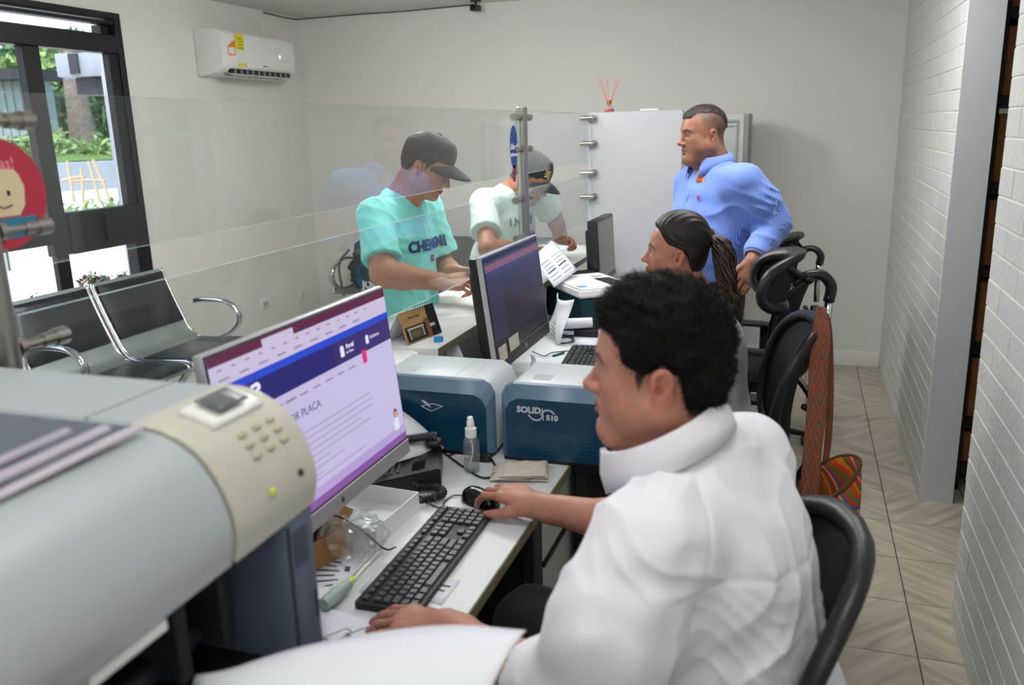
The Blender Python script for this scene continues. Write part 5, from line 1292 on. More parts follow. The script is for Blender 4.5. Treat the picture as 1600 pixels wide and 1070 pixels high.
# output sheet curling over the front, second sheet and wire clips
def bezs(P, n): return bez(P, n)
near = [at(300, 1075, .93), at(400, 1120, .88), at(560, 1160, .85), at(720, 1180, .86), at(755, 1110, .93)]
far = [at(318, 1062, .96), at(440, 1018, .99), at(570, 990, 1.03), at(700, 976, 1.05), at(822, 984, 1.03)]
nn = bez([Vector(p) for p in near], 6); ff = bez([Vector(p) for p in far], 6)
t = thing('paper_sheet', 'large white sheet curling out of the big printer across the bottom of the photo', 'paper', tuple((near[2] + far[2]) / 2))
g = G(); g.grid([[a_.lerp(b_, s) + Vector((0, 0, .012 * math.sin(math.pi * s))) for s in np.linspace(0, 1, 8)] for a_, b_ in zip(nn, ff)]); o = g.obj('sheet', M_paper, t, smooth=180, world=True); md = o.modifiers.new('t', 'SOLIDIFY'); md.thickness = .0008
A, B, C, D = at(487, 965, 1.33), at(560, 965, 1.34), at(690, 1010, 1.30), at(450, 1040, 1.24)
a, b, c, d = [on_plane_z(*p, .7625) for p in ((480, 950), (555, 962), (640, 990), (520, 1040))]
paper('paper_sheet', 'white sheet with wire clips lying behind the big printer near the left hand', [a, b, c, d], nu=4, nv=4, bend=zb(lambda u, v: .006 * math.sin(3 * u)))
for k, ((x0, y0), (x1, y1), lb) in enumerate((((510, 1000), (545, 985), 'left'), ((548, 995), (582, 982), 'right'))):
    p0, p1 = on_plane_z(x0, y0, .79), on_plane_z(x1, y1, .785); d_ = (p1 - p0); n_ = Vector((-d_.y, d_.x, 0)).normalized() * .012
    t = thing('binder_clip', f'small steel binder clip on the white sheet by the big printer, {lb} one of two', 'clip', tuple(p0), group='binder clips on the sheet')
    g = G(); g.tube([p0 + n_, p1 + n_ * .8, p1 + d_ * .06, p1 - n_ * .8, p0 - n_], .0013, seg=6); g.obj('wire_handle', M_steel, t, world=True)
    g = G(); hexa(g, [p0 + n_ - Vector((0, 0, .01)), p0 - n_ - Vector((0, 0, .01)), p0 - n_ - d_ * .3 - Vector((0, 0, .012)), p0 + n_ - d_ * .3 - Vector((0, 0, .012))], [p0 + n_ * .9 + Vector((0, 0, .004)), p0 - n_ * .9 + Vector((0, 0, .004)), p0 - n_ - d_ * .3 - Vector((0, 0, .008)), p0 + n_ - d_ * .3 - Vector((0, 0, .008))]); g.obj('clip_body', M_steel, t, world=True, smooth=0)

# ------------------------------------------------------------------ backpack on the far bench
M_bp = mat('backpack_grey_black', srgb(56, 58, 62), .85, var=.25, vscale=30, bump=.003, bscale=60); M_bpt = mat('backpack_teal', srgb(20, 84, 108), .8, var=.3, vscale=30)
bp_ = thing('backpack', 'black backpack with a teal panel and white letters on the bench behind the aqua shirt', 'bag', (-2.98, 5.58, .50))
g = G(); crumple(g, (.0, 0, .17), (.17, .12, .19), 16, 8); g.obj('body', M_bp, bp_, smooth=60)
g = G(); crumple(g, (.02, -.10, .10), (.13, .05, .11), 14, 9); g.obj('front_pocket', M_bpt, bp_, smooth=60)
g = G(); crumple(g, (.03, -.02, .37), (.10, .08, .08), 12, 5); g.obj('top_flap', M_bp, bp_, smooth=60)
for s_ in (-1, 1):
    g = G(); g.tube(bez([(s_ * .10 - .06, -.1, .32), (s_ * .12 - .10, -.16, .22), (s_ * .10 - .12, -.15, .06), (s_ * .08 - .16, -.1, -.02)], 5), .016, seg=8, flat=(.4, 1.5)); g.obj('strap', M_bp, bp_, smooth=60)
text_mesh('JOI', .07, frame((.01, -.165, .07), (1, .05, 0), (0, 0, 1)), M_paper, 'lettering', bp_, bold=.003)
# woven shoulder bag hanging from the back of the woman's chair is built after the people
# ------------------------------------------------------------------ implicit-surface body modeller (numpy surface nets)
def V3(*a): return np.array(a if len(a) > 1 else a[0], dtype=float)
def nrmz(v): v = np.asarray(v, float); return v / np.linalg.norm(v)
class SDF:
    """ordered list of primitives blended with smooth union / subtraction"""
    def __init__(s): s.p = []; s.disp = None; s.clipf = None; s.tap = (.005, .010)
    def cone(s, a, b, ra, rb, k=.02, flat=None, op=1):
        a, b = V3(a), V3(b); c = (a + b) / 2; R = np.linalg.norm(b - a) / 2 + max(ra, rb) * (flat[1] if flat and flat[1] > 1 else 1)
        s.p.append(('c', a, b, ra, rb, k, (nrmz(flat[0]), flat[1]) if flat else None, op, c, R)); return s
    def ell(s, c, r, R=None, k=.02, op=1):
        c = V3(c); r = V3(r if not isinstance(r, (int, float)) else (r, r, r)); s.p.append(('e', c, r, None if R is None else np.array(R), k, None, None, op, c, r.max())); return s
    def half(s, pt, n, k=.004, box=None):
        """cut away everything on the +n side of a plane (optionally only within radius box of pt)"""
        s.p.append(('h', V3(pt), nrmz(n), box, k, None, None, -1, V3(pt), 1e9 if box is None else box)); return s
    def tor(s, c, n, R, r, k=.004, op=1, sq=(1, 1)):
        """torus ring around axis n; """
        s.p.append(('t', V3(c), nrmz(n), R, r, k, None, op, V3(c), R + r)); return s
    def path(s, pts, rs, k=.02, flat=None, op=1):
        for i in range(len(pts) - 1): s.cone(pts[i], pts[i + 1], rs[i], rs[i + 1], k, flat, op)
        return s
    def prim(s, q, P):
        t = q[0]
        if t == 'c':
            _, a, b, ra, rb, k, fl, op, c, R = q
            ab = b - a; L2 = max(ab @ ab, 1e-12); v = P - a
            h = np.clip((v @ ab) / L2, 0, 1); v = v - h[:, None] * ab
            if fl is not None:
                d = v @ fl[0]; v = v + (d * (1 / fl[1] - 1))[:, None] * fl[0]
                return (np.sqrt((v * v).sum(1)) - (ra + (rb - ra) * h)) * min(1, fl[1]), k
            return np.sqrt((v * v).sum(1)) - (ra + (rb - ra) * h), k
        if t == 'e':
            _, c, r, R, k = q[:5]; v = P - c
            if R is not None: v = v @ R      # columns of R are the local axes
            v0 = v / r; k0 = np.sqrt((v0 * v0).sum(1)); v1 = v0 / r; k1 = np.sqrt((v1 * v1).sum(1)) + 1e-9
            return k0 * (k0 - 1) / k1, k
        if t == 'h':
            _, c, n, box, k = q[:5]; d = (c - P) @ n
            if box is not None:
                v = P - c; rr = np.sqrt((v * v).sum(1)); d = np.maximum(d, rr - box)
            return d, k
        if t == 't':
            _, c, n, R, r, k = q[:6]; v = P - c; z = v @ n; rho = np.sqrt(np.maximum((v * v).sum(1) - z * z, 0))
            return np.sqrt((rho - R) ** 2 + z * z) - r, k
    def eval(s, P, bc=None, br=None):
        d = np.full(len(P), 1.0)
        for q in s.p:
            if bc is not None:
                lb = np.linalg.norm(bc - q[8]) - q[9] - br
                if lb > .09: continue
            e, k = s.prim(q, P)
            op = q[7]
            if op > 0:
                h = np.maximum(k - np.abs(d - e), 0) / k; d = np.minimum(d, e) - h * h * k * .25
            else:
                e = -e; h = np.maximum(k - np.abs(d - e), 0) / k; d = np.maximum(d, e) + h * h * k * .25
        if s.disp is not None: d = d + s.disp(P)
        if s.clipf is not None:
            cv = s.clipf(P); d = np.maximum(d + s.tap[0] * np.clip(1 + cv / s.tap[1], 0, 1) ** 1.5, cv)
        return d

def polygonize(sdf, lo, hi, h, B=14):
    lo = V3(lo); hi = V3(hi); nb = np.ceil((hi - lo) / (B * h)).astype(int)
    ii = np.stack(np.meshgrid(*[np.arange(n) for n in nb], indexing='ij'), -1).reshape(-1, 3)
    cen = lo + (ii + .5) * B * h
    br = B * h * .87
    keep = []
    dc = sdf.eval(cen)
    keep = ii[np.abs(dc) < br * 1.6 + .022]
    loc = np.stack(np.meshgrid(*[np.arange(B + 1)] * 3, indexing='ij'), -1).reshape(-1, 3)
    blocks = []; vals = []
    for b in keep:
        o = lo + b * B * h; P = o + loc * h
        v = sdf.eval(P, o + B * h / 2, br)
        if v.min() < 0 < v.max(): blocks.append(b); vals.append(v.reshape(B + 1, B + 1, B + 1))
    if not blocks: return np.zeros((0, 3)), np.zeros((0, 4), int)
    blocks = np.array(blocks); A = np.array(vals); S = A < 0
    C = np.stack([A[:, i:i + B, j:j + B, k:k + B] for i in (0, 1) for j in (0, 1) for k in (0, 1)], -1)
    Cs = C < 0; act = Cs.any(-1) & ~Cs.all(-1)
    bi, x, y, z = np.nonzero(act); cv = C[act]
    corner = np.array([(i, j, k) for i in (0, 1) for j in (0, 1) for k in (0, 1)], float)
    edges = [(a, b) for a in range(8) for b in range(a + 1, 8) if np.abs(corner[a] - corner[b]).sum() == 1]
    acc = np.zeros((len(cv), 3)); cnt = np.zeros(len(cv))
    for a, b in edges:
        va, vb = cv[:, a], cv[:, b]; m = (va < 0) != (vb < 0); t = np.where(m, va / np.where(m, va - vb, 1), 0)
        acc += (corner[a] + t[:, None] * (corner[b] - corner[a])) * m[:, None]; cnt += m
    pos = acc / cnt[:, None]
    gi = blocks[bi] * B + np.stack([x, y, z], -1)
    V = lo + (gi + pos) * h
    N = (nb * B + 4).astype(np.int64)
    key = lambda g: ((g[:, 0] + 1) * N[1] + (g[:, 1] + 1)) * N[2] + (g[:, 2] + 1)
    kk = key(gi); order = np.argsort(kk); sk = kk[order]
    F = []
    for ax in range(3):
        sl0 = [slice(None)] + [slice(0, B)] * 3; sl1 = list(sl0); sl1[ax + 1] = slice(1, B + 1)
        s0 = S[tuple(sl0)]; s1 = S[tuple(sl1)]; m = s0 != s1
        b_, x, y, z = np.nonzero(m); g = blocks[b_] * B + np.stack([x, y, z], -1); inside = s0[m]
        u, w = [(1, 2), (2, 0), (0, 1)][ax]
        q = []
        for du, dw in ((-1, -1), (0, -1), (0, 0), (-1, 0)):
            c = g.copy(); c[:, u] += du; c[:, w] += dw
            k_ = key(c); p = np.searchsorted(sk, k_); p = np.clip(p, 0, len(sk) - 1); ok = sk[p] == k_
            q.append(np.where(ok, order[p], -1))
        q = np.stack(q, -1); ok = (q >= 0).all(1)
        q[~inside] = q[~inside][:, ::-1]
        F.append(q[ok])
    return V, np.concatenate(F)

def relax(V, F, it=2, f=.5):
    n = len(V)
    E = np.concatenate([F[:, [0, 1]], F[:, [1, 2]], F[:, [2, 3]], F[:, [3, 0]]])
    for _ in range(it):
        acc = np.zeros_like(V); c = np.zeros(n)
        for a, b in ((0, 1), (1, 0)):
            for d in range(3): acc[:, d] += np.bincount(E[:, a], V[E[:, b], d], n)
            c += np.bincount(E[:, a], minlength=n)
        V = V + f * (acc / np.maximum(c, 1)[:, None] - V)
    return V
def sdf_obj(name, sdf, lo, hi, h, m, parent=None, color=None, it=2, faces=None):
    V, F = polygonize(sdf, lo, hi, h); V = relax(V, F, it, .45)
    off = np.array(parent.location) if parent is not None else np.zeros(3)
    if parent is not None and parent.parent is not None: off = off + np.array(parent.parent.location)
    me = bpy.data.meshes.new(name)
    me.vertices.add(len(V)); me.vertices.foreach_set('co', (V - off).ravel())
    me.loops.add(F.size); me.loops.foreach_set('vertex_index', F.ravel().astype(np.int32))
    me.polygons.add(len(F)); me.polygons.foreach_set('loop_start', np.arange(0, F.size, 4, dtype=np.int32)); me.polygons.foreach_set('loop_total', np.full(len(F), 4, np.int32))
    me.update(calc_edges=True); me.polygons.foreach_set('use_smooth', [True] * len(F))
    if color is not None:
        ca = me.color_attributes.new('Col', 'FLOAT_COLOR', 'POINT'); c = np.ones((len(V), 4)); c[:, :3] = color(V); ca.data.foreach_set('color', c.ravel())
    for mm in (m if isinstance(m, (list, tuple)) else [m]): me.materials.append(mm)
    o = bpy.data.objects.new(name, me); COL.objects.link(o)
    if parent is not None: o.parent = parent
    return o, V, F
def sinoise(seed, freq, n=7, aniso=(1, 1, 1)):
    r = np.random.RandomState(seed); D = r.normal(size=(n, 3)); D /= np.linalg.norm(D, axis=1)[:, None]; D = D * freq * (.6 + .9 * r.rand(n))[:, None] * np.array(aniso); ph = r.rand(n) * 6.28
    def f(P):
        o = 0
        for i in range(n): o = o + np.sin(P @ D[i] + ph[i] + 1.2 * np.sin(P @ D[(i + 3) % n] * .5 + ph[(i + 1) % n]))
        return o / n ** .5
    return f
def lin(c): return np.array(srgb(*c)[:3])
def skin_mat(name, rough=.5):
    m = bpy.data.materials.new(name); m.use_nodes = True; n = m.node_tree; b = n.nodes['Principled BSDF']; L = n.links
    at_ = n.nodes.new('ShaderNodeAttribute'); at_.attribute_name = 'Col'
    nz = n.nodes.new('ShaderNodeTexNoise'); nz.inputs['Scale'].default_value = 60; nz.inputs['Detail'].default_value = 4; tc = n.nodes.new('ShaderNodeTexCoord'); L.new(tc.outputs['Object'], nz.inputs['Vector'])
    mx = n.nodes.new('ShaderNodeMix'); mx.data_type = 'RGBA'; mx.blend_type = 'OVERLAY'; mx.inputs[0].default_value = .22
    L.new(at_.outputs['Color'], mx.inputs[6]); L.new(nz.outputs[0], mx.inputs[7]); L.new(mx.outputs[2], b.inputs['Base Color'])
    b.inputs['Roughness'].default_value = rough; b.inputs['Subsurface Weight'].default_value = .12; b.inputs['Subsurface Radius'].default_value = (.012, .005, .003); b.inputs['Subsurface Scale'].default_value = .5
    nb = n.nodes.new('ShaderNodeTexNoise'); nb.inputs['Scale'].default_value = 380; L.new(tc.outputs['Object'], nb.inputs['Vector'])
    bp = n.nodes.new('ShaderNodeBump'); bp.inputs['Distance'].default_value = .0005; bp.inputs['Strength'].default_value = .6; L.new(nb.outputs[0], bp.inputs['Height']); L.new(bp.outputs[0], b.inputs['Normal'])
    return m
M_skin = skin_mat('skin')

class Head:
    """head frame: o = point between the ears, f = facing, u = up of the head, l = its left; all local coordinates (l, f, u)"""
    def __init__(s, o, f, u, sc=1.0, fat=0.0, jaw=0.0, female=False):
        s.o = V3(o); s.f = nrmz(f); u = V3(u); s.u = nrmz(u - s.f * (u @ s.f)); s.l = np.cross(s.u, s.f); s.sc = sc; s.fat = fat; s.jaw = jaw; s.fem = female
        s.R = np.stack([s.l, s.f, s.u], 1)     # columns
    def w(s, x, y, z): return s.o + s.sc * (s.l * x + s.f * y + s.u * z)
    def loc(s, P): return (P - s.o) @ s.R / s.sc
    def add(s, S):
        W = s.w; c = s.sc; R = s.R; ft = s.fat
        S.ell(W(0, -.012, .052), np.array((.077, .097, .080)) * c, R, .02)
        S.ell(W(0, .028, .030), np.array((.068, .072, .082)) * c, R, .03)
        S.ell(W(0, .028, -.022), np.array((.062 + .012 * ft, .064, .080)) * c, R, .025)
        for q in (-1, 1):
            S.cone(W(q * (.052 + .008 * ft), -.002, -.045), W(q * .020, .066, -.090), (.024 + .007 * ft) * c, (.020 + .004 * ft) * c, .028)
            S.ell(W(q * .043, .058, -.014), np.array((.024, .022, .024)) * c, R, .022)     # cheekbone
            S.ell(W(q * (.042 + .008 * ft), .042, -.048), np.array((.022 + .008 * ft, .028, .026 + .006 * ft)) * c, R, .025)   # cheek
            S.cone(W(q * .012, .090, .031), W(q * .046, .072, .030), .0085 * c, .008 * c, .016)   # brow ridge
        S.ell(W(0, .080, -.094), np.array((.021, .019, .018)) * c, R, .016)          # chin
        S.ell(W(0, .074, -.055), np.array((.030, .022, .030)) * c, R, .022)         # mouth mound
        if ft > .5: S.ell(W(0, .040, -.108), np.array((.050, .048, .026)) * c, R, .03)
        for q in (-1, 1):
            S.ell(W(q * .031, .101, .010), np.array((.0165, .014, .0125)) * c, R, .012, op=-1)      # socket
            S.ell(W(q * .031, .0755, .008), np.array((.0155, .0145, .0135)) * c, R, .004)          # lids
            S.ell(W(q * .031, .0915, .0052), np.array((.0115, .007, .0030)) * c, R, .0015, op=-1)   # slit
        # nose
        S.cone(W(0, .090, .018), W(0, .113, -.021), .0070 * c, .0092 * c, .012)
        S.ell(W(0, .1145, -.026), np.array((.0125, .0110, .0102)) * c, R, .008)
        for q in (-1, 1):
            S.ell(W(q * .0130, .1015, -.029), np.array((.0082, .0105, .0086)) * c, R, .006)
            S.ell(W(q * .0065, .104, -.0375), np.array((.0034, .0052, .0032)) * c, R, .002, op=-1)
        # lips
        S.cone(W(-.020, .0895, -.0555), W(0, .0995, -.0535), .0036 * c, .0060 * c, .005); S.cone(W(.020, .0895, -.0555), W(0, .0995, -.0535), .0036 * c, .0060 * c, .005)
        S.cone(W(-.017, .0890, -.0640), W(0, .0975, -.0660), .0038 * c, .0065 * c, .005); S.cone(W(.017, .0890, -.0640), W(0, .0975, -.0660), .0038 * c, .0065 * c, .005)
        S.cone(W(-.024, .0900, -.0598), W(.024, .0900, -.0598), .0018 * c, .0018 * c, .002, flat=None, op=-1); S.cone(W(-.014, .1010, -.0598), W(.014, .1010, -.0598), .0026 * c, .0026 * c, .002, op=-1)
        S.ell(W(0, .092, -.0765), np.array((.016, .006, .005)) * c, R, .008, op=-1)
        # ears
        for q in (-1, 1):
            n_ = nrmz(s.l * q * .93 - s.f * .30)
            fr = np.stack([n_, nrmz(np.cross(s.u, n_)), s.u], 1); fr[:, 2] = np.cross(fr[:, 0], fr[:, 1])
            ec = W(q * .0800, -.010, -.001)
            S.ell(ec, np.array((.0065, .0185, .0325)) * c, fr, .005)
            S.ell(ec + n_ * .005 * c + s.u * .012 * c, np.array((.0060, .0200, .0210)) * c, fr, .003)
            S.ell(ec + n_ * .0130 * c + s.u * .008 * c, np.array((.0110, .0128, .0172)) * c, fr, .002, op=-1)
            S.ell(ec + n_ * .0100 * c - s.u * .003 * c + s.f * .004 * c, np.array((.0140, .0072, .0095)) * c, fr, .002, op=-1)
            S.ell(ec - s.u * .024 * c + s.f * .003 * c, np.array((.0050, .0085, .0090)) * c, fr, .005)
    def color(s, V, base, lip, brow, fade=None, browless=False, blush=None):
        """per-vertex albedo"""
        q = s.loc(V); n = len(V); C = np.tile(base, (n, 1))
        def mixin(m, c): nonlocal C; C = C * (1 - m[:, None]) + c * m[:, None]
        x, y, z = np.abs(q[:, 0]), q[:, 1], q[:, 2]
        face = (y > .05) & (z < .07) & (z > -.12)
        if blush is not None: mixin(np.exp(-((x - .045) ** 2 + (z + .02) ** 2) / .022 ** 2) * (y > .03) * .5, blush); mixin(np.exp(-(x ** 2 + (z + .026) ** 2) / .012 ** 2) * (y > .10) * .5, blush); mixin((np.exp(-((z - .0) ** 2) / .03 ** 2)) * ((x > .074) & (y < .01) & (y > -.04)) * .45, blush)
        lipm = np.clip(1 - (((x / .023) ** 2 + ((z + .0595) / .0095) ** 2) - .75) / .3, 0, 1) * (y > .085); mixin(lipm * .75, lip)
        mixin(np.exp(-((z + .0597) / .0016) ** 2) * (x < .023) * (y > .083) * .7, lip * .35)
        # brows
        bz = .0285 + .006 * np.clip((x - .012) / .02, 0, 1) - .010 * np.clip((x - .036) / .016, 0, 1)
        bm = np.clip(1.5 - np.abs(z - bz) / (.0042), 0, 1) * np.clip((x - .010) / .004, 0, 1) * np.clip((.056 - x) / .008, 0, 1) * (y > .04); mixin(bm * .85, brow)
        # lashes / lid line
        lm = np.exp(-(((z - .0085) / .0018) ** 2)) * np.clip(1 - ((x - .031) / .016) ** 2, 0, 1) * (y > .07); mixin(lm * .8, brow * .6)
        mixin(np.exp(-((x - .031) / .014) ** 2 - ((z - .002) / .010) ** 2) * (y > .06) * .25, base * .6)
        if fade is not None:
            m = fade(q); mixin(m, brow)
        return C
    def eyes(s, parent, down=.25, iris=(70, 44, 28)):
        for q in (-1, 1):
            c = s.w(q * .031, .0755, .008)
            e = bpy.data.objects.new('eye', None)
            g = G(); off = np.array(parent.location); d = nrmz(s.f + s.u * -down)
            g.ell(tuple(c - off), .0122 * s.sc, seg=16, rings=12, mi=0)
            M = frame(tuple(c - off), tuple(s.l), tuple(np.cross(d, s.l)))
            # iris cap
            p0 = c - off + d * .0105 * s.sc; g.ell(tuple(p0), (.0055 * s.sc, .0055 * s.sc, .0026 * s.sc), R=Vector(tuple(d)).to_track_quat('Z', 'Y').to_matrix(), seg=14, rings=8, mi=1)
            g.obj('eye', [M_sclera, M_iris], parent, smooth=180)
M_sclera = mat('eye_white', srgb(214, 206, 200), .15); M_iris = mat('eye_iris', srgb(38, 24, 18), .1)

def hand(S, wrist, d, n, sc=1.0, side=1, curl=(.35, .4, .45, .5), spread=.10, thumb=(.6, -.15, .3), tipcurl=1.0):
    """hand prims. wrist point, d = direction of the hand, n = back-of-hand normal, side=+1 thumb on +t where t = d x n"""
    wrist = V3(wrist); d = nrmz(d); n = V3(n); n = nrmz(n - d * (n @ d)); t = np.cross(d, n) * side   # t points to the thumb side
    c = sc
    W = lambda a, b, e: wrist + c * (d * a + t * b + n * e)
    S.cone(W(-.035, 0, 0), W(.012, 0, 0), .025 * c, .025 * c, .02, flat=(n, .78))
    S.cone(W(.01, .010, .0), W(.080, .022, .001), .0205 * c, .0165 * c, .014, flat=(n, .75))
    S.cone(W(.01, -.002, .0), W(.085, .002, .003), .0205 * c, .0165 * c, .014, flat=(n, .75))
    S.cone(W(.01, -.012, .0), W(.078, -.021, .0), .0195 * c, .0155 * c, .014, flat=(n, .75))
    S.cone(W(.02, -.018, -.004), W(.068, -.032, -.003), .014 * c, .012 * c, .012)
    specs = [(.088, .030, .002, .0092, (.041, .025, .021), spread), (.092, .0095, .004, .0095, (.045, .029, .022), spread * .3), (.088, -.0115, .003, .0090, (.041, .027, .021), -spread * .5), (.078, -.031, .0, .0080, (.032, .021, .019), -spread * 1.3)]
    tips = []
    for (a, b, e, r, L, sp), cu in zip(specs, curl):
        p = W(a - .012, b, e); q = W(a, b, e); S.cone(p, q, r * c * 1.12, r * c * 1.12, .008)
        ang = cu * .55; dd = nrmz(d + t * sp)
        p = q; rr = r
        for k, l in enumerate(L):
            dirv = dd * math.cos(ang) - n * math.sin(ang)
            q = p + dirv * l * c; r2 = rr * (.93 if k < 2 else .86)
            S.cone(p, q, rr * c, r2 * c, .0035)
            p = q; rr = r2; ang += cu * (1.15 if k == 0 else .75) * tipcurl
        tips.append((p, dirv, n, rr))
    a0, e0, c0 = thumb
    p = W(.018, .020, -.006); dv = nrmz(d * math.cos(a0) + t * math.sin(a0) + n * e0)
    q = p + dv * .040 * c; S.cone(p, q, .0150 * c, .0118 * c, .014)
    dv2 = nrmz(dv * math.cos(c0) + d * math.sin(c0)); p = q; q = p + dv2 * .031 * c; S.cone(p, q, .0115 * c, .0100 * c, .006)
    dv3 = nrmz(dv2 * math.cos(c0 * .8) + d * math.sin(c0 * .8)); p = q; q = p + dv3 * .023 * c; S.cone(p, q, .0100 * c, .0080 * c, .004)
    tips.append((q, dv3, n, .008))
    return tips
def hair_tufts(g, V, N_, pick, n, L, r, seed, dirf, curl=.3, mi=0):
    """short hair strands as thin tapering blades rooted on surface points"""
    rs = np.random.RandomState(seed); idx = np.nonzero(pick)[0]
    if len(idx) == 0: return
    ch = rs.choice(idx, n)
    vs = []; fs = []
    for i in ch:
        p = V[i]; d = dirf(p, N_[i]) + rs.normal(size=3) * curl; d /= np.linalg.norm(d); s = np.cross(d, rs.normal(size=3)); s /= np.linalg.norm(s)
        l = L * (.6 + .8 * rs.rand()); b = rs.normal(size=3) * curl * .7
        p1 = p + d * l * .5; p2 = p1 + (d + b) / np.linalg.norm(d + b) * l * .5
        k = len(vs); vs += [p - s * r, p + s * r, p1 + s * r * .8, p1 - s * r * .8, p2]; fs += [(k, k + 1, k + 2, k + 3), (k + 3, k + 2, k + 4)]
    return vs, fs
def vnormals(V, F):
    n = np.cross(V[F[:, 2]] - V[F[:, 0]], V[F[:, 3]] - V[F[:, 1]]); N_ = np.zeros_like(V)
    for k in range(4):
        for d in range(3): N_[:, d] += np.bincount(F[:, k], n[:, d], len(V))
    return N_ / (np.linalg.norm(N_, axis=1)[:, None] + 1e-12)
def strands(name, V, F, pick, n, L, r, seed, dirf, m, parent, curl=.3):
    N_ = vnormals(V, F); out = hair_tufts(None, V, N_, pick, n, L, r, seed, dirf, curl)
    vs, fs = out; off = np.array(parent.location)
    if parent.parent is not None: off = off + np.array(parent.parent.location)
    me = bpy.data.meshes.new(name); me.from_pydata([tuple(v - off) for v in vs], [], fs); me.materials.append(m)
    o = addobj(name, me, parent); stuff(o); return o
def fabric(name, col, rough=.85, kind=None, col2=None, sheen=.2, scale=1.0, bump=.0010):
    m = mat(name, col, rough, sheen=sheen, bump=bump, bscale=28)
    n = m.node_tree; b = n.nodes['Principled BSDF']; L = n.links
    if kind == 'pinstripe':
        tc = n.nodes.new('ShaderNodeTexCoord'); mp = n.nodes.new('ShaderNodeMapping'); L.new(tc.outputs['Object'], mp.inputs[0]); mp.inputs['Rotation'].default_value = (0, 0, scale)
        wv = n.nodes.new('ShaderNodeTexWave'); wv.inputs['Scale'].default_value = 120; wv.bands_direction = 'X'; L.new(mp.outputs[0], wv.inputs['Vector'])
        cr = n.nodes.new('ShaderNodeValToRGB'); cr.color_ramp.elements[0].position = .55; cr.color_ramp.elements[0].color = col; cr.color_ramp.elements[1].position = .8; cr.color_ramp.elements[1].color = col2
        L.new(wv.outputs[0], cr.inputs[0]); L.new(cr.outputs[0], b.inputs['Base Color'])
    return m
# ------------------------------------------------------------------ people
def A3(px, py, d): return np.array(at(px, py, d))
def hd(f): f = np.array(f, float); f[2] = 0; return nrmz(f)
UPZ = np.array([0, 0, 1.0])
def torso_prims(S, f, neck, shL, shR, chest, belly, hips, dims, k=.06):
    """dims: dict chest=(ap,lat,z) belly=... hips=... sh=r trap=r"""
    f = hd(f); l = np.cross(UPZ, f); R = np.stack([f, l, UPZ], 1)
    S.ell(chest, dims['chest'], R, k); S.ell(belly, dims['belly'], R, k)
    if hips is not None: S.ell(hips, dims['hips'], R, k)
    rs = dims['sh']; c = (V3(shL) + V3(shR)) / 2
    S.cone(shL, c, rs, rs * 1.15, .05); S.cone(shR, c, rs, rs * 1.15, .05)
    rt = dims['trap']
    for s_ in (shL, shR): S.cone(neck, V3(s_) * .72 + V3(neck) * .28 - UPZ * .012, rt, rt * .9, .05)
def arm_skin(S, sh, el, wr, ru=.048, re=.042, rf=.043, rw=.027):
    sh, el, wr = V3(sh), V3(el), V3(wr); m1 = sh * .5 + el * .5; m2 = el * .68 + wr * .32
    S.path([sh, m1, el], [ru, ru * .97, re], .02); S.path([el, m2, wr], [re, rf, rw], .02)
def cut_end(S, pt, d, r=.12, k=.003): S.half(pt, d, k, r)
def hairclip(H, ys, zs, scale=.75, side=None):
    def f(P):
        q = H.loc(P); z0 = np.interp(q[:, 1], ys, zs); d = (z0 - q[:, 2]) * scale * H.sc
        return d
    return f
def collar(name, c, up, fwd, r, h, m, parent, gap=28, tip=.028, lean=.35, drop=.9, r2=1.32):
    """folded shirt collar: stand band + falling leaf with two points in front"""
    c, up = V3(c), nrmz(up); fwd = V3(fwd); fwd = nrmz(fwd - up * (fwd @ up)); lf = np.cross(up, fwd)
    off = np.array(parent.location)
    rows = []
    N_ = 40
    for i in range(N_ + 1):
        a = math.radians(gap + (360 - 2 * gap) * i / N_); e = abs(i / N_ * 2 - 1)
        d = fwd * math.cos(a) + lf * math.sin(a)
        rx = r * (1.0 + .06 * math.cos(a))
        base = c + d * rx * 1.04
        top = c + d * rx + up * h
        out = c + d * (rx + .008) + up * (h + .001)
        tl = tip * max(0, (e - .72) / .28) ** 1.3
        leaf = c + d * (rx * r2) + up * (h * (1 - drop) - tl) + fwd * tl * .9
        mid = (out + leaf) / 2 + d * .006
        rows.append([tuple(p - off) for p in (base, top, out, mid, leaf)])
    g = G(); g.grid(rows); o = g.obj(name, m, parent, smooth=70); md = o.modifiers.new('t', 'SOLIDIFY'); md.thickness = .0028; md.offset = 0
    return o
def folds(seed, l, amp=.004, freq=42, base=.003, bfreq=14):
    n1 = sinoise(seed, bfreq); n2 = sinoise(seed + 1, 15); n3 = sinoise(seed + 2, 60); l = V3(l)
    def f(P):
        ph = P @ l * freq + 2.6 * n2(P)
        return -amp * (1 - np.abs(np.sin(ph))) ** 2 * np.clip(n1(P) * .6 + .45, 0, 1) + base * n1(P) * .5 + base * .35 * n3(P)
    return f
def seam(p0, n, w=.0035, dpt=.002):
    p0, n = V3(p0), nrmz(n)
    return lambda P: dpt * np.exp(-(((P - p0) @ n) / w) ** 2)
def shoe(parent, ank, d, m):
    ank = V3(ank); d = hd(d); S = SDF()
    S.cone(ank * [1, 1, 0] + UPZ * .045 - d * .04, ank * [1, 1, 0] + UPZ * .032 + d * .16, .042, .032, .03, flat=(UPZ, .9)); S.cone(ank * [1, 1, 0] + UPZ * .05, ank * [1, 1, 0] + UPZ * .10, .042, .045, .03); S.half(ank * [1, 1, 0] + UPZ * .002, -UPZ, .004)
    sdf_obj('shoe', S, ank * [1, 1, 0] - [.26, .26, 0.01], ank * [1, 1, 0] + [.26, .26, .17], .008, m, parent)
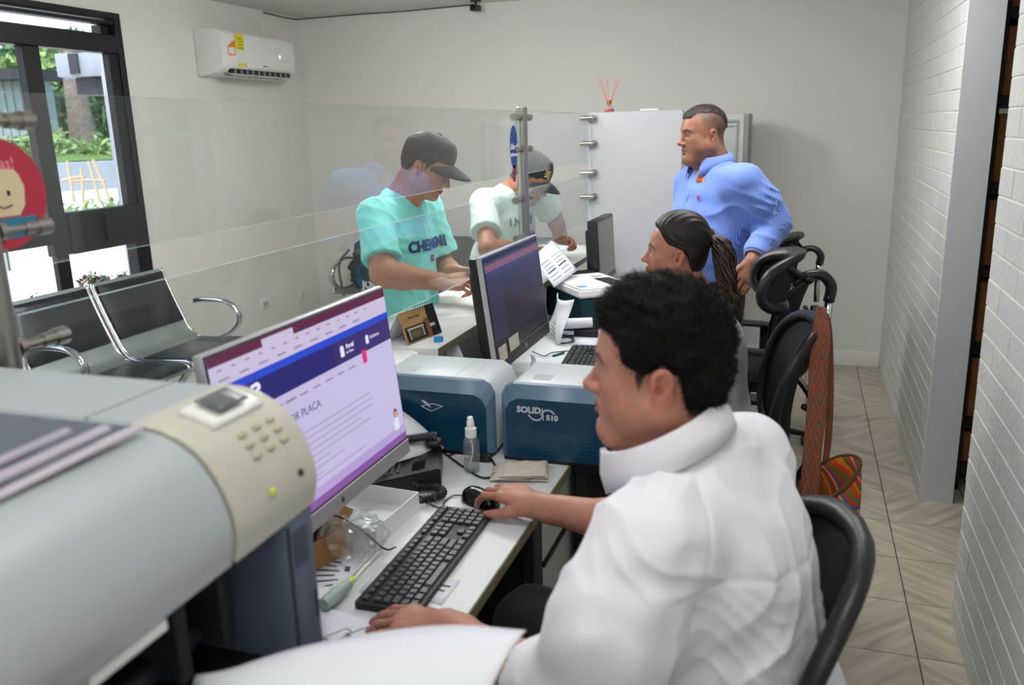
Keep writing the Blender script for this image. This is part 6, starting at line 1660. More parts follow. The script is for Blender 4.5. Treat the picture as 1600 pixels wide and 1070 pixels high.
def trousers(name, parent, hips, hl, hr, kl, kr, al, ar, m, top, r=(.10, .082, .058, .055), f=(1, 0, 0), hipr=(.15, .17, .13), h=.009):
    f = hd(f); l = np.cross(UPZ, f); R = np.stack([f, l, UPZ], 1); S = SDF()
    S.ell(hips, hipr, R, .04)
    for a, b, c in ((hl, kl, al), (hr, kr, ar)): S.path([a, b, c], [r[0], r[1], r[2]], .03); 
    S.half(V3(hips) * [1, 1, 0] + UPZ * top, UPZ, .004); S.disp = folds(91, l, .005, 55, .004, 20)
    P = np.array([hips, hl, hr, kl, kr, al, ar]); sdf_obj(name, S, P.min(0) - .2, P.max(0) + .2, h, m, parent)
SKIN_A, SKIN_B = lin((176, 122, 100)), lin((158, 104, 80))
LIP = lin((150, 82, 74)); BROWC = lin((26, 20, 18)); RED = lin((190, 104, 88))
M_hair = mat('black_hair', srgb(11, 9, 9), .7, bump=.001, bscale=160, spec=.2)
M_shoe = mat('black_shoe', srgb(20, 19, 19), .35)
M_trb = mat('black_trousers', srgb(18, 18, 21), .85, sheen=.1)

# ============================ man in the white shirt, seated in front
f1 = V3(-.99, -.055, .01); u1 = UPZ
ear = A3(1034, 606, 1.265)
H1 = Head(ear, f1, u1, 1.0, fat=.8); H1.o = ear - H1.l * .0775 + H1.f * .010
t1 = thing('person', 'seated man with short black hair in a white shirt typing in the foreground', 'person', (-.10, 1.33, 0))
Nk = V3(-.135, 1.30, 1.135); Ls, Rs = V3(-.185, 1.10, 1.065), V3(-.07, 1.475, 1.06)
Le, Lw = V3(-.285, 1.02, .845), V3(-.545, 1.185, .812); Re, Rw = V3(-.27, 1.60, .835), V3(-.535, 1.705, .806)
ft = V3(-.94, .33, 0)
B = SDF(); H1.add(B)
B.cone(H1.w(0, -.030, -.035), Nk + V3(.0, -.005, -.03), .062, .070, .03); B.cone(H1.w(0, .005, -.075), Nk + V3(-.035, 0, -.03), .046, .052, .03)
torso_prims(B, ft, Nk - UPZ * .03, Ls, Rs, V3(-.10, 1.29, .95), V3(-.09, 1.30, .76), V3(-.04, 1.33, .62), dict(chest=(.115, .165, .17), belly=(.12, .15, .18), hips=(.12, .15, .10), sh=.045, trap=.04))
arm_skin(B, Ls, Le, Lw, .040, .042, .045, .030); arm_skin(B, Rs, Re, Rw, .040, .042, .045, .030)
hand(B, Lw, V3(-.965, .16, -.13), V3(-.1, 0, 1), 1.08, 1, (.30, .34, .38, .42), .10, (.75, -.25, .25))
hand(B, Rw, V3(-.90, .36, .10), V3(.05, -.1, 1), 1.07, -1, (.55, .62, .60, .60), .09, (.55, -.35, .25), tipcurl=.9)
fade1 = lambda q: np.clip((q[:, 2] - np.interp(q[:, 1], [-.12, -.05, -.03, .012, .026, .034, .055, .075, .1], [-.062, -.050, .022, .026, -.010, .030, .050, .070, .082]) + .004) / .010, 0, 1) * (np.abs(q[:, 0]) < .072 + .01)
col1 = lambda V: H1.color(V, SKIN_A, LIP, BROWC, fade1, blush=RED)
_, V_, F_ = sdf_obj('body', B, (-.80, .90, .52), (.10, 1.86, 1.50), .0033, M_skin, t1, col1, it=1)
H1.eyes(t1, .35)
Hr = SDF()
Hr.ell(H1.w(0, -.006, .064), V3(.083, .104, .097), H1.R, .02); Hr.ell(H1.w(0, .03, .060), V3(.067, .067, .066), H1.R, .03); Hr.ell(H1.w(0, -.045, .01), V3(.078, .068, .076), H1.R, .03); Hr.ell(H1.w(0, .020, .112), V3(.056, .068, .042), H1.R, .03)
nz1, nz2 = sinoise(5, 190), sinoise(6, 80)
Hr.disp = lambda P: .0022 * nz1(P) + .0030 * nz2(P)
Hr.clipf = hairclip(H1, [-.12, -.05, -.036, .006, .020, .034, .040, .052, .060, .078, .1], [-.070, -.056, .018, .022, -.004, -.008, .022, .032, .066, .074, .084])
o, V_, F_ = sdf_obj('hair', Hr, H1.o - .17, H1.o + .18, .0034, M_hair, t1, it=1)
strands('hair_strands', V_, F_, np.ones(len(V_), bool), 9000, .010, .00045, 3, lambda p, n: n * .8 + H1.f * .35 + V3(0, 0, .1), M_hair, o, .45)
M_shirtw = fabric('white_shirt', srgb(226, 224, 230), .85)
Sh = SDF()
torso_prims(Sh, ft, Nk - UPZ * .025, Ls, Rs, V3(-.105, 1.29, .945), V3(-.085, 1.30, .76), V3(-.03, 1.33, .63), dict(chest=(.152, .205, .195), belly=(.172, .205, .19), hips=(.17, .20, .13), sh=.070, trap=.066), k=.08)
Sh.path([Ls + V3(.01, .01, -.015), Ls * .5 + Le * .5 + V3(.01, -.012, 0), Le + V3(.02, -.005, -.02)], [.072, .080, .078], .07)
Sh.path([Rs, Rs * .5 + Re * .5, Re * .80 + Rw * .20], [.078, .078, .066], .035)
Sh.path([Le + V3(.02, -.005, -.02), Le * .72 + Lw * .28], [.076, .066], .04); cut_end(Sh, Le * .78 + Lw * .22 + V3(0, 0, -.01), nrmz(Le - Ls) * .2 + nrmz(Lw - Le) * .9, .13); cut_end(Sh, Re * .85 + Rw * .15, Rw - Re, .12)
Sh.half(V3(0, 1.3, .55), -UPZ, .01)
Sh.ell(Nk + V3(-.03, .01, .055), (.072, .066, .06), None, .012, op=-1)
# explicit creases
def crease(S, pts, r=.007, k=.022, op=1):
    S.path(pts, [r] * len(pts), k, op=op)
lt = np.cross(UPZ, hd(ft))
fo = folds(31, nrmz(V3(-.75, -.55, .25)), .0075, 44, .0060, 18); fo2 = folds(37, nrmz(V3(.6, -.1, .8)), .0045, 70, .002, 24)
y1 = seam(V3(-.02, 1.2, 1.005), V3(.35, -.1, 1), .004, .0025); s1 = seam(Ls + V3(.06, .035, 0), nrmz(V3(-.75, -.45, .25)), .004, .003)
def d1(P):
    back = np.clip(((P - V3(-.08, 1.27, 0)) @ V3(.94, -.33, 0)) / .05, 0, 1); near = np.clip((1.22 - P[:, 1]) / .03, 0, 1)
    return fo(P) + fo2(P) + y1(P) * back + s1(P) * near * (P[:, 2] > .84)
Sh.disp = d1
M_s1, SV, SF = sdf_obj('shirt', Sh, (-.50, .86, .53), (.20, 1.74, 1.24), .0038, M_shirtw, t1, it=4)
collar('shirt_collar', V3(-.168, 1.283, 1.140), V3(-.46, .02, .89), V3(-.97, .12, -.2), .095, .052, M_shirtw, t1, gap=16, tip=.022, r2=1.16, drop=1.0)
g = G(); g.tube([tuple(np.array(p) - np.array(t1.location)) for p in bez([Nk + V3(-.125, .05, -.03), V3(-.262, 1.345, 1.02), V3(-.275, 1.36, .9)], 6)], .006, seg=6, flat=(1, .4)); g.obj('shirt_placket', M_shirtw, t1)
trousers('trousers', t1, V3(-.05, 1.33, .60), V3(-.10, 1.24, .60), V3(-.08, 1.43, .60), V3(-.52, 1.26, .60), V3(-.50, 1.54, .60), V3(-.50, 1.25, .12), V3(-.45, 1.56, .12), M_trb, .68, f=ft)
shoe(t1, V3(-.50, 1.25, 0), V3(-1, 0, 0), M_shoe); shoe(t1, V3(-.45, 1.56, 0), V3(-1, .1, 0), M_shoe)

# ============================ standing man in the blue shirt
f2 = V3(-.85, -.52, -.03); ear = A3(1113.5, 213, 3.66)
H2 = Head(ear, f2, UPZ, .97, fat=.9); H2.o = ear - H2.l * .0775 * .97 + H2.f * .01
t2 = thing('person', 'standing man with cropped hair in a finely striped blue shirt', 'person', (-.36, 3.98, 0))
ft2 = V3(-.72, -.70, 0); l2 = np.cross(UPZ, hd(ft2))
N2 = H2.o + V3(.050, .03, -.125); L2 = N2 + l2 * .205 + V3(0, 0, -.072); R2_ = N2 - l2 * .168 + V3(0, 0, -.095)
Le2 = A3(1208, 350, 3.66); Lw2 = A3(1176, 408, 3.56); Re2 = R2_ + V3(.0, .09, -.30); Rw2 = Re2 + V3(-.06, -.04, -.26)
B = SDF(); H2.add(B)
B.cone(H2.w(0, -.030, -.035), N2 - UPZ * .02, .064, .072, .03); B.cone(H2.w(0, .005, -.075), N2 + hd(ft2) * .03 - UPZ * .04, .046, .052, .03)
ch2 = N2 + hd(ft2) * .01 - UPZ * .225; be2 = ch2 + hd(ft2) * .045 - UPZ * .15; hp2 = be2 - hd(ft2) * .040 - UPZ * .145
torso_prims(B, ft2, N2 - UPZ * .04, L2, R2_, ch2, be2, hp2, dict(chest=(.10, .15, .17), belly=(.12, .145, .16), hips=(.11, .14, .10), sh=.045, trap=.04))
arm_skin(B, L2, Le2, Lw2, .050, .044, .044, .030); arm_skin(B, R2_, Re2, Rw2, .050, .044, .044, .030)
hdn = nrmz(A3(1150, 466, 3.54) - Lw2)
hand(B, Lw2, hdn, nrmz(V3(.5, -.85, .25)), 1.0, 1, (.25, .3, .35, .4), .10, (.6, .2, .2))
hand(B, Rw2, V3(-.15, -.1, -1), V3(-.7, .7, 0), 1.0, 1, (.4, .45, .5, .55), .05)
fade2 = lambda q: np.clip((q[:, 2] - np.interp(q[:, 1], [-.12, -.05, -.03, .012, .03, .05, .075, .1], [-.06, -.04, .025, .034, .045, .080, .092, .10]) + .008) / np.interp(q[:, 1], [-.09, 0, .05], [.03, .06, .05]), 0, .85) * (np.abs(q[:, 0]) < .09)
FADEC = lin((74, 56, 46))
def col2(V):
    C = H2.color(V, lin((150, 103, 82)), lin((122, 74, 66)), BROWC, None, blush=lin((172, 106, 82))); m = fade2(H2.loc(V)); return C * (1 - m[:, None]) + FADEC * m[:, None]
JJ = np.array([Re2, Rw2, Le2, Lw2, hp2, H2.o, L2, R2_]); sdf_obj('body', B, JJ.min(0) - .26, JJ.max(0) + .22, .0034, M_skin, t2, col2, it=1)
H2.eyes(t2, .45)
Hr = SDF(); Hr.ell(H2.w(0, -.012, .053), V3(.0800, .1015, .0865) * .97, H2.R, .02); Hr.ell(H2.w(0, .030, .034), V3(.072, .076, .088) * .97, H2.R, .03)
Hr.disp = lambda P: .0012 * nz1(P)
def clip2(P):
    q = H2.loc(P); return (np.interp(q[:, 1], [-.12, -.09, -.06, -.03, .02, .05, .062, .075, .095], [-.01, .035, .070, .084, .094, .098, .092, .080, .078]) + .25 * np.maximum(np.abs(q[:, 0]) - .035, 0) - q[:, 2]) * .8
Hr.clipf = clip2; Hr.tap = (.0075, .022)
M_hairg = mat('cropped_brown_hair', srgb(52, 42, 36), .6, bump=.001, bscale=200)
o, V_, F_ = sdf_obj('hair', Hr, H2.o - .17, H2.o + .18, .004, M_hairg, t2, it=1)
strands('hair_strands', V_, F_, np.ones(len(V_), bool), 3500, .006, .0005, 4, lambda p, n: n * .7 + H2.f * .6 + V3(0, 0, .3), M_hairg, o, .3)
M_blue = fabric('blue_pinstripe_shirt', srgb(90, 122, 212), .8, 'pinstripe', srgb(142, 170, 236), scale=.80)
M_blued = mat('collar_inner_orange', srgb(222, 108, 34), .8)
Sh = SDF()
torso_prims(Sh, ft2, N2 - UPZ * .025, L2, R2_, ch2, be2, hp2, dict(chest=(.152, .200, .225), belly=(.182, .195, .19), hips=(.170, .185, .13), sh=.066, trap=.064), k=.08)
Sh.path([L2, L2 * .5 + Le2 * .5, Le2], [.072, .080, .070], .06); Sh.path([Le2, Le2 * .15 + Lw2 * .85], [.070, .056], .03)
Sh.path([R2_, R2_ * .5 + Re2 * .5, Re2], [.070, .070, .066], .05); Sh.path([Re2, Re2 * .3 + Rw2 * .7], [.060, .050], .02)
cut_end(Sh, Le2 * .12 + Lw2 * .88, Lw2 - Le2, .09); cut_end(Sh, Re2 * .3 + Rw2 * .7, Rw2 - Re2, .09)
Sh.half(hp2 + UPZ * .022, -UPZ, .01); Sh.ell(N2 + hd(ft2) * .025 + UPZ * .03, (.066, .066, .055), None, .01, op=-1)
fo = folds(51, nrmz(l2 + V3(0, 0, .5)), .008, 42, .005, 20); fo2b = folds(52, nrmz(V3(.5, .2, .9)), .010, 62, .002, 24)
Sh.disp = lambda P: fo(P) + fo2b(P) * np.clip((P[:, 0] + .22) / .06, 0, 1)
sdf_obj('shirt', Sh, JJ.min(0) - .26, N2 + V3(.55, .50, .1), .0055, M_blue, t2, it=2)
# cuff
cd = nrmz(Lw2 - Le2); cc = Le2 * .10 + Lw2 * .90; g = G(); off = np.array(t2.location)
MXc, Lc = axis_mat(tuple(cc - off - cd * .05), tuple(cc - off)); g.lathe([(.050, 0), (.052, .002), (.050, .028), (.050, .052), (.046, .054), (.042, .050)], seg=28, M=MXc); o = g.obj('cuff', fabric('pale_blue_cuff', srgb(150, 172, 226), .8), t2, smooth=60)
collar('shirt_collar', N2 + hd(ft2) * .006 - UPZ * .004, V3(-.12, -.12, 1), ft2, .074, .048, M_blue, t2, gap=24, tip=.035)
# orange collar lining patch, dark inner collar edge, placket, buttons, emblem
def on_front(u, v, d=.0):   # u across (his left +), v down from collar
    return N2 + l2 * u - UPZ * v + hd(ft2) * d
g = G(); g.grid([[tuple(on_front(.028 + .040 * a + .006 * b, .022 + .042 * b + .01 * a, .112 + .016 * b - .02 * a) - off) for b in np.linspace(0, 1, 4)] for a in np.linspace(0, 1, 4)]); o = g.obj('collar_lining', M_blued, t2, smooth=180); md = o.modifiers.new('t', 'SOLIDIFY'); md.thickness = .003
def surf_pt(S, p0, d):
    """march from outside point p0 along d to the surface"""
    p = V3(p0).copy(); d = nrmz(d)
    for _ in range(80):
        v = S.eval(p[None])[0]
        if v < .0008: break
        p = p + d * max(v * .6, .0006)
    return p
M_navy = mat('navy_trim', srgb(28, 34, 92), .7)
pl_ = [surf_pt(Sh, on_front(.004, .06 + .06 * k, .35), -hd(ft2)) for k in range(7)]
g = G(); g.tube([tuple(np.array(p) - off) for p in bez([tuple(q) for q in pl_], 4)], .007, seg=6, flat=(1, .35), up=tuple(l2)); g.obj('shirt_placket', M_blue, t2)
for k in range(1, 6):
    p = pl_[k] - UPZ * .02; g = G(); g.ell(tuple(p + hd(ft2) * .006 - off), (.005, .005, .005), seg=10, rings=6); g.obj('button', M_navy, t2)
ep = surf_pt(Sh, on_front(.075, .135, .35), -hd(ft2)); g = G()
g.tube([tuple(ep + hd(ft2) * .003 + l2 * .011 * math.cos(a) + UPZ * .012 * math.sin(a) - off) for a in np.linspace(0, 6.28, 14)[:-1]], .0014, seg=5, closed=True); g.tube([tuple(ep + hd(ft2) * .003 + l2 * x - UPZ * y - off) for x, y in ((-.005, .006), (-.002, -.006), (.003, .002), (.006, -.006))], .0013, seg=5); g.obj('emblem', mat('emblem_red', srgb(196, 90, 110), .7), t2)
for q in (-1, 1):
    p = on_front(q * .052, .030, .100); g = G(); g.ell(tuple(p - off), (.0045, .0045, .0045), seg=10, rings=6); g.obj('collar_button', M_navy, t2)
belt_c = hp2 - UPZ * .0
g = G(); g.lathe([(.160, -.018), (.168, -.016), (.168, .016), (.160, .018)], seg=36, c=(0, 0, 0), M=Matrix.Translation(tuple(hp2 + UPZ * .006 - off)) @ Matrix.Rotation(math.atan2(l2[1], l2[0]), 4, 'Z') @ Matrix.Diagonal((1.12, 1, 1, 1))); g.obj('belt', mat('brown_belt', srgb(92, 56, 36), .5), t2, smooth=50)
lg = V3(.0, 0, 0)
trousers('trousers', t2, hp2 - UPZ * .06, hp2 + l2 * .085 - UPZ * .10, hp2 - l2 * .085 - UPZ * .10, hp2 * [1, 1, 0] + l2 * .10 + UPZ * .52, hp2 * [1, 1, 0] - l2 * .10 + UPZ * .52, hp2 * [1, 1, 0] + l2 * .11 + UPZ * .08, hp2 * [1, 1, 0] - l2 * .11 + UPZ * .08, M_trb, hp2[2] + .004, f=ft2, hipr=(.155, .178, .17), r=(.11, .085, .062, .055))
shoe(t2, hp2 * [1, 1, 0] + l2 * .11, ft2, M_shoe); shoe(t2, hp2 * [1, 1, 0] - l2 * .11, ft2, M_shoe)

# ============================ seated woman with a ponytail
f3 = V3(-.985, -.10, .10); ear = A3(1061, 405, 2.80)
H3 = Head(ear, f3, UPZ, .95, fem=True) if False else Head(ear, f3, UPZ, .95); H3.o = ear - H3.l * .0775 * .95 + H3.f * .01
t3 = thing('person', 'seated woman with dark hair in a curly ponytail and a pale grey blouse', 'person', (-.28, 2.84, 0))
ft3 = V3(-.98, .05, 0); l3 = np.cross(UPZ, hd(ft3))
N3 = H3.o + V3(.095, .0, -.160); L3 = N3 + l3 * .155 + V3(0, 0, -.045); R3 = N3 - l3 * .155 + V3(0, 0, -.045)
Le3, Lw3 = L3 + V3(-.08, -.04, -.23), V3(-.52, 2.80, .80); Re3, Rw3 = R3 + V3(-.08, .04, -.23), V3(-.55, 3.05, .80)
B = SDF(); H3.add(B); B.cone(H3.w(0, -.030, -.04), N3 - UPZ * .01, .047, .052, .03)
ch3 = N3 + V3(.035, 0, -.19); be3 = ch3 + V3(.01, 0, -.19); hp3 = V3(be3[0], be3[1], .60)
torso_prims(B, ft3, N3 - UPZ * .02, L3, R3, ch3, be3, hp3, dict(chest=(.085, .125, .15), belly=(.085, .115, .15), hips=(.10, .14, .10), sh=.038, trap=.034))
arm_skin(B, L3, Le3, Lw3, .038, .034, .034, .023); arm_skin(B, R3, Re3, Rw3, .038, .034, .034, .023)
hand(B, Lw3, V3(-1, .1, -.1), UPZ, .88, 1, (.35, .4, .45, .5)); hand(B, Rw3, V3(-1, -.05, -.1), UPZ, .88, -1, (.35, .4, .45, .5))
col3 = lambda V: H3.color(V, lin((184, 126, 104)), lin((176, 84, 84)), lin((40, 26, 22)), None, blush=lin((206, 118, 100)))
sdf_obj('body', B, (-.85, 2.55, .5), (.05, 3.20, 1.45), .0034, M_skin, t3, col3, it=1)
H3.eyes(t3, .2)
Hr = SDF(); Hr.ell(H3.w(0, -.012, .066), V3(.081, .102, .100) * .95, H3.R, .02); Hr.ell(H3.w(0, .026, .074), V3(.067, .066, .070) * .95, H3.R, .03); Hr.ell(H3.w(0, -.04, .0), V3(.074, .066, .070) * .95, H3.R, .03)
def combed(P):
    q = H3.loc(P); a = np.arctan2(q[:, 2] - .03, q[:, 1] + .10); return .0011 * np.sin(q[:, 0] * 420 + a * 30) 
Hr.disp = combed
Hr.clipf = hairclip(H3, [-.12, -.06, -.035, .012, .020, .034, .050, .072, .1], [-.060, -.046, .016, .024, .010, .036, .062, .092, .106])
M_hairb = mat('dark_brown_hair', srgb(24, 16, 13), .5, bump=.0012, bscale=120, stretch=(.3, 1, 1))
M_hairc = mat('curly_brown_hair', srgb(74, 56, 42), .5, var=.4, vscale=40)
sdf_obj('hair', Hr, H3.o - .16, H3.o + .16, .0035, M_hairb, t3, it=1)
off3 = np.array(t3.location)
pt0 = A3(1109, 366, 2.86)
g = G(); g.ell(tuple(pt0 - off3), (.018, .018, .022), seg=14, rings=10); g.obj('hair_tie', mat('brown_hair_tie', srgb(110, 60, 44), .7), t3)
tail = [A3(1108, 366, 2.86), A3(1124, 376, 2.84), A3(1132, 400, 2.82), A3(1134, 430, 2.80), A3(1140, 458, 2.79), A3(1150, 485, 2.78)]
rs_ = np.random.RandomState(12); cl = [np.array(p) for p in bez([tuple(p) for p in tail], 8)]
g = G(); wv = [.012, .030, .036, .033, .030, .026, .018]
for i in range(120):
    a0, r0, fr, ph = rs_.rand() * 6.28, rs_.rand() ** .5, .35 + .3 * rs_.rand(), rs_.rand() * 6.28; pts = []
    end = int(len(cl) * (.75 + .25 * rs_.rand()))
    for j, p in enumerate(cl[:end]):
        w_ = np.interp(j / len(cl) * 6, range(7), wv); 
        pts.append(tuple(p + V3(math.cos(a0 + .05 * j), math.sin(a0 + .05 * j), 0) * w_ * r0 + V3(math.cos(j * fr + ph), math.sin(j * fr + ph), .3 * math.sin(j * fr)) * .006 * min(1, j / 8) - off3))
    g.tube(pts, .0024, seg=4, mi=i % 2)
stuff(g.obj('ponytail', [M_hairc, mat('dark_curl', srgb(44, 32, 26), .5)], t3, smooth=180))
M_blouse = fabric('pale_grey_blouse', srgb(176, 178, 182), .85)
Sh = SDF(); torso_prims(Sh, ft3, N3 - UPZ * .02, L3, R3, ch3, be3, hp3, dict(chest=(.115, .155, .17), belly=(.12, .15, .18), hips=(.135, .17, .12), sh=.055, trap=.048), k=.06)
Sh.path([L3, Le3], [.056, .050], .03); Sh.path([R3, Re3], [.056, .050], .03); cut_end(Sh, Le3, Le3 - L3, .09); cut_end(Sh, Re3, Re3 - R3, .09); Sh.half(V3(0, 0, .54), -UPZ, .01)
Sh.ell(N3 + V3(-.02, 0, .05), (.055, .055, .05), None, .01, op=-1); Sh.disp = folds(61, l3, .005, 55, .003, 22)
sdf_obj('blouse', Sh, hp3 - V3(.36, .34, .12), N3 + V3(.25, .34, .1), .006, M_blouse, t3, it=2)
trousers('trousers', t3, hp3 - UPZ * .01, hp3 + l3 * .08, hp3 - l3 * .08, hp3 + l3 * .09 + V3(-.40, 0, -.0), hp3 - l3 * .09 + V3(-.40, 0, 0), hp3 * [1, 1, 0] + l3 * .09 + V3(-.38, 0, .1), hp3 * [1, 1, 0] - l3 * .09 + V3(-.38, 0, .1), M_trb, .66, r=(.085, .07, .05, .05), f=ft3, hipr=(.12, .16, .11))
shoe(t3, hp3 * [1, 1, 0] + l3 * .09 + V3(-.38, 0, 0), ft3, M_shoe); shoe(t3, hp3 * [1, 1, 0] - l3 * .09 + V3(-.38, 0, 0), ft3, M_shoe)

# ============================ baseball cap builder (head frame)
def cap(H, parent, m, mb, z0=.040, brim=.075, tilt=0, rx=.083, ry=.103, hz=.088, name='baseball_cap', patch=None, button=True):
    off = np.array(parent.location); W = lambda x, y, z: tuple(H.w(x, y, z) - off)
    rows = []
    for i in range(13):
        a = math.radians(90 * i / 12); row = []
        for j in range(48):
            b = 2 * math.pi * j / 48; cx, sy = math.sin(b), math.cos(b)
            e = math.cos(a) ** .72; zz = math.sin(a) ** .92
            row.append(W(rx * cx * e, -.008 + ry * sy * e + .004 * sy, z0 + hz * zz + (.006 * sy if i < 8 else 0) + .006 * zz * sy * e))
        rows.append(row)
    g = G(); g.grid(rows, closev=True); o = g.obj(name, m, parent, smooth=180); md = o.modifiers.new('t', 'SOLIDIFY'); md.thickness = .003 * 1; md.offset = 0
    if button: g = G(); g.ell(W(0, -.008, z0 + hz - .001), .008, seg=14, rings=8); g.obj('cap_button', m, o)
    for k in range(6):
        b = math.pi * k / 3; g = G(); pts = []
        for i in range(13):
            a = math.radians(90 * i / 12); e = math.cos(a) ** .72 * 1.01; zz = math.sin(a) ** .92
            pts.append(W(rx * math.sin(b) * e, -.008 + ry * math.cos(b) * e + .004 * math.cos(b), z0 + hz * zz * 1.004 + (.006 * math.cos(b) if i < 8 else 0) + .006 * zz * math.cos(b) * e))
        g.tube(pts, .0011, seg=5); g.obj('cap_seam', m, o, smooth=180)
    rows = []
    for j in range(21):
        u = j / 20 * 2 - 1; b = u * 1.12; row = []
        for i in range(8):
            s = i / 7; yb = -.008 + ry * math.cos(b) + .004; xb = rx * math.sin(b)
            row.append(W(xb * (1 + .05 * s), yb + brim * s * (1 - abs(u) ** 2.6) ** .5 if abs(u) < 1 else yb, z0 + .004 - .030 * u * u - .016 * s * s))
        rows.append(row)
    g = G(); g.grid(rows); b_ = g.obj('cap_brim', mb, o, smooth=180); md = b_.modifiers.new('t', 'SOLIDIFY'); md.thickness = .004; md.offset = 0
    return o
# ============================ customer in the aqua t-shirt
f4 = nrmz(V3(.99, .08, 0)) * math.cos(math.radians(30)) - UPZ * math.sin(math.radians(30)); ear = A3(654.5, 261, 3.30)
u4 = UPZ
H4 = Head(ear, f4, u4, .98, fat=.2); H4.o = ear + H4.l * .0775 * .98 + H4.f * .006
t4 = thing('person', 'standing customer in an aqua t-shirt and a plain dark grey baseball cap', 'person', (-1.72, 3.28, 0))
ft4 = V3(.98, -.10, 0); l4 = np.cross(UPZ, hd(ft4))
N4 = A3(622, 303, 3.42); R4 = N4 - l4 * .165 + V3(-.01, 0, -.07); L4 = N4 + l4 * .165 + V3(.03, 0, -.07)
Re4, Rw4 = A3(600, 428, 3.19), A3(688, 440, 3.26); Le4, Lw4 = L4 + V3(.06, .03, -.26), A3(712, 424, 3.46)
B = SDF(); H4.add(B); B.cone(H4.w(0, -.035, -.035), N4 - UPZ * .02, .056, .060, .03); B.cone(H4.w(0, .01, -.06), N4 + V3(.03, 0, -.04), .045, .05, .03)
ch4 = N4 + V3(.01, 0, -.22); be4 = ch4 + V3(.0, 0, -.21); hp4 = be4 + V3(-.02, 0, -.16)
torso_prims(B, ft4, N4 - UPZ * .03, L4, R4, ch4, be4, hp4, dict(chest=(.09, .14, .16), belly=(.095, .13, .16), hips=(.10, .13, .10), sh=.042, trap=.038))
arm_skin(B, R4, Re4, Rw4, .054, .052, .050, .034); arm_skin(B, L4, Le4, Lw4, .048, .042, .042, .028)
hand(B, Rw4, nrmz(V3(.86, .48, -.08)), nrmz(V3(.1, -.55, .8)), 1.0, -1, (.7, .8, .9, 1.0), .05, (.6, -.1, .4)); hand(B, Lw4, nrmz(V3(.9, .1, -.12)), nrmz(V3(0, .6, .7)), 1.0, 1, (.7, .8, .9, 1.0), .05, (.6, -.1, .4))
fade4 = lambda q: np.clip((q[:, 2] - np.interp(q[:, 1], [-.12, -.05, -.03, .012, .022, .036, .05, .1], [-.050, -.036, .022, .026, -.004, .030, .05, .09]) + .002) / .008, 0, 1)
col4 = lambda V: H4.color(V, lin((188, 134, 110)), lin((160, 92, 84)), BROWC, fade4, blush=lin((200, 118, 98)))
sdf_obj('body', B, (-2.05, 2.65, .80), (-1.15, 3.80, 1.74), .0045, M_skin, t4, col4, it=1)
H4.eyes(t4, .5)
Hr = SDF(); Hr.ell(H4.w(0, -.014, .050), V3(.080, .102, .080) * 1.05, H4.R, .02); Hr.ell(H4.w(0, -.04, .0), V3(.074, .066, .070) * 1.05, H4.R, .03); Hr.disp = lambda P: .0014 * nz1(P)
Hr.clipf = hairclip(H4, [-.12, -.05, -.032, .012, .020, .030, .036, .055, .078, .1], [-.052, -.040, .020, .026, -.006, -.008, .030, .046, .078, .090])
sdf_obj('hair', Hr, H4.o - .17, H4.o + .18, .005, mat('short_brown_hair', srgb(38, 28, 24), .6), t4, it=1)
M_capg = fabric('cap_dark_grey', srgb(44, 46, 46), .8); cap(H4, t4, M_capg, M_capg, z0=.052, brim=.094, hz=.088, rx=.084, ry=.101)
g = G(); off4 = np.array(t4.location)
M_aqua = fabric('aqua_cotton', srgb(146, 244, 236), .85)
def tee(S, ft, N, L, R, Le, Re, ch, be, hp, dims, sl, seed, l, neckf, k=.06, nr=.064):
    torso_prims(S, ft, N - UPZ * .025, L, R, ch, be, hp, dims, k=k)
    for a, b in ((L, Le), (R, Re)): S.path([a, a * (1 - sl) + b * sl], [.062, .078], .05); cut_end(S, a * (1 - sl * .96) + b * sl * .96, b - a, .11)
    S.half(hp - UPZ * .06, -UPZ, .01); S.ell(N + hd(neckf) * .02 + UPZ * .045, (nr, nr, .055), None, .01, op=-1)
    fa, fb = folds(seed, nrmz(l + V3(0, 0, .3)), .005, 48, .0035, 20), folds(seed + 5, nrmz(V3(.5, .3, 1)), .004, 70, .002, 24)
    S.disp = lambda P: fa(P) + fb(P)
Sh = SDF(); tee(Sh, ft4, N4, L4, R4, Le4, Re4, ch4, be4, hp4, dict(chest=(.118, .172, .185), belly=(.122, .165, .185), hips=(.128, .165, .13), sh=.054, trap=.052), .80, 71, l4, f4)
sdf_obj('t_shirt', Sh, (-2.05, 2.65, .74), (-1.30, 3.85, 1.52), .0055, M_aqua, t4, it=3)
def sh_text(body, S, N, ft, l, u, v, size, m, parent, tilt=0, out=.35, depth=.0015, bold=.001, sx=1.0):
    """letters wrapped onto the chest: each vertex of the text mesh is marched onto the shirt"""
    f = hd(ft)
    o = text_mesh(body, size, Matrix.Identity(4), m, 'shirt_lettering', None, extrude=0, bold=bold, sx=sx)
    me = o.data; bm = bmesh.new(); bm.from_mesh(me); bmesh.ops.triangulate(bm, faces=bm.faces[:]); bmesh.ops.subdivide_edges(bm, edges=[e for e in bm.edges if e.calc_length() > size * .25], cuts=1); bmesh.ops.triangulate(bm, faces=bm.faces[:]); bm.to_mesh(me); bm.free()
    off = np.array(parent.location); ca, sa = math.cos(tilt), math.sin(tilt)
    for vtx in me.vertices:
        x, y = vtx.co.x * ca - vtx.co.y * sa, vtx.co.x * sa + vtx.co.y * ca
        p0 = N + l * (u + x) + UPZ * (y - v) + f * out; p = surf_pt(S, p0, -f) + f * .004
        vtx.co = Vector(tuple(p - off))
    o.parent = parent; md = o.modifiers.new('t', 'SOLIDIFY'); md.thickness = depth; md.offset = 0
    return o
M_tnavy = mat('print_navy', srgb(24, 50, 104), .7); M_tred = mat('print_red', srgb(206, 60, 80), .7)
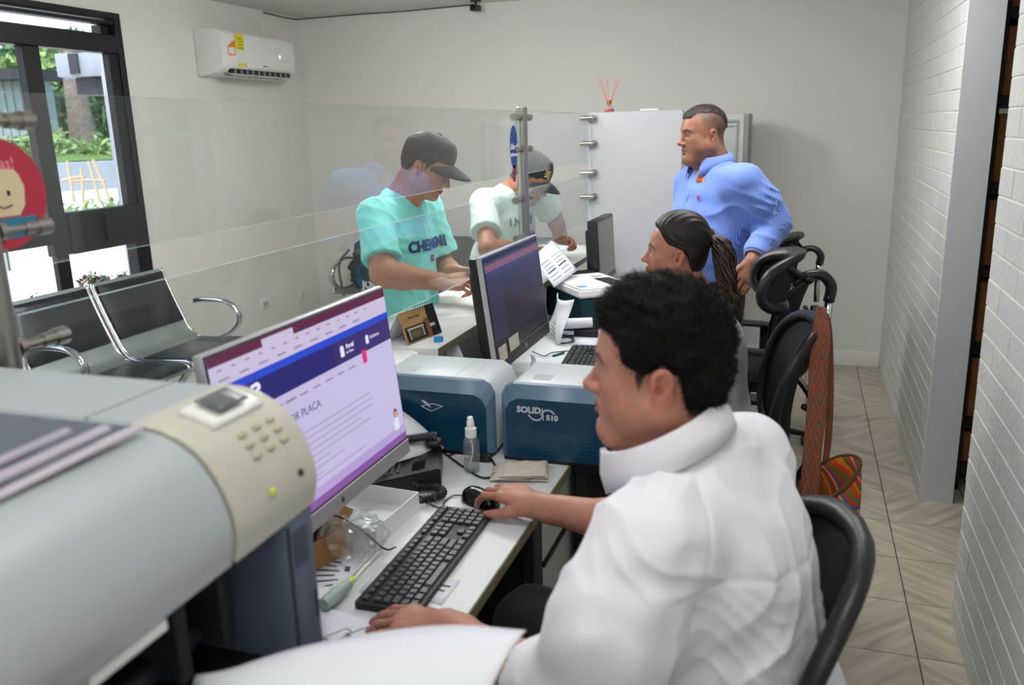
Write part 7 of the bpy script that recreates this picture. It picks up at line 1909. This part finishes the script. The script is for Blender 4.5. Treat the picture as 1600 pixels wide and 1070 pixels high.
sh_text('CHENGMI', Sh, N4, ft4, l4, .02, .205, .062, M_tnavy, t4, bold=.0022, sx=.95)
sh_text('93', Sh, N4, ft4, l4, .035, .262, .034, M_tred, t4, bold=.0012)
g = G(); hc = (Rw4 + nrmz(V3(.86, .48, -.08)) * .12); g.box((-.035, -.07, -.004), (.035, .07, .004), bev=.003, M=Matrix.Translation(tuple(hc + V3(.04, .07, -.035))) @ Matrix.Rotation(.4, 4, 'Z')); tag(g.obj('mobile_phone', M_blackgl), 'black mobile phone held above the counter by the customer in aqua', 'phone')
trousers('trousers', t4, hp4 - UPZ * .06, hp4 + l4 * .08 - UPZ * .10, hp4 - l4 * .08 - UPZ * .10, hp4 * [1, 1, 0] + l4 * .09 + UPZ * .50, hp4 * [1, 1, 0] - l4 * .09 + UPZ * .50, hp4 * [1, 1, 0] + l4 * .10 + UPZ * .08, hp4 * [1, 1, 0] - l4 * .10 + UPZ * .08, mat('blue_jeans', srgb(46, 58, 84), .85), hp4[2], r=(.085, .065, .055, .05), f=ft4, hipr=(.115, .15, .12), h=.012)
shoe(t4, hp4 * [1, 1, 0] + l4 * .10, ft4, M_shoe); shoe(t4, hp4 * [1, 1, 0] - l4 * .10, ft4, M_shoe)

# ============================ customer writing, black cap with a letter patch
f5 = nrmz(V3(.95, -.10, -.62)); u5 = UPZ
H5 = Head(A3(826, 278, 4.30), f5, u5, 1.04, fat=.2)
t5 = thing('person', 'customer in a pale mint t-shirt and a black cap bending over to write', 'person', (-1.72, 4.20, 0))
ft5 = V3(.86, -.50, 0); l5 = np.cross(UPZ, hd(ft5))
N5 = A3(797, 296, 4.36); R5 = N5 - l5 * .18 + V3(0, 0, -.055); L5 = N5 + l5 * .18 + V3(.02, 0, -.055)
Re5, Rw5 = A3(762, 388, 4.05), A3(830, 387, 4.25); Le5, Lw5 = A3(866, 340, 4.62), A3(876, 374, 4.62)
B = SDF(); H5.add(B); B.cone(H5.w(0, -.035, -.035), N5 - UPZ * .02, .056, .060, .03)
ch5 = N5 + V3(-.03, .01, -.20); be5 = ch5 + V3(-.06, .03, -.20); hp5 = be5 + V3(-.06, .03, -.16)
torso_prims(B, ft5, N5 - UPZ * .03, L5, R5, ch5, be5, hp5, dict(chest=(.09, .14, .16), belly=(.10, .13, .16), hips=(.10, .13, .10), sh=.042, trap=.038))
arm_skin(B, R5, Re5, Rw5, .046, .042, .040, .028); arm_skin(B, L5, Le5, Lw5, .046, .042, .040, .028)
hand(B, Rw5, nrmz(A3(862, 390, 4.40) - Rw5), UPZ, .95, -1, (.35, .35, .4, .4), .1); hand(B, Lw5, nrmz(A3(897, 378, 4.55) - Lw5), nrmz(V3(.1, .6, .8)), .98, 1, (.9, 1.1, 1.3, 1.4), .03, (.5, -.2, .6))
col5 = lambda V: H5.color(V, lin((166, 112, 88)), LIP, BROWC, fade4, blush=RED)
sdf_obj('body', B, np.min([hp5, N5, Re5], 0) - .25, np.max([Lw5, H5.o], 0) + .22, .005, M_skin, t5, col5, it=1)
H5.eyes(t5, .5)
M_capb = fabric('cap_black', srgb(34, 35, 38), .8); cp5 = cap(H5, t5, M_capb, M_capb, z0=.034, brim=.078, hz=.10)
off5 = np.array(t5.location)
fq = frame(tuple(H5.w(-.036, .087, .078) - off5), tuple(-H5.l * 1 + 0 * H5.f - H5.f * .35), tuple(H5.u - .25 * H5.f)); 
M_tan = mat('patch_tan', srgb(176, 156, 110), .8)
text_mesh('JE', .046, fq, M_tan, 'cap_lettering', t5, extrude=.002, bold=.002)
M_mint = fabric('pale_mint_cotton', srgb(206, 228, 222), .85)
Sh = SDF(); tee(Sh, ft5, N5, L5, R5, Le5, Re5, ch5, be5, hp5, dict(chest=(.120, .175, .19), belly=(.13, .17, .19), hips=(.13, .17, .13), sh=.054, trap=.052), .70, 81, l5, f5)
sdf_obj('t_shirt', Sh, np.min([hp5, N5, Re5], 0) - .25, np.max([Lw5, N5], 0) + .15, .006, M_mint, t5, it=3)
sh_text('1.NEJOY', Sh, N5, ft5, l5, -.0, .16, .058, mat('print_grey', srgb(120, 138, 138), .7), t5, bold=.0006, sx=.8)
trousers('trousers', t5, hp5 - UPZ * .06, hp5 + l5 * .08 - UPZ * .10, hp5 - l5 * .08 - UPZ * .10, hp5 * [1, 1, 0] + l5 * .09 + UPZ * .50, hp5 * [1, 1, 0] - l5 * .09 + UPZ * .50, hp5 * [1, 1, 0] + l5 * .10 + UPZ * .08, hp5 * [1, 1, 0] - l5 * .10 + UPZ * .08, bpy.data.materials['blue_jeans'], hp5[2], r=(.085, .065, .055, .05), f=ft5, hipr=(.115, .15, .12), h=.012)
shoe(t5, hp5 * [1, 1, 0] + l5 * .10, ft5, M_shoe); shoe(t5, hp5 * [1, 1, 0] - l5 * .10, ft5, M_shoe)
pp = A3(885, 372, 4.52); g = G(); g.cyl(tuple(pp + V3(.01, 0, -.03)), tuple(pp + V3(-.02, .03, .09)), .0042, seg=10); g.cyl(tuple(pp + V3(.01, 0, -.03)), tuple(pp + V3(.0135, -.003, -.044)), .0042, .001, seg=10); tag(g.obj('pen', mat('pen_grey', srgb(150, 154, 156), .3, .5)), 'slim grey pen held upright in the hand of the writing customer', 'pen')

# ============================ woven shoulder bag hanging behind the woman's chair
def woven_mat():
    m = bpy.data.materials.new('woven_diamonds'); m.use_nodes = True; n = m.node_tree; b = n.nodes['Principled BSDF']; L = n.links; b.inputs['Roughness'].default_value = .9
    uv = n.nodes.new('ShaderNodeUVMap'); uv.uv_map = 'UVMap'; sp = n.nodes.new('ShaderNodeSeparateXYZ'); L.new(uv.outputs[0], sp.inputs[0])
    def mth(op, a, b_=None):
        q = n.nodes.new('ShaderNodeMath'); q.operation = op
        for i, v in enumerate((a, b_)):
            if v is None: continue
            if isinstance(v, (int, float)): q.inputs[i].default_value = v
            else: L.new(v, q.inputs[i])
        return q.outputs[0]
    a = mth('PINGPONG', sp.outputs[0], .5); c = mth('PINGPONG', sp.outputs[1], .5)
    s = mth('MULTIPLY', mth('ADD', a, c), 3.2); fr = mth('FRACT', s)
    cr = n.nodes.new('ShaderNodeValToRGB'); cr.color_ramp.interpolation = 'CONSTANT'; e = cr.color_ramp.elements
    e[0].position = 0; e[0].color = srgb(84, 74, 58); e[1].position = .34; e[1].color = srgb(158, 88, 48)
    for p, c_ in ((.46, (168, 22, 22)), (.64, (160, 92, 54)), (.74, (92, 82, 62))): k = e.new(p); k.color = srgb(*c_)
    L.new(fr, cr.inputs[0]); L.new(cr.outputs[0], b.inputs['Base Color'])
    nb = n.nodes.new('ShaderNodeTexNoise'); nb.inputs['Scale'].default_value = 300; tc = n.nodes.new('ShaderNodeTexCoord'); L.new(tc.outputs['Object'], nb.inputs['Vector'])
    bp = n.nodes.new('ShaderNodeBump'); bp.inputs['Distance'].default_value = .002; L.new(nb.outputs[0], bp.inputs['Height']); L.new(bp.outputs[0], b.inputs['Normal'])
    return m
M_woven = woven_mat()
def strap(name, pts, widths, m, parent, side, vrep=6, urep=1.5, wob=.004):
    P = bez([tuple(p) for p in pts], 6); n = len(P); rows = []; uvs = []
    off = Vector(parent.location); L_ = 0
    for i, p in enumerate(P):
        w = np.interp(i / (n - 1), np.linspace(0, 1, len(widths)), widths); sd = Vector(side)
        if i: L_ += (P[i] - P[i - 1]).length
        rows.append([p - off + sd * w * (j / 6 - .5) + Vector((0, -1, 0)) * wob * math.sin(j * 1.1 + i * .2) for j in range(7)]); uvs.append([(j / 6 * urep, L_ * vrep) for j in range(7)])
    me = bpy.data.meshes.new(name); vs = [tuple(v) for r in rows for v in r]; fs = [(i * 7 + j, i * 7 + j + 1, (i + 1) * 7 + j + 1, (i + 1) * 7 + j) for i in range(n - 1) for j in range(6)]
    me.from_pydata(vs, [], fs); ul = me.uv_layers.new(name='UVMap'); fu = [u for r in uvs for u in r]
    for lp in me.loops: ul.data[lp.index].uv = fu[lp.vertex_index]
    me.materials.append(m); me.polygons.foreach_set('use_smooth', [True] * len(fs)); o = addobj(name, me, parent); md = o.modifiers.new('t', 'SOLIDIFY'); md.thickness = .004
    return o
tb = thing('woven_bag', 'colourful woven shoulder bag hanging by its diamond-patterned strap from the chair back', 'bag', (.10, 2.62, .45))
fr_ = [at(1283, 480, 2.60), at(1284, 520, 2.56), at(1279, 570, 2.54), at(1276, 640, 2.52), at(1270, 700, 2.50), at(1266, 770, 2.49), at(1266, 850, 2.48)]
strap('strap', fr_, [.028, .052, .056, .055, .052, .05, .055], M_woven, tb, (1, -.1, 0), vrep=7.5)
bk_ = [at(1283, 480, 2.60), at(1292, 500, 2.62), at(1296, 560, 2.64), at(1296, 640, 2.64), at(1292, 700, 2.63), at(1288, 730, 2.60)]
strap('strap', bk_, [.026, .030, .03, .03, .03, .03], M_woven, tb, (.6, .8, 0), vrep=7.5)
def bag_mat():
    m = bpy.data.materials.new('woven_rainbow'); m.use_nodes = True; n = m.node_tree; b = n.nodes['Principled BSDF']; L = n.links; b.inputs['Roughness'].default_value = .9
    tc = n.nodes.new('ShaderNodeTexCoord'); mp = n.nodes.new('ShaderNodeMapping'); L.new(tc.outputs['Object'], mp.inputs[0]); mp.inputs['Rotation'].default_value = (0, .7, 0)
    wv = n.nodes.new('ShaderNodeTexWave'); wv.inputs['Scale'].default_value = 4.2; wv.bands_direction = 'X'; wv.wave_profile = 'SAW'; wv.inputs['Distortion'].default_value = 2.5; wv.inputs['Detail'].default_value = 0; wv.inputs['Detail Scale'].default_value = 3; L.new(mp.outputs[0], wv.inputs['Vector'])
    cr = n.nodes.new('ShaderNodeValToRGB'); cr.color_ramp.interpolation = 'CONSTANT'; e = cr.color_ramp.elements; e[0].position = 0; e[0].color = srgb(120, 110, 40); e[1].position = .16; e[1].color = srgb(206, 70, 24)
    for p, c_ in ((.30, (218, 120, 20)), (.44, (90, 100, 40)), (.56, (200, 30, 60)), (.68, (224, 150, 30)), (.80, (40, 90, 170)), (.9, (200, 60, 30))): k = e.new(p); k.color = srgb(*c_)
    L.new(wv.outputs[0], cr.inputs[0]); L.new(cr.outputs[0], b.inputs['Base Color']); return m
M_rain = bag_mat()
c0 = np.array(at(1292, 800, 2.52)); rows = []
for i in range(12):
    v = i / 11; row = []
    for j in range(32):
        a = 2 * math.pi * j / 32; r_ = (.085 - .012 * v + .012 * math.sin(v * 3.1)) * (1 if v > .05 else .96) * (.25 if v > .98 else 1) * (1 + .05 * math.sin(3 * a))
        z = c0[2] + .11 - .26 * v + .06 * math.cos(a - .6) * (1 - v)
        row.append((c0[0] + r_ * math.cos(a) * 1.0, c0[1] + r_ * .75 * math.sin(a), z))
    rows.append(row)
g = G(); g.grid(rows, closev=True); o = g.obj('pouch', M_rain, tb, smooth=180, world=True); md = o.modifiers.new('t', 'SOLIDIFY'); md.thickness = .006
rim = [rows[0][j] for j in range(32)]; g = G(); g.tube(rim, .006, seg=7, closed=True); g.obj('rim', mat('woven_olive', srgb(92, 60, 30), .9), tb, smooth=180, world=True)
for k in range(7):
    p = np.array(at(1255 + 7 * k, 800, 2.47 - .001 * k)); g = G(); g.tube(bez([tuple(p), tuple(p + V3(.002, 0, -.05)), tuple(p + V3(-.004, 0, -.11))], 4), .0045, seg=6); g.obj('fringe', [mat('fringe_%d' % k, srgb(*[(190, 30, 30), (110, 96, 66), (206, 110, 60), (190, 30, 60), (60, 110, 80), (200, 150, 60), (170, 30, 90)][k]), .9)][0], tb, smooth=180, world=True)
# ------------------------------------------------------------------ unseen ceiling fixtures, added to house the lamps and fill panels
M_glow = mat('unseen_lamp_glow', (1, 1, 1, 1), .5, emit=(1, .99, .97, 1), estr=3)
where = ['over the customers', 'over the waiting bench', 'over the desk of the woman', 'behind the photographer, added as fill', 'in the store room, added to brighten the cartons']
for (lx, ly, pw), w in zip(UNSEEN_LAMPS, where):
    t = thing('unseen_ceiling_lamp', 'unseen round white ceiling lamp ' + w, 'lamp', (lx, ly, ZC))
    g = G(); g.lathe([(.0, 0), (.15, 0), (.15, -.03), (.14, -.04)], seg=32); g.obj('rim', M_whitepl, t)
    g = G(); g.lathe([(.14, -.038), (.10, -.055), (.0, -.06)], seg=32); g.obj('diffuser', M_glow, t)
where = ['over the aisle at the back', 'over the man in white', 'behind the photographer on the right', 'over the far counter']
for (lx, ly, pw, sx_, sy_), w in zip(UNSEEN_PANELS, where):
    t = thing('unseen_fill_panel', 'unseen flat rectangular ceiling light added as fill ' + w, 'lamp', (lx, ly, ZC))
    g = G(); g.box((-sx_ / 2 - .02, -sy_ / 2 - .02, -.03), (sx_ / 2 + .02, sy_ / 2 + .02, 0), bev=.004, seg=1); g.obj('housing', M_whitepl, t)
    g = G(); g.box((-sx_ / 2, -sy_ / 2, -.033), (sx_ / 2, sy_ / 2, -.0305)); g.obj('diffuser', M_glow, t, smooth=0)
